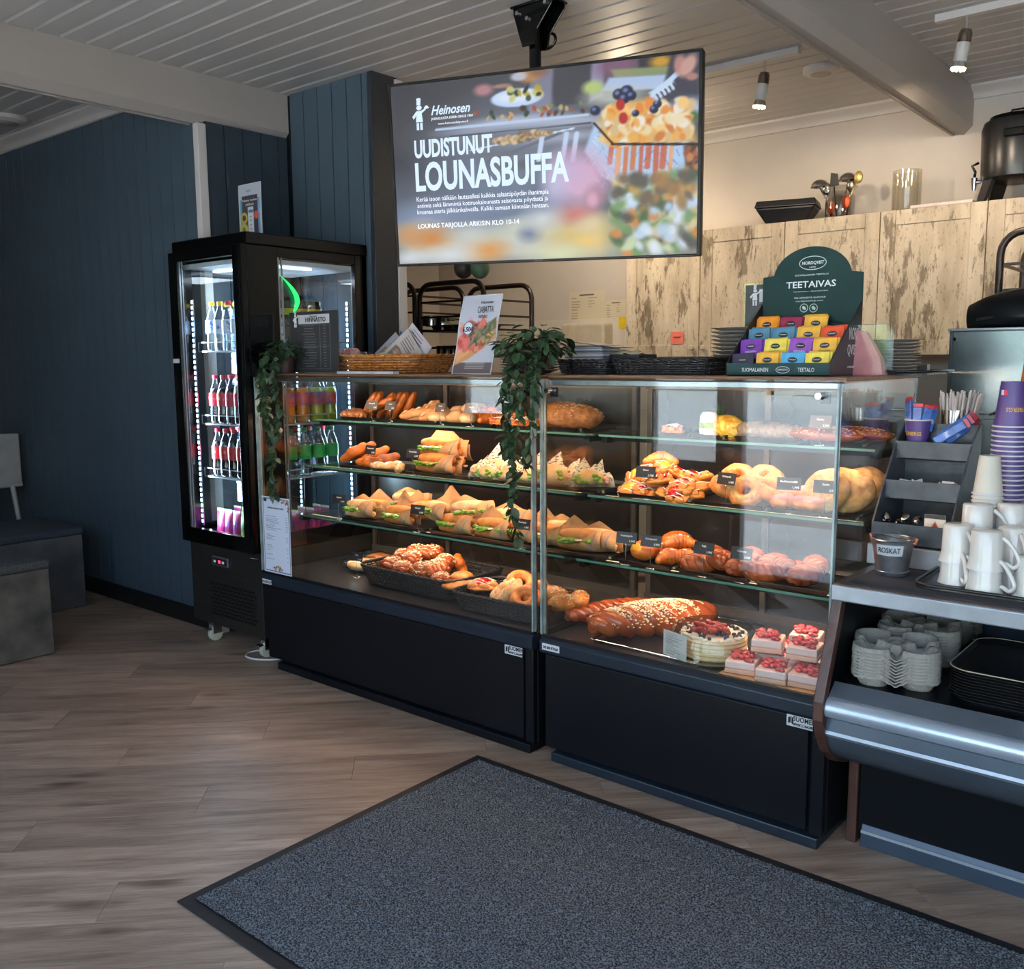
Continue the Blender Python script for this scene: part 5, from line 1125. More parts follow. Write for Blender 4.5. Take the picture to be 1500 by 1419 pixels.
# blurred foreground
Q([(575, 330), (860, 318), (1026, 300), (1026, 372), (583, 392)], (.82, .82, .78), .9, .12)
for (x, y, rx, ry, c) in ((615, 335, 36, 10, (.80, .72, .62)), (632, 350, 30, 13, (.85, .52, .22)), (600, 345, 18, 12, (.84, .60, .38)), (712, 366, 26, 15, (.88, .55, .20)), (690, 345, 30, 14, (.80, .82, .80)), (760, 335, 26, 12, (.82, .84, .76)), (776, 342, 14, 10, (.40, .46, .58)), (660, 374, 34, 12, (.86, .88, .90)), (600, 378, 22, 8, (.85, .88, .92)),
    (840, 345, 34, 26, (.86, .74, .42)), (845, 313, 24, 12, (.84, .40, .36)), (868, 328, 20, 12, (.88, .84, .74)), (820, 372, 40, 12, (.86, .88, .72)), (885, 345, 26, 20, (.90, .78, .50)), (862, 352, 14, 6, (.95, .80, .45)), (925, 370, 24, 12, (.80, .86, .80)), (795, 320, 24, 14, (.84, .86, .88))): E(x, y, rx, ry, c, .9, .9)
E(850, 262, 42, 38, (.84, .68, .80), .5); E(830, 250, 22, 26, (.80, .70, .86), .7, .8); E(872, 288, 14, 16, (.72, .52, .62), .5, .8); E(868, 292, 8, 10, (.86, .66, .74), .5); E(812, 270, 16, 30, (.78, .78, .92), .7, .7)
Q([(895, 262), (1000, 250), (1026, 240), (1024, 372), (900, 378)], (.42, .46, .36), .75, .10)
P.spots(150, (uv(900, 300)[0], uv(1024, 300)[0], uv(960, 372)[1], uv(960, 262)[1]), .020, [(.84, .90, .98), (.74, .84, .95), (.45, .60, .38), (.28, .38, .24), (.85, .55, .28), (.80, .86, .70), (.88, .78, .60), (.30, .28, .26), (.9, .93, 1)], seed=21, soft=.5)
P.spots(30, (uv(900, 300)[0], uv(1010, 300)[0], uv(960, 300)[1], uv(960, 258)[1]), .020, [(.62, .48, .30), (.45, .38, .30), (.80, .62, .35), (.35, .34, .30)], seed=23, soft=.5)
pic('screen', P.a, -TW/2, TW/2, -TH/2, TH/2, tv, -.0005, print_mat('lit_screen', emit=.72, rough=.3))
m_tt = mat('lit_white_text', (.1, .1, .1), .5, emit=(.60, .75, 1.0), estr=.85); m_tt2 = mat('lit_pale_text', (.1, .1, .1), .5, emit=(.85, .9, 1.0), estr=.9)
def tvt(s, p0, p1, hpx, m=m_tt, bold=0, shear=0):
    x0, z0 = tvxy(*p0); x1, z1 = tvxy(*p1); h = tvxy(p0[0], p0[1]-hpx)[1]-z0
    fit_text(tv, s, x0, x1, (z0+z1)/2, (z0+z1)/2+h, m, y=-.002, bold=bold, shear=shear)
tvt('UUDISTUNUT', (608, 231), (722, 225), 27, bold=.035); tvt('LOUNASBUFFA', (610, 280), (834, 268), 43, bold=.03)
tvt('Heinosen', (632, 170), (689, 163), 14, shear=.35, bold=.02); tvt('JOENSUUSTA KÄSIN SINCE 1960', (632, 177), (693, 172), 5.5, m_tt2, .01); tvt('www.heinosenleipomo.fi', (642, 184), (686, 180), 4.5, m_tt2)
tvt('Kerää isoon nälkään lautasellesi kaikkia salaattipöydän ihanimpia', (611, 297), (804, 287), 9, m_tt2); tvt('antimia sekä lämmintä kotiruokalounasta seisovasta pöydästä ja', (612, 306.5), (803, 296), 8.5, m_tt2); tvt('kruunaa ateria jälkkärikahveilla. Kaikki samaan kiinteään hintaan.', (612, 316), (804, 305.5), 8.5, m_tt2)
tvt('LOUNAS TARJOLLA ARKISIN KLO 10-14', (613, 337), (761, 330), 9, m_tt2, .015)
x, z = tvxy(614, 171); baker(tv, x, z, .068, m_tt, y=-.002)
mount = thing('ceiling_mount', 'black ceiling bracket and pole carrying the television', 'bracket', (-2.432, 3.07, ZC))
obj('pole', MB().cyl((0, 0, -.10), (0, 0, -.66), .024, n=18), m_fbl, mount, smooth=True)
mb = MB(); pl_ = [(-.075, -.002), (.115, -.002), (.115, -.028), (.045, -.105), (.03, -.16), (-.03, -.16), (-.05, -.105), (-.075, -.030)]
for yy in (-.045, .039): mb.prism([(a, b) for a, b in pl_], yy, yy+.006, 'y')
obj('bracket_plate', mb.box(-.085, .12, -.055, .055, -.008, 0), m_fbl, mount, bevel=.002)
obj('hook', MB().tube([(.02+.045*math.cos(a), .050, -.125+.030*math.sin(a)) for a in [math.pi*k/8-2.2 for k in range(10)]], .006, 8), m_fbl, mount, smooth='all')
for (x, z) in ((-.05, -.03), (.09, -.02), (0, -.06)): obj('bolt', MB().cyl((x, -.055, z), (x, -.045, z), .008, n=8), m_chrome, mount)
obj('wall_arm', MB().box(-.12, .12, -.215, -.19, -.76, -.56, T(.0, .0, 0, rz=.31)).box(-.03, .03, -.20, .02, -.70, -.62, T(0, 0, 0, rz=.31)), m_fbl, mount, bevel=.003)
# ================================================================== spotlights on their tracks, ceiling discs
def spot_track(name, x0, x1, y, label):
    t = thing(name, label, 'light track', (x0, y, ZC)); obj('rail', MB().box(0, x1-x0, -.017, .017, -.030, 0), m_white, t, bevel=.002); return t
spot_track('light_track', -3.9, -1.835, 4.23, 'white ceiling light track left of the right hand beam'); spot_track('light_track', -1.255, .5, 4.23, 'white ceiling light track right of the beam')
m_lampw = mat('white_lamp_body', H('d5d0c8'), .35); m_bulb = mat('warm_bulb', (1, .8, .5), .3, emit=(1, .72, .38), estr=9)
def spot(x, y, label, aim, e):
    t = thing('spotlight', label, 'spotlight', (x, y, ZC-.030))
    obj('stem', MB().cyl((0, 0, 0), (0, 0, -.055), .007, n=10), m_chrome, t, smooth=True)
    a = T(0, 0, -.055, ry=.16)
    obj('socket', MB().lathe([(0, .01), (.020, .005), (.026, -.010), (.026, -.045), (0, -.045)], 20, a), mat('bronze_socket', H('8f8276'), .2, metal=.9), t, smooth=True)
    obj('body', MB().lathe([(0, -.045), (.026, -.045), (.026, -.115), (.022, -.118)], 20, a), m_lampw, t, smooth=True)
    bl = obj('bulb', MB().lathe([(.022, -.115), (.028, -.128), (.030, -.140), (.0, -.140)], 20, a), mat('bulb_reflector', H('c8c4be'), .2, metal=.6), t, smooth=True)
    mb = MB()
    for k in range(9): q = 2*math.pi*k/9; mb.ell((.024*math.cos(q), .024*math.sin(q), -.145), (.006, .006, .007), 8, 6, M=a)
    obj('led_points', mb.ell((0, 0, -.143), (.014, .014, .006), 8, 6, M=a), m_bulb, bl)
    lamp('spotlight_beam', 'SPOT', (x-.045, y, ZC-.265), aim, e, (1, .80, .58), spot_size=math.radians(130), spot_blend=.6, shadow_soft_size=.03)
spot(-2.0, 4.23, 'small white spotlight left of the beam, lit', (.25, .75, -.75), 19); spot(-1.135, 4.23, 'small white spotlight right of the beam, lit', (-.35, .55, -.75), 21)
lamp('spotlight_beam', 'SPOT', (-3.3, 4.3, ZC-.15), (-.25, .9, -.8), 40, (1, .80, .58), spot_size=math.radians(110), spot_blend=.7, shadow_soft_size=.04)  # added general kitchen light, from an unseen spotlight behind the television
t = thing('spotlight', 'added unseen spotlight on the left track, hidden behind the television', 'spotlight', (-3.3, 4.23, ZC-.030)); obj('body', MB().cyl((0, 0, 0), (-.02, 0, -.11), .026, n=16), m_lampw, t, smooth=True); obj('bulb', MB().cyl((-.02, 0, -.11), (-.022, 0, -.118), .024, n=16), m_bulb, t)
t = thing('added_globe_lamp', 'added round lamp warming the kitchen ceiling, hidden behind the television', 'lamp', (-3.0, 4.55, ZC)); obj('base', MB().cyl((0, 0, 0), (0, 0, -.03), .05, n=20), m_lampw, t); obj('globe', MB().ell((0, 0, -.12), (.09, .09, .09), 24, 14), mat('opal_globe', (.9, .85, .75), .4, emit=(1, .80, .56), estr=4), t, smooth='all')  # unseen globe added to warm the kitchen and its ceiling
lamp('added_globe_fill', 'POINT', (-3.0, 4.55, ZC-.235), (0, 0, -1), 9, (1, .80, .56), shadow_soft_size=.02)  # fill light of the added globe
t = thing('spotlight', 'added spotlight on the right track beyond the picture edge', 'spotlight', (-.2, 4.23, ZC-.030)); obj('body', MB().cyl((0, 0, 0), (.02, 0, -.11), .026, n=16), m_lampw, t, smooth=True); obj('bulb', MB().cyl((.02, 0, -.11), (.022, 0, -.118), .024, n=16), m_bulb, t)
lamp('spotlight_beam', 'SPOT', (-.178, 4.23, ZC-.155), (-.15, .4, -1), 34, (1, .80, .58), spot_size=math.radians(150), spot_blend=.6, shadow_soft_size=.03)  # added out of view to brighten the kitchen
def disc_light(x, y, r, label):
    t = thing('ceiling_vent', label, 'vent', (x, y, ZC)); obj('ring', MB().lathe([(0, -.030), (r*.8, -.032), (r, -.022), (r, 0)], 32), m_white, t, smooth=True); obj('centre', MB().lathe([(0, -.034), (r*.55, -.034), (r*.6, -.029)], 32), mat('vent_grey', H('b0aaa4'), .5), t, smooth=True)
p = atz(1203, 99, ZC); disc_light(p.x, p.y, .085, 'round pale ceiling vent beside the right hand beam')
p = atz(8, 172, ZC); disc_light(p.x, p.y, .12, 'round pale ceiling vent above the left blue wall')
# ================================================================== kitchen wall cupboards of flaked cream wood
def flaked():
    m, t, b = node_mat('flaked_cream_wood'); N = t.nodes; L = t.links
    tx = N.new('ShaderNodeTexCoord'); oi = N.new('ShaderNodeObjectInfo'); ad = N.new('ShaderNodeVectorMath'); ad.operation = 'ADD'
    cb = N.new('ShaderNodeVectorMath'); cb.operation = 'SCALE'; cb.inputs['Scale'].default_value = 1.0
    L.new(oi.outputs['Location'], cb.inputs[0]); L.new(tx.outputs['Object'], ad.inputs[0]); L.new(cb.outputs[0], ad.inputs[1])
    def nz(scale, st, det=6, rough=.6, dist=0):
        mp = N.new('ShaderNodeMapping'); mp.inputs['Scale'].default_value = st; L.new(ad.outputs[0], mp.inputs[0])
        n = N.new('ShaderNodeTexNoise'); n.inputs['Scale'].default_value = scale; n.inputs['Detail'].default_value = det; n.inputs['Roughness'].default_value = rough; n.inputs['Distortion'].default_value = dist
        L.new(mp.outputs[0], n.inputs['Vector']); return n.outputs['Fac']
    def ramp(f, *st):
        r = N.new('ShaderNodeValToRGB'); L.new(f, r.inputs[0]); e = r.color_ramp.elements
        e[0].position, e[0].color = st[0][0], (*st[0][1], 1); e[1].position, e[1].color = st[-1][0], (*st[-1][1], 1)
        for p_, c_ in st[1:-1]: x = e.new(p_); x.color = (*c_, 1)
        return r.outputs[0]
    base = ramp(nz(9, (1, 1, .25)), (.3, H('a3957f')), (.5, H('c2b39c')), (.72, H('d8cbb6')))
    flake = ramp(nz(15, (1, 1, .26), 9, .74, .25), (.53, (0, 0, 0)), (.585, (.95, .95, .95)))
    brown = ramp(nz(40, (1, 1, .3)), (.3, H('5d5040')), (.7, H('8d7d68')))
    fine = ramp(nz(90, (1, 1, .35), 3), (.60, (0, 0, 0)), (.68, (.8, .8, .8)))
    mx = N.new('ShaderNodeMix'); mx.data_type = 'RGBA'; L.new(fine, mx.inputs[0]); L.new(base, mx.inputs[6]); mx.inputs[7].default_value = (*H('84694a'), 1)
    m2 = N.new('ShaderNodeMix'); m2.data_type = 'RGBA'; L.new(flake, m2.inputs[0]); L.new(mx.outputs[2], m2.inputs[6]); L.new(brown, m2.inputs[7])
    L.new(m2.outputs[2], b.inputs['Base Color']); b.inputs['Roughness'].default_value = .6
    return m
m_fl = flaked(); m_gap = mat('cupboard_gap', H('2e251c'), .8)
CZ0, CZ1, CY = 1.415, 2.158, 5.10
edges = [-3.312, -2.790, -2.265, -1.741, -1.225, -.70, -.18]
for u in range(3):
    xa, xb = edges[2*u], edges[2*u+2]
    t = thing('wall_cupboard', ['flaked cream wood wall cupboard behind the television', 'flaked cream wood wall cupboard behind the green tea display', 'flaked cream wood wall cupboard under the black coffee urn'][u], 'cupboard', (xa, CY, CZ0))
    obj('carcass', MB().box(0, xb-xa, .020, YB-CY, 0, CZ1-CZ0), m_gap if u < 0 else m_fl, t)
    for d_ in range(2):
        a = edges[2*u+d_]-xa+.0025; b_ = edges[2*u+d_+1]-xa-.0025; h = CZ1-CZ0; s = .075
        dr = obj('door', MB().box(a+s-.004, b_-s+.004, .008, .019, s-.004, h-s+.004), m_fl, t)
        obj('stile', MB().box(a, a+s, 0, .019, 0, h), m_fl, dr, bevel=.002, seg=1); obj('stile', MB().box(b_-s, b_, 0, .019, 0, h), m_fl, dr, bevel=.002, seg=1)
        obj('top_rail', MB().box(a+s+.001, b_-s-.001, 0.001, .019, h-s, h), m_fl, dr, bevel=.002, seg=1); obj('bottom_rail', MB().box(a+s+.001, b_-s-.001, .001, .019, 0, s), m_fl, dr, bevel=.002, seg=1)
        kx = b_-.035 if d_ == 0 else a+.035
        if u == 0 and d_ == 0: kx = b_-.035
        obj('knob', MB().lathe([(0, .028), (.012, .027), (.017, .020), (.014, .012), (.007, .008), (.006, 0)], 14, T(kx, 0, .055, rx=math.pi/2)), m_fl, dr, smooth=True)
# things on top of the cupboards
zt = CZ1+.0005
bo = thing('black_container', 'faceted black lidded container on the cupboards, at the left', 'container', (PX(1154, 5.22, zt+.05), 5.22, zt), .25)
obj('body', MB().add([(-.11, -.07, 0), (.11, -.07, 0), (.11, .07, 0), (-.11, .07, 0), (-.165, -.11, .085), (.165, -.11, .085), (.165, .11, .085), (-.165, .11, .085)], [(0, 3, 2, 1), (4, 5, 6, 7), (0, 1, 5, 4), (1, 2, 6, 5), (2, 3, 7, 6), (3, 0, 4, 7)]), mat('black_plastic', H('15171c'), .4), bo, bevel=.012)
obj('lid', MB().add([(-.17, -.115, .086), (.17, -.115, .086), (.17, .115, .086), (-.17, .115, .086), (-.16, -.10, .125), (.16, -.10, .125), (.16, .10, .125), (-.16, .10, .125)], [(0, 3, 2, 1), (4, 5, 6, 7), (0, 1, 5, 4), (1, 2, 6, 5), (2, 3, 7, 6), (3, 0, 4, 7)]), mat('black_plastic'), bo, bevel=.006)
ux = PX(1231, 5.2, zt+.1)
uj = thing('utensil_jar', 'clear glass jar packed with ladles and spoons on the cupboards', 'jar', (ux, 5.20, zt))
obj('glass_body', MB().lathe([(0, .003), (.070, .003), (.078, .010), (.078, .11), (.066, .135), (.070, .15), (.095, .165)], 28), glass_mat('jar_glass', tint=(.66, .66, .64), boost=3), uj, smooth=True)
m_uten = mat('steel_utensil', (.5, .48, .46), .2, metal=1, var=.2); m_utb = mat('black_utensil', H('17181a'), .4); m_uto = mat('orange_handle', H('c8501c'), .4)
def utensil(kind, ax, ay, dx, dy, L_, m, label):
    t = thing(kind, label, 'utensil', (ux+ax, 5.20+ay, zt+.008)); end = Vector((dx, dy, L_)); d = end.normalized()
    obj('handle', MB().tube([(0, 0, 0), end*.5, end], [.005, .004, .004], 8), m, t, smooth='all')
    if kind == 'ladle': obj('bowl', MB().surf(lambda u, v: (lambda a, p: (end.x+.050*math.cos(a)*math.cos(p), end.y+.050*math.sin(a)*math.cos(p), end.z+.002+.042*math.sin(p)))(2*math.pi*u, math.pi/2*v), 20, 8, wu=True), m_uten, t, smooth='all')
    elif kind == 'spatula': obj('blade', MB().prism([(-.024, 0), (.028, .005), (.018, .065), (-.020, .075)], -.001, .001, 'y', M=Matrix.Translation(end)), m, t)
    else: obj('head', MB().ell(end, (.024, .010, .034), 14, 8), m_uten if kind == 'spoon' else m, t, smooth='all')
utensil('ladle', -.03, 0, -.075, -.03, .165, m_uten, 'steel ladle leaning out of the utensil jar at its left'); utensil('ladle', .0, .02, .035, -.01, .190, m_uten, 'steel ladle standing highest in the utensil jar')
utensil('spatula', -.01, -.02, -.012, -.02, .160, m_utb, 'black spatula between the two ladles'); utensil('knife', .02, -.02, .085, -.01, .195, mat('gold_edge', H('b8a060'), .3, metal=.6), 'thin knife leaning to the right of the jar')
utensil('spoon', .03, .02, .03, -.03, .16, m_uten, 'steel spoon in front of the taller ladle'); utensil('peeler', .03, -.03, .02, -.02, .07, m_uto, 'orange handled tool low in the utensil jar'); utensil('spoon', -.04, -.02, -.02, -.03, .15, m_uten, 'steel spoon at the front left of the jar'); utensil('peeler', -.02, -.04, -.01, -.01, .05, m_uto, 'second orange handled tool in the jar')
va = thing('glass_vase', 'tall clear glass cylinder vase on the cupboards', 'vase', (PX(1328, 5.24, zt+.1), 5.24, zt)); obj('glass_body', MB().lathe([(0, .004), (.070, .004), (.072, .01), (.072, .215), (.069, .215), (.069, .012), (0, .010)], 32), glass_mat('vase_glass', tint=(.93, .92, .88), boost=1.6), va, smooth=True)
tp = thing('serving_plate', 'flat pinkish white plate lying on the cupboards beside the vase', 'plate', (PX(1385, 5.2, zt), 5.2, zt)); obj('plate', MB().box(-.15, .15, -.09, .09, 0, .018), mat('pinkish_white', H('d8cac4'), .4), tp, bevel=.006)
cu = thing('coffee_urn', 'big black coffee urn with a chrome tap standing on the cupboards', 'coffee urn', (PX(1488, 5.26, zt+.2), 5.26, zt))
m_urn = mat('black_urn_enamel', H('1e1e20'), .3, metal=.2); 
obj('tank', MB().lathe([(0, .105), (.135, .105), (.150, .115), (.155, .15), (.160, .35), (.150, .385), (.12, .40), (0, .41)], 36), m_urn, cu, smooth=True)
obj('lid', MB().lathe([(.13, .392), (.125, .41), (.08, .42), (0, .425)], 32), m_fbl, cu, smooth=True); obj('lid_handle', MB().tube([(-.04, 0, .42), (-.03, 0, .445), (.03, 0, .445), (.04, 0, .42)], .005, 8), m_fbl, cu, smooth='all')
for k in range(4):
    a = math.pi/4+k*math.pi/2; c, s_ = math.cos(a), math.sin(a); w = .04
    obj('leg', MB().add([(.11*c-w*s_, .11*s_+w*c, .13), (.11*c+w*s_, .11*s_-w*c, .13), (.16*c+w*s_*.8, .16*s_-w*c*.8, 0), (.16*c-w*s_*.8, .16*s_+w*c*.8, 0), (.135*c-w*s_, .135*s_+w*c, .13), (.135*c+w*s_, .135*s_-w*c, .13), (.175*c+w*s_*.8, .175*s_-w*c*.8, 0), (.175*c-w*s_*.8, .175*s_+w*c*.8, 0)], [(0, 1, 2, 3), (7, 6, 5, 4), (0, 4, 5, 1), (1, 5, 6, 2), (2, 6, 7, 3), (3, 7, 4, 0)]), m_urn, cu)
obj('side_handle', MB().box(-.02, .07, -.185, -.160, .285, .325), m_fbl, cu, bevel=.006)
tpp = obj('tap', MB().cyl((-.15, -.02, .115), (-.178, -.03, .115), .010, n=12).cyl((-.178, -.03, .135), (-.178, -.03, .075), .016, .010, 14), m_chrome, cu, smooth=True); obj('tap_lever', MB().tube([(-.178, -.03, .135), (-.175, -.03, .165), (-.190, -.035, .195), (-.160, -.03, .208)], .007, 8), m_fbl, tpp, smooth='all')
# papers and dispenser on the back wall
def paper(x0, x1, z0, z1, label, lines=8, y=YB-.003, col=(.84, .80, .70), title=True):
    t = thing('notice', label, 'paper', (x0, y, z0)); p_ = Paint(50, 50, col); g = random.Random(int(x0*977))
    if title: p_.rect(.3, .7, .86, .90, (.35, .32, .3))
    for k in range(lines): v = .78-k*.7/lines; p_.rect(.08, .08+g.uniform(.1, .25), v, v+.02, (.5, .47, .42)); p_.rect(.55, .55+g.uniform(.05, .25), v, v+.02, (.6, .57, .5)) if k < 4 else None
    pic('sheet', p_.a, 0, x1-x0, 0, z1-z0, t); return t
def two(a, b, Y): p, q = aty(*a, Y), aty(*b, Y); return p.x, q.x, q.z, p.z
x0, x1, z0, z1 = two((834, 428), (886, 474), YB); paper(x0, x1, z0, z1, 'typed notice sheet on the kitchen wall above the towel dispenser')
x0, x1, z0, z1 = two((887, 440), (918, 476), YB); paper(x0, x1, z0, z1, 'upper of two typed sheets beside the cupboards'); x0, x1, z0, z1 = two((887, 478), (918, 510), YB-.001); paper(x0, x1, z0, z1, 'lower of two typed sheets beside the cupboards')
x0, x1, z0, z1 = two((906, 464), (916, 481), YB-.01); t = thing('sticky_note', 'yellow sticky note on the typed sheets', 'note', (x0, YB-.008, z0)); obj('note', MB().box(0, x1-x0+.02, 0, .001, 0, z1-z0), mat('yellow_note', H('e8c820'), .7), t)
x0, x1, z0, z1 = two((983, 486), (1001, 504), CY); t = thing('sticky_note', 'pink sticky note on the cupboard door', 'note', (x0, CY-.002, z0)); obj('note', MB().box(0, x1-x0, 0, .001, 0, z1-z0), mat('pink_note', H('e87868'), .7), t); text(t, 'muista!', (x1-x0)/2, (z1-z0)*.5, .018, m_ink)
x0, x1, z0, z1 = two((822, 474), (884, 560), 5.33); t = thing('towel_dispenser', 'cream paper towel dispenser on the kitchen wall', 'dispenser', (x0, 5.33, z0)); obj('case', MB().box(0, x1-x0, 0, .118, 0, z1-z0), mat('cream_plastic', H('cfc3ac'), .4), t, bevel=.02, seg=3); obj('window_slot', MB().box(.05, .15, -.002, .004, .12, .14), m_gap, t)
# bakers' rolling racks
m_rack = mat('dark_bronze_tube', H('2c2220'), .35, metal=.4)
def rack(name, xa, xb, y0, y1, zt_, label, shelves, hang=True):
    t = thing(name, label, 'rack', ((xa+xb)/2, y0, 0)); w = (xb-xa)/2; r = .016
    for yy in (0, y1-y0):
        pts = [(-w, yy, .10), (-w, yy, zt_-.09)] + [(-w+.09-.09*math.cos(a), yy, zt_-.09+.09*math.sin(a)) for a in [math.pi/2*k/5 for k in range(1, 6)]] + [(w-.09+.09*math.sin(a), yy, zt_-.09+.09*math.cos(a)) for a in [math.pi/2*k/5 for k in range(0, 6)]] + [(w, yy, .10)]
        obj('tube_frame', MB().tube(pts, r, 10), m_rack, t, smooth='all')
    for z in shelves: obj('runner', MB().box(-w, w, -.004, .004, z-.006, z+.006).box(-w, w, y1-y0-.004, y1-y0+.004, z-.006, z+.006).box(-w, w, .004, y1-y0-.004, z-.004, z-.001) if False else MB().box(-w, w, -.005, .005, z-.006, z+.006), m_rack, t); 
    for z in shelves: obj('side_runner', MB().box(-w, -w+.01, 0, y1-y0, z-.006, z+.006), m_rack, t); obj('side_runner', MB().box(w-.01, w, 0, y1-y0, z-.006, z+.006), m_rack, t)
    for sx in (-w, w):
        for yy in (0, y1-y0): obj('castor', MB().cyl((sx-.015, yy, .05), (sx+.015, yy, .05), .05, n=16).cyl((sx, yy, .05), (sx, yy, .12), .012, n=8), m_fbl, t)
    return t
xa, xb = PX(615, 4.2, 1.75), PX(709, 4.2, 1.75)
rk = rack('rolling_rack', xa, xb, 4.2, 4.65, 1.87, 'dark tube bakers rack right of the door jamb, holding pots', [aty(650, p_, 4.2).z for p_ in (441.5, 464, 484, 509)])
rk2 = rack('rolling_rack', xa-.62, xa-.045, 4.2, 4.65, 1.885, 'dark tube bakers rack half hidden by the door jamb', [aty(596, p_, 4.2).z for p_ in (434, 458, 484)])
zz = aty(650, 484, 4.2).z
pn = thing('baking_tray', 'black muffin tray on the bakers rack', 'tray', ((xa+xb)/2, 4.3, zz+.007)); obj('plate', MB().box(-.24, .24, -.08, .22, .022, .028), m_utb, pn); mb = MB()
for k in range(5):
    for j in range(2): mb.lathe([(.036, .022), (.026, 0), (0, 0)], 12, T(-.19+k*.095, -.03+j*.12, 0))
obj('cup', mb, m_utb, pn, smooth='all')
def pot(px, z, y, r, h, label, m=m_uten, name='pot'):
    t = thing(name, label, name, (PX(px, y, z), y, z)); obj('body', MB().lathe([(0, 0), (r, 0), (r, h), (r*1.06, h+.004), (r*.96, h), (r*.96, .006), (0, .006)], 24), m, t, smooth=True); obj('handle', MB().tube([(r, 0, h*.7), (r+.03, 0, h*.75), (r+.03, .03, h*.75), (r, .03, h*.7)], .004, 6), m, t, smooth='all'); return t
pot(632, zz+.0355, 4.34, .085, .06, 'steel pot standing on the muffin tray'); pot(648, zz+.0355, 4.26, .05, .04, 'small steel pan beside the steel pot', name='pan')
zz2 = aty(650, 509, 4.2).z
lt = thing('baking_tray', 'black baking tray on the lowest visible rack rung', 'tray', ((xa+xb)/2, 4.3, aty(650, 524, 4.2).z)); obj('plate', MB().box(-.26, .26, -.1, .3, 0, .02), m_utb, lt, bevel=.004)
for k, px in enumerate((646, 655, 664, 674)): pot(px, lt.location.z+.0205, 4.28, .030+.006*(k % 2), .05, 'small steel cup on the baking tray, %s from the left' % ORD[k+1], name='cup')
# lamp shades hanging behind the television
for px, c, lb_ in ((679, mat('dark_shade', H('332e2c'), .4), 'dark round hanging lamp shade peeping out under the television'), (703, mat('green_shade', H('4c6650'), .4), 'green round hanging lamp shade peeping out under the television')):
    p_ = aty(px, 392, 4.0); t = thing('pendant_lamp', lb_, 'lamp', (p_.x, 4.0, p_.z)); r = .056
    obj('shade', MB().ell((0, 0, 0), (r, r, r*1.1), 24, 16), c, t, smooth='all'); obj('cord', MB().cyl((0, 0, r), (0, 0, ZC-p_.z), .003, n=6), m_utb, t)
# back work table with the steel machine
wtb = thing('work_table', 'dark kitchen work table behind the coffee counter', 'table', (-1.35, 3.45, 0)); obj('top', MB().box(0, 2.2, 0, .75, .86, .90), mat('steel_top', H('70757c'), .35, metal=.7), wtb, bevel=.004)
for (x, y) in ((.03, .03), (2.13, .03), (.03, .68), (2.13, .68)): obj('leg', MB().box(x, x+.04, y, y+.04, 0, .86), m_cblk, wtb)
obj('side_skirt', MB().box(0, .02, .05, .7, .1, .86), m_cblk, wtb)
mc = thing('steel_machine', 'tall stainless steel coffee machine case with a drip handle', 'machine', (-.968, 3.60, .9005)); m_ss = mat('stainless_panel', H('9aa7a8'), .22, metal=.75, var=.15, vscale=3, col2=H('7d8c90'))
obj('body', MB().box(0, .55, .004, .42, 0, .600), m_ss, mc, bevel=.004); obj('front_panel', MB().box(.012, .54, 0, .008, .30, .592), m_ss, mc, bevel=.003); obj('lower_panel', MB().box(.012, .54, 0, .008, .02, .285), m_ss, mc, bevel=.003)
obj('pull_handle', MB().tube([(.012, -.002, .300), (.030, -.014, .310), (.115, -.014, .310), (.130, -.002, .300)], .005, 8), m_chrome, mc, smooth='all'); obj('pull_handle', MB().tube([(.15, -.002, .300), (.17, -.014, .310), (.25, -.014, .310), (.27, -.002, .300)], .005, 8), m_chrome, mc, smooth='all')
for x in (.02, .53): obj('screw', MB().cyl((x, -.004, .565), (x, 0, .565), .006, n=10), m_fbl, mc)
obj('lip', MB().box(-.004, .554, -.006, .42, .593, .602), m_csteel, mc, bevel=.002)
hd = thing('black_bag', 'soft black bag lying on top of the steel machine', 'bag', (PX(1412, 3.72, 1.55), 3.72, 1.504)); obj('body', MB().surf(lambda u, v: (lambda a, s_: (.02+.52*u, .10*math.cos(a)*s_, max(.001, .040+.100*math.sin(a)*s_)))(2*math.pi*v, (math.sin(math.pi*min(.98, max(.02, u))))**.28), 22, 20, wv=True), m_cblk, hd, smooth='all'); obj('strap', MB().tube([(.06, -.075, .03), (.2, -.085, .05), (.4, -.075, .03)], .006, 6), m_utb, hd)
p_ = aty(1480, 350, 4.5); rack('rolling_rack', -1.02, -.45, 4.5, 4.95, 1.93, 'dark tube rack at the right edge before the cupboards', [aty(1490, q, 4.5).z for q in (386, 424)])
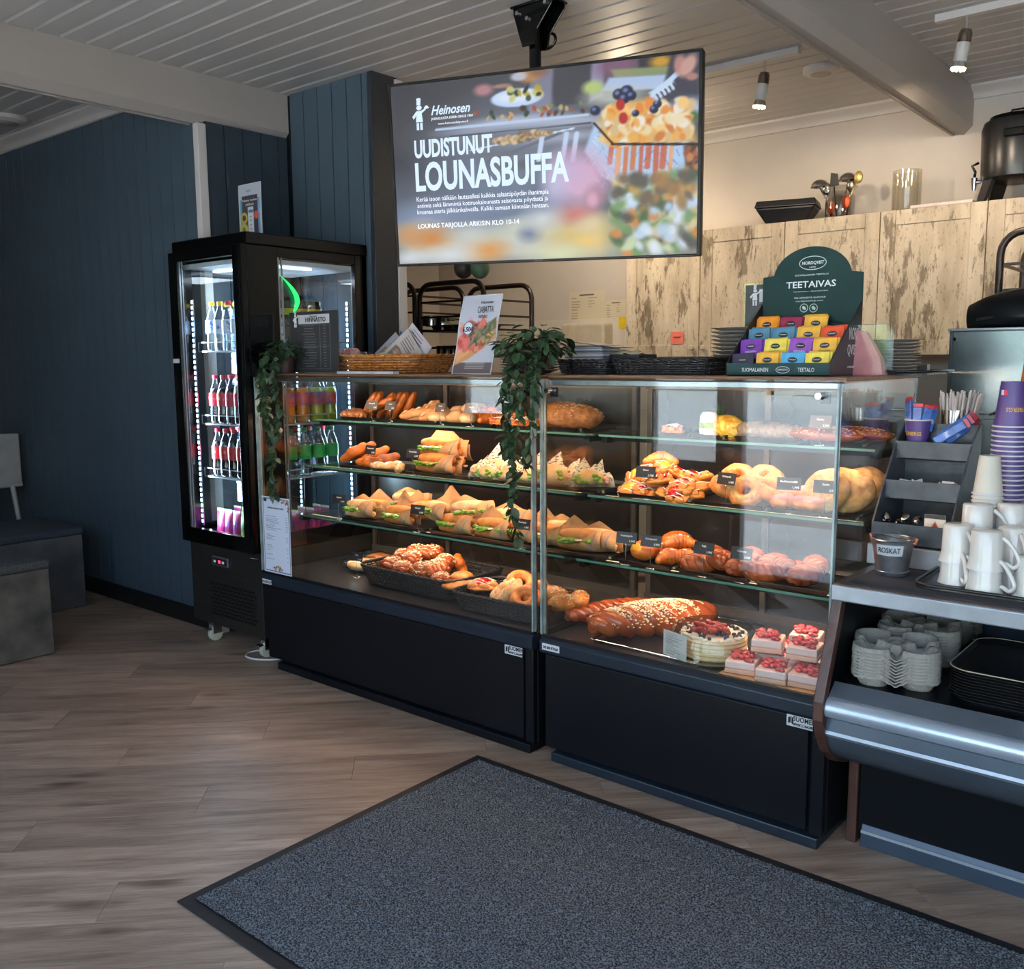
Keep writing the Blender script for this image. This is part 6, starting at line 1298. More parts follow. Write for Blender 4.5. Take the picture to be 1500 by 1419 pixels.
# ================================================================== ivy in pots on the cases
m_leaf = mat('ivy_leaf', H('33502f'), .45, col2=H('1d3220'), vscale=14, lo=.3, hi=.7); m_stem = mat('ivy_stem', H('4a4a2c'), .7); m_pot = mat('brown_plastic_pot', H('3c2620'), .5)
lv = MB()
lv.add([(0, 0, 0), (.012, .010, .002), (.016, .024, .001), (.011, .038, -.003), (0, .050, -.008), (-.011, .038, -.003), (-.016, .024, .001), (-.012, .010, .002), (0, .024, -.003)],
       [(0, 1, 8), (1, 2, 8), (2, 3, 8), (3, 4, 8), (4, 5, 8), (5, 6, 8), (6, 7, 8), (7, 0, 8)])
def ivy(label, loc, vines, nbush, r, seed, potdx=0):
    t = thing('potted_ivy', label, 'plant', loc); g = random.Random(seed)
    obj('pot', MB().lathe([(0, .0), (.036, .0), (.046, .070), (.052, .072), (.052, .088), (.045, .088), (.043, .075), (0, .07)], 24, T(potdx, 0, 0)), m_pot, t, smooth=True)
    st = MB(); me = lv.mesh('leaf', m_leaf, True); cnt_ = 0; bulk = MB()
    def leaf(p, dirz, s, pitch):
        nonlocal cnt_
        if cnt_ < 290:
            o = bpy.data.objects.new('leaf', me); COL.objects.link(o); o.parent = t; o.location = p; o.rotation_euler = (pitch, g.uniform(-.5, .5), dirz); o.scale = (s,)*3
        else: bulk.add(lv.v, lv.f, T(p[0], p[1], p[2], rx=pitch, rz=dirz, s=s))
        cnt_ += 1
    for v in vines:
        pts = smooth_pts(v, 8); st.tube(pts, .0013, 5)
        L_ = len(pts)
        for i in range(2, L_):
            for q in range(2 if i % 3 else 3): p = pts[i]+Vector((g.uniform(-.006, .006), g.uniform(-.008, .003), g.uniform(-.008, .008))); leaf(p, g.uniform(0, 6.28), g.uniform(.5, .95), g.uniform(-1.3, -.2))
    for k in range(nbush):
        a = g.uniform(0, 6.28); e = g.uniform(-.2, 1.3); rr = r*g.uniform(.35, 1)
        p = Vector((potdx+rr*math.cos(a)*math.cos(e)*1.15, rr*math.sin(a)*math.cos(e), .085+rr*.8*math.sin(e))); leaf(p, a-math.pi/2+g.uniform(-.7, .7), g.uniform(.6, 1.15), g.uniform(-.9, .3))
        if k % 4 == 0: st.tube([(potdx, 0, .07), p*.6+Vector((potdx*.4, 0, .05)), p], .0014, 4)
    obj('stems', st, m_stem, t, smooth='all')
    if bulk.v: obj('more_leaves', bulk, m_leaf, t)['kind'] = 'stuff'
ZP = ZT+.0125
l1 = Vector((PX(418, 2.62, ZP+.05), 2.62, ZP))
def V(px, py, Y, o): p = aty(px, py, Y)-o; return (p.x, p.y, p.z)
ivy('ivy in a brown pot trailing down the left corner of the long case', l1, [
   [(0, 0, .09), V(400, 520, 2.55, l1), V(388, 550, 2.455, l1), V(392, 600, 2.45, l1), V(398, 650, 2.45, l1), V(400, 700, 2.45, l1), V(402, 725, 2.45, l1)],
   [(0, 0, .09), V(395, 515, 2.52, l1), V(380, 545, 2.452, l1), V(384, 585, 2.45, l1), V(396, 630, 2.45, l1), V(404, 672, 2.45, l1)],
   [(0, 0, .09), V(405, 525, 2.5, l1), V(402, 560, 2.45, l1), V(410, 600, 2.45, l1), V(406, 640, 2.45, l1)], [(0, 0, .09), V(392, 520, 2.5, l1), V(386, 560, 2.452, l1), V(392, 610, 2.45, l1)]], 70, .095, 3)
l2 = Vector((PX(783, 2.62, ZP+.05), 2.62, ZP))
ivy('bushy ivy trailing down the divider between the two cases', l2, [
   [(0, 0, .09), V(765, 525, 2.52, l2), V(750, 560, 2.455, l2), V(745, 620, 2.45, l2), V(752, 690, 2.45, l2), V(752, 750, 2.45, l2), V(758, 790, 2.45, l2)],
   [(0, 0, .09), V(752, 530, 2.50, l2), V(738, 570, 2.452, l2), V(742, 620, 2.45, l2), V(748, 665, 2.45, l2)],
   [(0, 0, .09), V(785, 540, 2.5, l2), V(782, 580, 2.45, l2), V(776, 640, 2.45, l2), V(766, 690, 2.45, l2)],
   [(0, 0, .09), V(775, 540, 2.5, l2), V(765, 580, 2.45, l2), V(758, 630, 2.45, l2), V(748, 720, 2.45, l2)]], 190, .125, 8)
# ================================================================== things standing on the cases
m_honey = mat('honey_wicker', H('c8843c'), .5, col2=H('7e481a'), vscale=60)
xa, xb = PX(492, 2.78, ZP), PX(612, 2.78, ZP)
basket('wicker_basket', 'honey brown wicker basket with leaflets and toys on the long case', (xa+xb)/2, 2.86, ZP, xb-xa, .24, .075, m_honey, flare=.035, nw=7)
def leaflet(px, y, z, w, h, rx, ry, rz, label, col, seed):
    t = thing('leaflet', label, 'leaflet', (PX(px, y, z), y, z)); t.rotation_euler = (rx, ry, rz); p_ = Paint(50, 60, col); g = random.Random(seed)
    p_.rect(.1, .9, .08, .45, (.45, .40, .36)); p_.spots(14, (.15, .85, .12, .42), .08, [(.7, .55, .4), (.3, .25, .22), (.75, .70, .6)], seed=seed)
    for k in range(5): p_.rect(.15, .15+g.uniform(.3, .6), .9-k*.08, .93-k*.08, (.40, .35, .36))
    pic('printed_page', p_.a, -w/2, w/2, 0, h, t); obj('backing', MB().box(-w/2, w/2, .0006, .0016, 0, h), m_napkin, t)
leaflet(575, 2.84, ZP+.03, .15, .17, .1, .95, .2, 'leaflet with a dark food picture leaning right in the wicker basket', (.70, .66, .64), 3)
leaflet(588, 2.87, ZP+.03, .15, .19, .1, .80, .1, 'white leaflet with red text standing highest in the wicker basket', (.78, .74, .76), 5)
leaflet(560, 2.90, ZP+.03, .14, .16, .1, .95, .2, 'grey leaflet behind the food leaflet in the wicker basket', (.55, .55, .58), 8)
for k, (px, c) in enumerate(((488, 'd8a0a0'), (503, 'c98c88'), (512, 'e0b0a8'))):
    t = thing('plush_ball', 'small pink round toy in the wicker basket, %s from the left' % ORD[k+1], 'toy', (PX(px+8, 2.84, ZP+.085), 2.84, ZP+.072)); obj('body', MB().ell((0, 0, .018), (.024, .022, .022), 14, 10, wob(k, .06)), mat('pink_plush_%d' % k, H(c), .9, var=.2, vscale=50), t, smooth='all'); obj('bow', MB().ell((.0, -.018, .03), (.012, .006, .006), 8, 6), f_pink, t, smooth='all')
for k, px in enumerate((528, 536)):
    t = thing('plastic_cup', 'clear plastic cup in the wicker basket, %s one' % ['left', 'right'][k], 'cup', (PX(px, 2.86, ZP+.06), 2.86, ZP+.035)); obj('cup', MB().lathe([(0, 0), (.018, 0), (.024, .06), (.026, .06)], 16), glass_mat('cup_plastic', boost=2.2), t, smooth=True)
t = thing('blue_cloth', 'blue cloth draped behind the wicker basket', 'cloth', (PX(588, 3.05, ZP+.1), 3.05, ZP)); obj('cloth', MB().surf(lambda u, v: (-.13+.26*u, .03*math.sin(6*u)+.05*v, (.20-.10*abs(u-.4)*2+.012*math.sin(14*u))*(1-.95*v) if True else 0), 26, 12), mat('blue_fabric', H('3d5f80'), .9, var=.2, vscale=20, bump=.3, bscale=100), t, smooth='all')
tag(obj('price_rail', MB().box(0, .34, 0, .03, 0, .010), mat('white_strip', H('b8bcc0'), .5), None, loc=(PX(484, 2.50, ZP), 2.535, ZP+.0005)), 'white plastic strip on the case edge before the wicker basket', 'strip')
# S shaped acrylic stand with the roll poster
po = thing('poster_stand', 'curved clear stand with a filled roll poster priced 6,50 euros', 'poster stand', (PX(695, 2.62, ZP), 2.60, ZP)); pw, ph = .19, .292
def cur(v): return .075*(v*v*(3-2*v))*1.0+.010*math.sin(2*math.pi*v)
q = Paint(90, 140, (.74, .74, .78)); q.rect(0, 1, .0, .14, (.38, .33, .34)); q.ell(.25, .62, .7, .14, (.80, .80, .86), 1, .5)
q.poly([(.0, .30), (.0, .10), (.35, .18), (1.0, .45), (1.0, .66), (.5, .42)], (.78, .56, .38), 1, .02); q.poly([(.05, .14), (.9, .50), (1.0, .60), (1.0, .68), (.45, .44), (.0, .24)], (.85, .62, .42), 1, .02)
q.poly([(.0, .27), (.45, .44), (.80, .60), (.62, .70), (.42, .66), (.12, .44), (.0, .40)], (.82, .42, .38), 1, .02); q.spots(50, (.02, .66, .30, .66), .05, [(.85, .45, .42), (.72, .30, .28), (.92, .60, .54), (.66, .25, .22)], op=.7, seed=4)
q.poly([(.28, .33), (.98, .58), (.95, .72), (.70, .62), (.45, .48)], (.38, .38, .28), 1, .02); q.spots(60, (.32, .98, .36, .64), .028, [(.30, .32, .20), (.46, .46, .34), (.22, .22, .18), (.55, .55, .45)], op=.7, seed=6)
q.poly([(.50, .60), (.72, .62), (.62, .76)], (.84, .44, .40), 1, .02); q.ell(.24, .585, .13, .088, (.25, .30, .42), .02); q.ell(.24, .585, .115, .078, (.86, .88, .92), .02)
for k in range(4): q.rect(.3, .8, .125-k*.022, .135-k*.022, (.70, .66, .64))
pic('poster', q.a, -pw/2, pw/2, .004, ph, po, 0, curve=cur)
for zoff, nm in ((.0012, 'acrylic_back'),):
    o = obj(nm, MB().surf(lambda u, v: (-pw/2-.004+(pw+.008)*u, cur(v)+.0012, (ph+.004)*v), 3, 24), glass_mat('clear_acrylic'), po, smooth='all')
fr_ = MB()
for s_ in (-1, 1): fr_.tube([(s_*(pw/2+.002), cur(k/24)-.0005, (ph+.002)*k/24) for k in range(25)], .0022, 6)
fr_.tube([(-pw/2, cur(1)-.0005, ph+.002), (pw/2, cur(1)-.0005, ph+.002)], .0022, 6).tube([(-pw/2, -.0005, .002), (pw/2, -.0005, .002)], .0022, 6)
obj('clear_edge', fr_, mat('acrylic_edge', H('cfd2d4'), .2), po, smooth='all'); obj('foot', MB().box(-pw/2, pw/2, 0, .09, 0, .003), glass_mat('clear_acrylic'), po)
text(po, '6,50€', -.049, .160, .024, m_ink, y=cur(.58)-.002, bold=.0006, shear=.2); text(po, 'Heinosen', .028, .262, .016, m_ink, y=cur(.9)-.003, shear=.3); fit_text(po, 'CIABATTA', -.012, .066, .228, .252, m_ink, y=cur(.82)-.004, shear=.3); fit_text(po, 'uutuus', .0, .045, .208, .222, m_ink, y=cur(.73)-.006, shear=.3)
# plates
m_plate = mat('grey_white_plate', H('b9b2aa'), .3, var=.04)
plate_mb = MB().lathe([(0, .0), (.55, .0), (.60, .0), (.95, .10), (1.0, .115), (.98, .128), (.60, .03), (0, .03)], 40)
def plates(px, y, z, r, n, pitch, label, grp):
    pr = None; x = PX(px, y, z+.04)
    me = bpy.data.meshes.new('plate'); me.from_pydata([(a*r, b*r, c*r) for a, b, c in plate_mb.v], [], plate_mb.f); me.materials.append(m_plate); me.shade_smooth(); me.set_sharp_from_angle(angle=.7)
    for k in range(n):
        o = bpy.data.objects.new('plate', me); COL.objects.link(o); o.location = (x+random.uniform(-.002, .002), y, z+k*pitch+.0003*k); tag(o, '%s, %s from the bottom' % (label, ORD[k+1]), 'plate', grp)
plates(777, 2.98, ZP, .125, 10, .0105, 'pale plate in the stack behind the bushy ivy', 'plates stacked behind the ivy')
plates(1085, 3.06, ZP, .105, 12, .0130, 'pale bowl edge plate left of the tea display', 'plates stacked left of the tea display')
tb = thing('serving_tray', 'black serving tray under the plates beyond the case end', 'tray', (-.985, 3.05, ZP)); obj('plate', MB().prism([(-.14+.02, -.10), (.10, -.10), (.13, -.08), (.13, .12), (.10, .14), (-.12, .14), (-.14, .12), (-.14, -.08)], 0, .004), m_tray, tb); obj('rim', MB().tube([(-.15, -.11, .010), (.145, -.11, .010), (.155, .0, .012), (.145, .15, .010), (-.15, .15, .010)], .004, 6, closed=True), m_tray, tb, smooth='all')
obj('handle_block', MB().box(.07, .10, .02, .05, .004, .03), m_tray, tb)
plates(1306, 3.06, ZP+.0045, .088, 10, .0100, 'pale plate in the stack right of the tea display', 'plates stacked right of the tea display')
# black baskets
xa, xb = PX(832, 2.82, ZP+.02), PX(900, 2.82, ZP+.02); basket('black_basket', 'small black woven basket with a napkin stack on the short case', (xa+xb)/2, 2.86, ZP, xb-xa, .20, .048, m_wick, nw=6, flare=.01)
xc, xd = PX(912, 2.80, ZP+.02), PX(1048, 2.80, ZP+.02); basket('black_basket', 'long low black woven basket on the short case', (xc+xd)/2, 2.84, ZP, xd-xc, .20, .050, m_wick, nw=6, flare=.008)
nk = [mat('napkin_%d' % k, H(c), .85, var=.05) for k, c in enumerate(('8b8f9a', '5f6470', 'a9abb2'))]
for k in range(14):
    o = obj('napkin', MB().box(-.085, .085, -.06, .06, 0, .0055), nk[k % 3], None, loc=((xa+xb)/2-.012+.0014*(k % 3)-.001*k, 2.86, ZP+.012+k*.0066), bevel=.001); tag(o, 'folded grey napkin in the basket stack, %s' % (ORD[k+1] if k < 12 else 'topmost' if k == 13 else 'second highest'), 'napkin', 'napkins stacked in the small black basket')
t = thing('black_folder', 'black menu folder lying tilted on the napkins', 'folder', ((xa+xb)/2-.01, 2.86, ZP+.108)); obj('cover', MB().box(-.085, .13, -.062, .062, 0, .002, T(0, 0, 0, ry=.12)), m_utb, t)
t = thing('glove_box', 'black glove box with pale gloves sticking out', 'box', (PX(918, 2.90, ZP+.03), 2.90, ZP+.054)); obj('box', MB().box(-.075, .09, -.06, .06, 0, .016), m_utb, t, bevel=.002); obj('gloves', MB().surf(lambda u, v: (-.07+.15*u, -.05+.1*v, .017+.014*math.sin(math.pi*u)*math.sin(math.pi*v)+.004*math.sin(13*u+7*v)), 16, 12), mat('glove_latex', H('c8b8a0'), .7, var=.1), t, smooth='all')
# green tea display
m_grn = mat('dark_green_card', H('112c2c'), .6, var=.06, spec=.15); m_grn2 = mat('green_card_front', H('16383b'), .5, var=.1, spec=.2)
TX0, TX1, TYF, TYB = PX(1064, 2.66, ZP), PX(1215, 2.66, ZP), 2.66, 2.90
TXB0, TXB1 = PX(1116, TYB, 1.5), PX(1262, TYB, 1.5)
td = thing('tea_display', 'dark green tea bag display with an arched header on the short case', 'display', (0, 0, ZP))
cx = (TXB0+TXB1)/2; hw = (TXB1-TXB0)/2; poly = [(TXB0, 0), (TXB1, 0), (TXB1, .310)]; 
poly += [(cx+hw*.78*math.cos(a), .300+.098*math.sin(a)) for a in [math.pi*k/20 for k in range(1, 20)]] + [(TXB0, .310)]
obj('header', MB().prism(poly, TYB, TYB+.003, 'y'), m_grn, td)
obj('front_lip', MB().box(TX0, TX1, TYF, TYF+.003, 0, .038), m_grn2, td); obj('base', MB().box(TX0, TXB1, TYF, TYB, .0, .003), m_grn, td)
side_ = [(TYF, .0), (TYB, .0), (TYB, .225), (TYF+.10, .12), (TYF, .038)]
obj('side_wall', MB().prism(side_, TX1-.002, TX1+.001, 'x'), mat('black_card'), td); obj('side_wall', MB().prism(side_, TX0-.001, TX0+.002, 'x'), mat('black_card'), td)
def hdr(s, px0, px1, py0, py1, m=m_whiteink, **k): a = aty(px0, py1, TYB); b_ = aty(px1, py0, TYB); fit_text(td, s, a.x, b_.x, a.z-ZP, b_.z-ZP, m, y=TYB-.0015, **k)
hdr('NORDQVIST', 1175, 1208, 381, 389, bold=.02, shear=.15); hdr('1979', 1186, 1195, 390, 393); hdr('SUOMALAINEN TEETALO', 1165, 1214, 399.5, 405); hdr('TEETAIVAS', 1152, 1225, 409, 423, bold=.012); hdr('TEHIMLEN • TEAHEAVEN', 1162, 1213, 424.5, 428.5); hdr('TEE HETKESTÄ ELÄMYS®', 1163, 1210, 433, 438); hdr('nordqvistshop.com', 1166, 1206, 438.5, 443)
ov = aty(1191, 385, TYB); ovz = ov.z-ZP; obj('logo_ring', MB().tube([(ov.x+.043*math.cos(a), TYB-.002, ovz+.0205*math.sin(a)) for a in [2*math.pi*k/36 for k in range(36)]], .0011, 5, closed=True), m_whiteink, td)
for px in (1178, 1192):
    c_ = aty(px, 451, TYB); obj('round_seal', MB().tube([(c_.x+.0125*math.cos(a), TYB-.002, c_.z-ZP+.0125*math.sin(a)) for a in [2*math.pi*k/24 for k in range(24)]], .0012, 5, closed=True).prism([(c_.x+.007*math.cos(a+.4), c_.z-ZP+.007*math.sin(a)) for a in [2*math.pi*k/5 for k in range(5)]], TYB-.0022, TYB-.0008, 'y'), mat('pale_green_ink', H('b8c8c0'), .5), td)
fit_text(td, 'SUOMALAINEN', TX0+.052, TX0+.137, .012, .024, m_whiteink, y=TYF-.0015); fit_text(td, 'TEETALO', TX1-.095, TX1-.045, .012, .024, m_whiteink, y=TYF-.0015)
mx_ = (TX0+.137+TX1-.095)/2; obj('logo_ring', MB().tube([(mx_+.021*math.cos(a), TYF-.002, .018+.0095*math.sin(a)) for a in [2*math.pi*k/30 for k in range(30)]], .0008, 5, closed=True), m_whiteink, td); fit_text(td, 'NORDQVIST', mx_-.016, mx_+.016, .015, .021, m_whiteink, y=TYF-.0018)
SM = T(TX1+.002, TYF+.10, .0, rz=math.pi/2)
fit_text(td, 'NORD', .035, .115, .105, .142, m_whiteink, M=SM, y=-.001); fit_text(td, 'QVIST', .025, .105, .055, .092, m_whiteink, M=SM, y=-.001); fit_text(td, 'EI VAIHTOEHTOJA', .03, .10, .02, .028, m_whiteink, M=SM, y=-.001)
tc_ = {'o': 'e08a1c', 'g': 'e0a838', 'm': '7a1038', 'b': '4a7a94', 'v': '6a2a94', 'y': 'e0c84c', 'l': '4a9cc8', 'r': 'c8451c', 'p': '8a48a8', 'k': '241c38'}
rows = [(0, [('k', 1), ('g', 4), ('l', 2), ('y', 3)], .048, .0), (1, [('v', 2), ('y', 3), ('p', 3), ('g', 3)], .090, .055), (2, [('b', 3), ('b', 3), ('g', 4), ('r', 4)], .125, .110), (3, [('o', 5), ('m', 2), ('g', 6), (None, 0)], .160, .165)]
cw = (TX1-TX0-.012)/4
for r_, cells, zt_, yo in rows:
    sh_ = TX0+.005
    obj('step', MB().box(TX0+.003, TX1-.003, TYF+.03+yo, TYF+.034+yo, .003, max(.012, zt_-.045)), m_grn, td)
    for c_, (k_, n_) in enumerate(cells):
        if not k_: continue
        for q_ in range(n_):
            t = thing('tea_bag', '%s tea sachet, %s row, %s slot, %s in it' % ({'o': 'orange', 'g': 'golden', 'm': 'dark red', 'b': 'blue grey', 'v': 'violet', 'y': 'pale yellow', 'l': 'light blue', 'r': 'red', 'p': 'purple', 'k': 'dark violet'}[k_], ORD[r_+1], ORD[c_+1], ORD[q_+1]), 'tea bag', (sh_+cw*(c_+.5)+.004*(q_ % 2)-.003*q_*(1 if r_ == 3 else 0), TYF+.014+yo+q_*.006, ZP+zt_-.040+.0015*q_), 0, 'tea sachets in the green display'); t.rotation_euler = (-.22 if k_ != 'r' else -.22, .05*((q_*7+c_) % 3-1), 0)
            obj('envelope', MB().box(-cw*.46, cw*.46, 0, .003, 0, .062), mat('sachet_'+k_, H(tc_[k_]), .4, var=.18, vscale=40), t, bevel=.001)
            if q_ == 0:
                obj('logo_oval', MB().prism([(.015*math.cos(a), .040+.008*math.sin(a)) for a in [2*math.pi*k/16 for k in range(16)]], -.0012, -.0002, 'y'), m_ink, t); fit_text(t, 'NORDQVIST', -.011, .011, .038, .042, m_whiteink, y=-.0018)
                fit_text(t, {'y': 'AAMUTUULI', 'g': 'ARJEN AARRE', 'l': 'REFRESH', 'k': 'AKAAN ROOIBOS'}.get(k_, 'KEISARIN'), -.018, .018, .020, .026, m_ink if k_ in 'ygl' else m_whiteink, y=-.001)
# pink wrapped package right of the tea display
t = thing('pink_package', 'pink wrapped package in clear film right of the tea display', 'package', (PX(1268, 2.86, ZP), 2.86, ZP)); obj('paper', MB().add([(-.045, -.02, 0), (.055, -.02, 0), (.055, .03, 0), (-.045, .03, 0), (-.03, -.005, .135), (.0, -.005, .125), (.0, .015, .125), (-.03, .015, .135), (.045, -.012, .05), (.045, .02, .05)], [(0, 1, 8, 5, 4), (3, 7, 6, 9, 2), (0, 4, 7, 3), (4, 5, 6, 7), (5, 8, 9, 6), (1, 2, 9, 8), (0, 3, 2, 1)]), mat('pink_paper', H('c07a80'), .6, var=.12, vscale=30), t); obj('film', MB().box(-.055, .065, -.028, .04, .001, .15), glass_mat('package_film', rough=.1), t)
# phone poster standing on the fridge
x0, x1 = PX(351, 2.72, FZ+.1), PX(383, 2.72, FZ+.1)
t = thing('advert_stand', 'upright advert with a phone picture standing on the drinks fridge', 'advert', (x0, 2.72, FZ+.0005)); w = x1-x0; hh = .265
q = Paint(60, 100, (.72, .74, .78)); q.rect(.06, .94, .0, .74, (.38, .60, .72)); q.rect(.14, .86, .10, .80, (.24, .22, .25)); q.ell(.22, .42, .16, .10, (.70, .62, .22), .1); q.ell(.22, .42, .08, .05, (.24, .22, .25), .1); q.ell(.2, .22, .18, .11, (.70, .64, .24), .1); q.ell(.2, .22, .07, .04, (.28, .4, .4), .1); q.ell(.78, .45, .10, .07, (.75, .30, .25), .2); q.rect(.40, .66, .06, .60, (.80, .82, .86)); q.rect(.43, .63, .50, .55, (.2, .48, .48))
for v in (.43, .37, .29, .22, .16): q.ell(.52, v, .04, .01, (.45, .42, .48), .3)
pic('printed_sheet', q.a, 0, w, 0, hh, t); obj('board', MB().box(-.002, w+.002, .0005, .003, 0, hh+.002), m_sticker, t); obj('foot', MB().box(0, w, 0, .05, 0, .003), m_sticker, t)
fit_text(t, 'RESQ', w*.38, w*.58, hh*.86, hh*.90, mat('teal_ink', H('3a7a80'), .5)); fit_text(t, 'Pelasta ruokaa', w*.18, w*.84, hh*.70, hh*.74, m_whiteink); fit_text(t, 'edullisesti.', w*.32, w*.70, hh*.63, hh*.67, m_whiteink)
# ================================================================== things on the coffee counter
ZK = ZS+.0035
m_org = mat('scuffed_black_box', H('23282e'), .4, col2=H('3c444c'), vscale=22, lo=.45, hi=.75, bump=.2)
og = thing('tiered_organiser', 'three step scuffed black organiser on the coffee counter', 'organiser', (-.925, 2.76, ZS)); W_ = .212
obj('riser', MB().box(-.01, W_+.01, -.012, .29, .0005, .060), m_csteel, og, bevel=.003)
for k, (y, z0, z1) in enumerate(((0, .062, .125), (.09, .182, .240), (.18, .295, .350))):
    t0 = .006; o = obj('tier', MB().box(0, W_, y, y+t0, z0, z1).box(t0, W_-t0, y, y+.098, z0, z0+t0), m_org, og, bevel=.002)
for x in (-.004, W_-.002): obj('side_wall', MB().prism([(0, .062), (.275, .062), (.275, .40), (.26, .40), (.18, .350), (.18, .345), (.09, .240), (0, .125)], x, x+.006, 'x'), m_org, og, bevel=.0015)
obj('back', MB().box(0, W_, .268, .274, .062, .40), m_org, og); obj('top_shelf', MB().box(.006, W_-.006, .186, .268, .340, .345), m_org, og)
ox, oy = -.925, 2.76
# cutlery and sachets in the tiers
g = random.Random(5)
for k in range(10):
    t = thing('teaspoon', 'steel teaspoon heaped in the lowest organiser tier, %s of the heap' % ORD[k+1], 'spoon', (ox+.022+.0085*k, oy+.018+.006*(k % 3), ZS+.098+.004*(k % 4)), 0, 'teaspoons in the lowest tier'); t.rotation_euler = (-1.05+g.uniform(-.2, .2), g.uniform(-.4, .4), g.uniform(-.5, .5))
    obj('bowl', MB().ell((0, .0, .055), (.011, .004, .017), 12, 8), m_uten, t, smooth='all'); obj('handle', MB().tube([(0, 0, .04), (0, .002, 0), (0, 0, -.02)], [.003, .002, .002], 6), m_uten, t, smooth='all')
for k in range(2):
    t = thing('cream_pot', 'small blue and white coffee cream pot in the lowest tier, %s one' % ['left', 'right'][k], 'cream pot', (ox+.135+k*.036, oy+.022, ZS+.0685+.002)); obj('blue_cup', MB().lathe([(0, .0), (.014, 0), (.0165, .022)], 18), mat('blue_cup', H('3a80c8'), .4), t, smooth=True); obj('white_band', MB().lathe([(.0165, .022), (.0170, .040), (.0165, .042), (0, .042)], 18), m_sticker, t, smooth=True)
t = thing('card_holder', 'clear round holder with a chocolate drink card in the lowest tier', 'card holder', (ox+.158, oy+.062, ZS+.0685)); obj('clear_disc', MB().lathe([(0, 0), (.050, 0), (.054, .004), (.050, .008), (0, .008)], 30, T(0, 0, .062, rx=math.pi/2-.15)), glass_mat('disc_plastic', boost=.8), t, smooth=True)
cq = Paint(30, 30, (.85, .80, .72)); cq.rect(0, 1, .78, 1, (.15, .12, .12)); cq.poly([(.2, .05), (.8, .05), (.5, .65)], (.55, .2, .12), 1, .05); pic('card', cq.a, -.028, .030, .03, .085, t, -.014)
for k in range(9):
    t = thing('sugar_sachet', 'pale sugar sachet in the middle organiser tier, %s one' % ORD[k+1], 'sachet', (ox+.03+.019*k, oy+.125+.012*(k % 3), ZS+.205+.006*(k % 2)), g.uniform(-1, 1), 'sugar sachets in the middle tier'); t.rotation_euler.x = g.uniform(-1.2, .1); t.rotation_euler.y = g.uniform(-.6, .6); obj('envelope', MB().box(-.020, .020, 0, .002, 0, .030), m_sticker, t, bevel=.0008)
def lofcup(name, x, y, z, r0, r1, h, m, label, cat, up=True, word='LÖFBERGS', wc=None):
    t = thing(name, label, cat, (x, y, z)); pr = [(0, .003), (r0, 0), (r1, h), (r1+.003, h), (r1+.003, h-.003), (r1, h-.004)] if up else [(0, h), (r0, h), (r0+.0008, h-.006), (r1, .004), (r1+.003, .003), (r1+.003, 0), (r1, 0)]
    obj('wall', MB().lathe(pr, 28), m, t, smooth=True); obj('rim', MB().tube([((r1+.0015)*math.cos(a), (r1+.0015)*math.sin(a), h-.001 if up else .001) for a in [2*math.pi*k/28 for k in range(28)]], .0027, 6, closed=True), m_sticker, t, smooth='all'); return t
m_pur = mat('purple_paper_cup', H('4c3a78'), .45, var=.06); m_gold = mat('gold_ink', H('d8a83c'), .45)
def curved_text(par, s, r, z0, z1, a0, a1, m, flip=False):
    """lettering bent round a cup of radius r; angles measured from -y, towards +x"""
    o = text(par, s, 0, 0, 1, m, y=0, align='LEFT', bold=.01); me = o.data; n = len(me.vertices); a = np.empty(n*3, np.float32); me.vertices.foreach_get('co', a); a = a.reshape(-1, 3); lo, hi = a.min(0), a.max(0)
    u = (a[:, 0]-lo[0])/(hi[0]-lo[0]); v = (a[:, 2]-lo[2])/(hi[2]-lo[2])
    if flip: u, v = 1-u, 1-v
    th = a0+(a1-a0)*u; rr = r-a[:, 1]; b_ = np.stack([rr*np.sin(th), -rr*np.cos(th), z0+(z1-z0)*v], 1).astype(np.float32); me.vertices.foreach_set('co', b_.ravel()); me.update(); return o
YT3 = oy+.18; bz = ZS+.3455
pb_ = lofcup('paper_bowl', ox+.045, oy+.235, bz, .030, .037, .068, m_pur, 'purple paper cup holding chocolate bars on the organiser top', 'cup'); curved_text(pb_, 'LÖFBERGS', .0352, .020, .034, -.95, .55, m_gold)
m_bar = mat('dark_blue_wrapper', H('1c2f6a'), .3, col2=H('3f6cb8'), vscale=35, lo=.45, hi=.7); m_barr = mat('red_wrapper_end', H('b02430'), .35)
def bar(x, y, z, rx, ry, rz, label, grp, L_=.085):
    t = thing('wafer_bar', label, 'bar', (x, y, z), 0, grp); t.rotation_euler = (rx, ry, rz); obj('wrapper', MB().box(-.013, .013, -.005, .005, .006, L_-.006), m_bar, t, bevel=.003); obj('end_seam', MB().box(-.014, .014, -.0012, .0012, L_-.006, L_+.004), m_barr, t); fit_text(t, 'Hyvä', -.008, .008, L_*.3, L_*.5, m_whiteink, y=-.0056)
for k in range(6): bar(ox+.022+.010*k, oy+.222+.012*(k % 2), bz+.022+.003*(k % 3), -.1, -.18+.10*k, .3*k-.6, 'blue wrapped bar standing in the purple cup, %s from the left' % ORD[k+1], 'bars standing in the purple cup', .085 if k else .11)
for k in range(5): bar(ox+.100+.008*k, oy+.196+.010*k, bz+.001+.010*(k % 3), -.2, .95, .15*k, 'blue wrapped bar lying slanted right of the purple cup, %s one' % ORD[k+1], 'bars lying on the organiser', .11)
cn = thing('straw_holder', 'brushed steel cup full of clear straws behind the bars', 'holder', (ox+.125, oy+.335, ZS)); cn.location.z = ZS+.0005; obj('cup', MB().lathe([(0, .0), (.042, 0), (.042, .44), (.040, .44)], 28), m_uten, cn, smooth=True)
m_straw = mat('clear_straw', H('ddd6d0'), .3, alpha=.6)
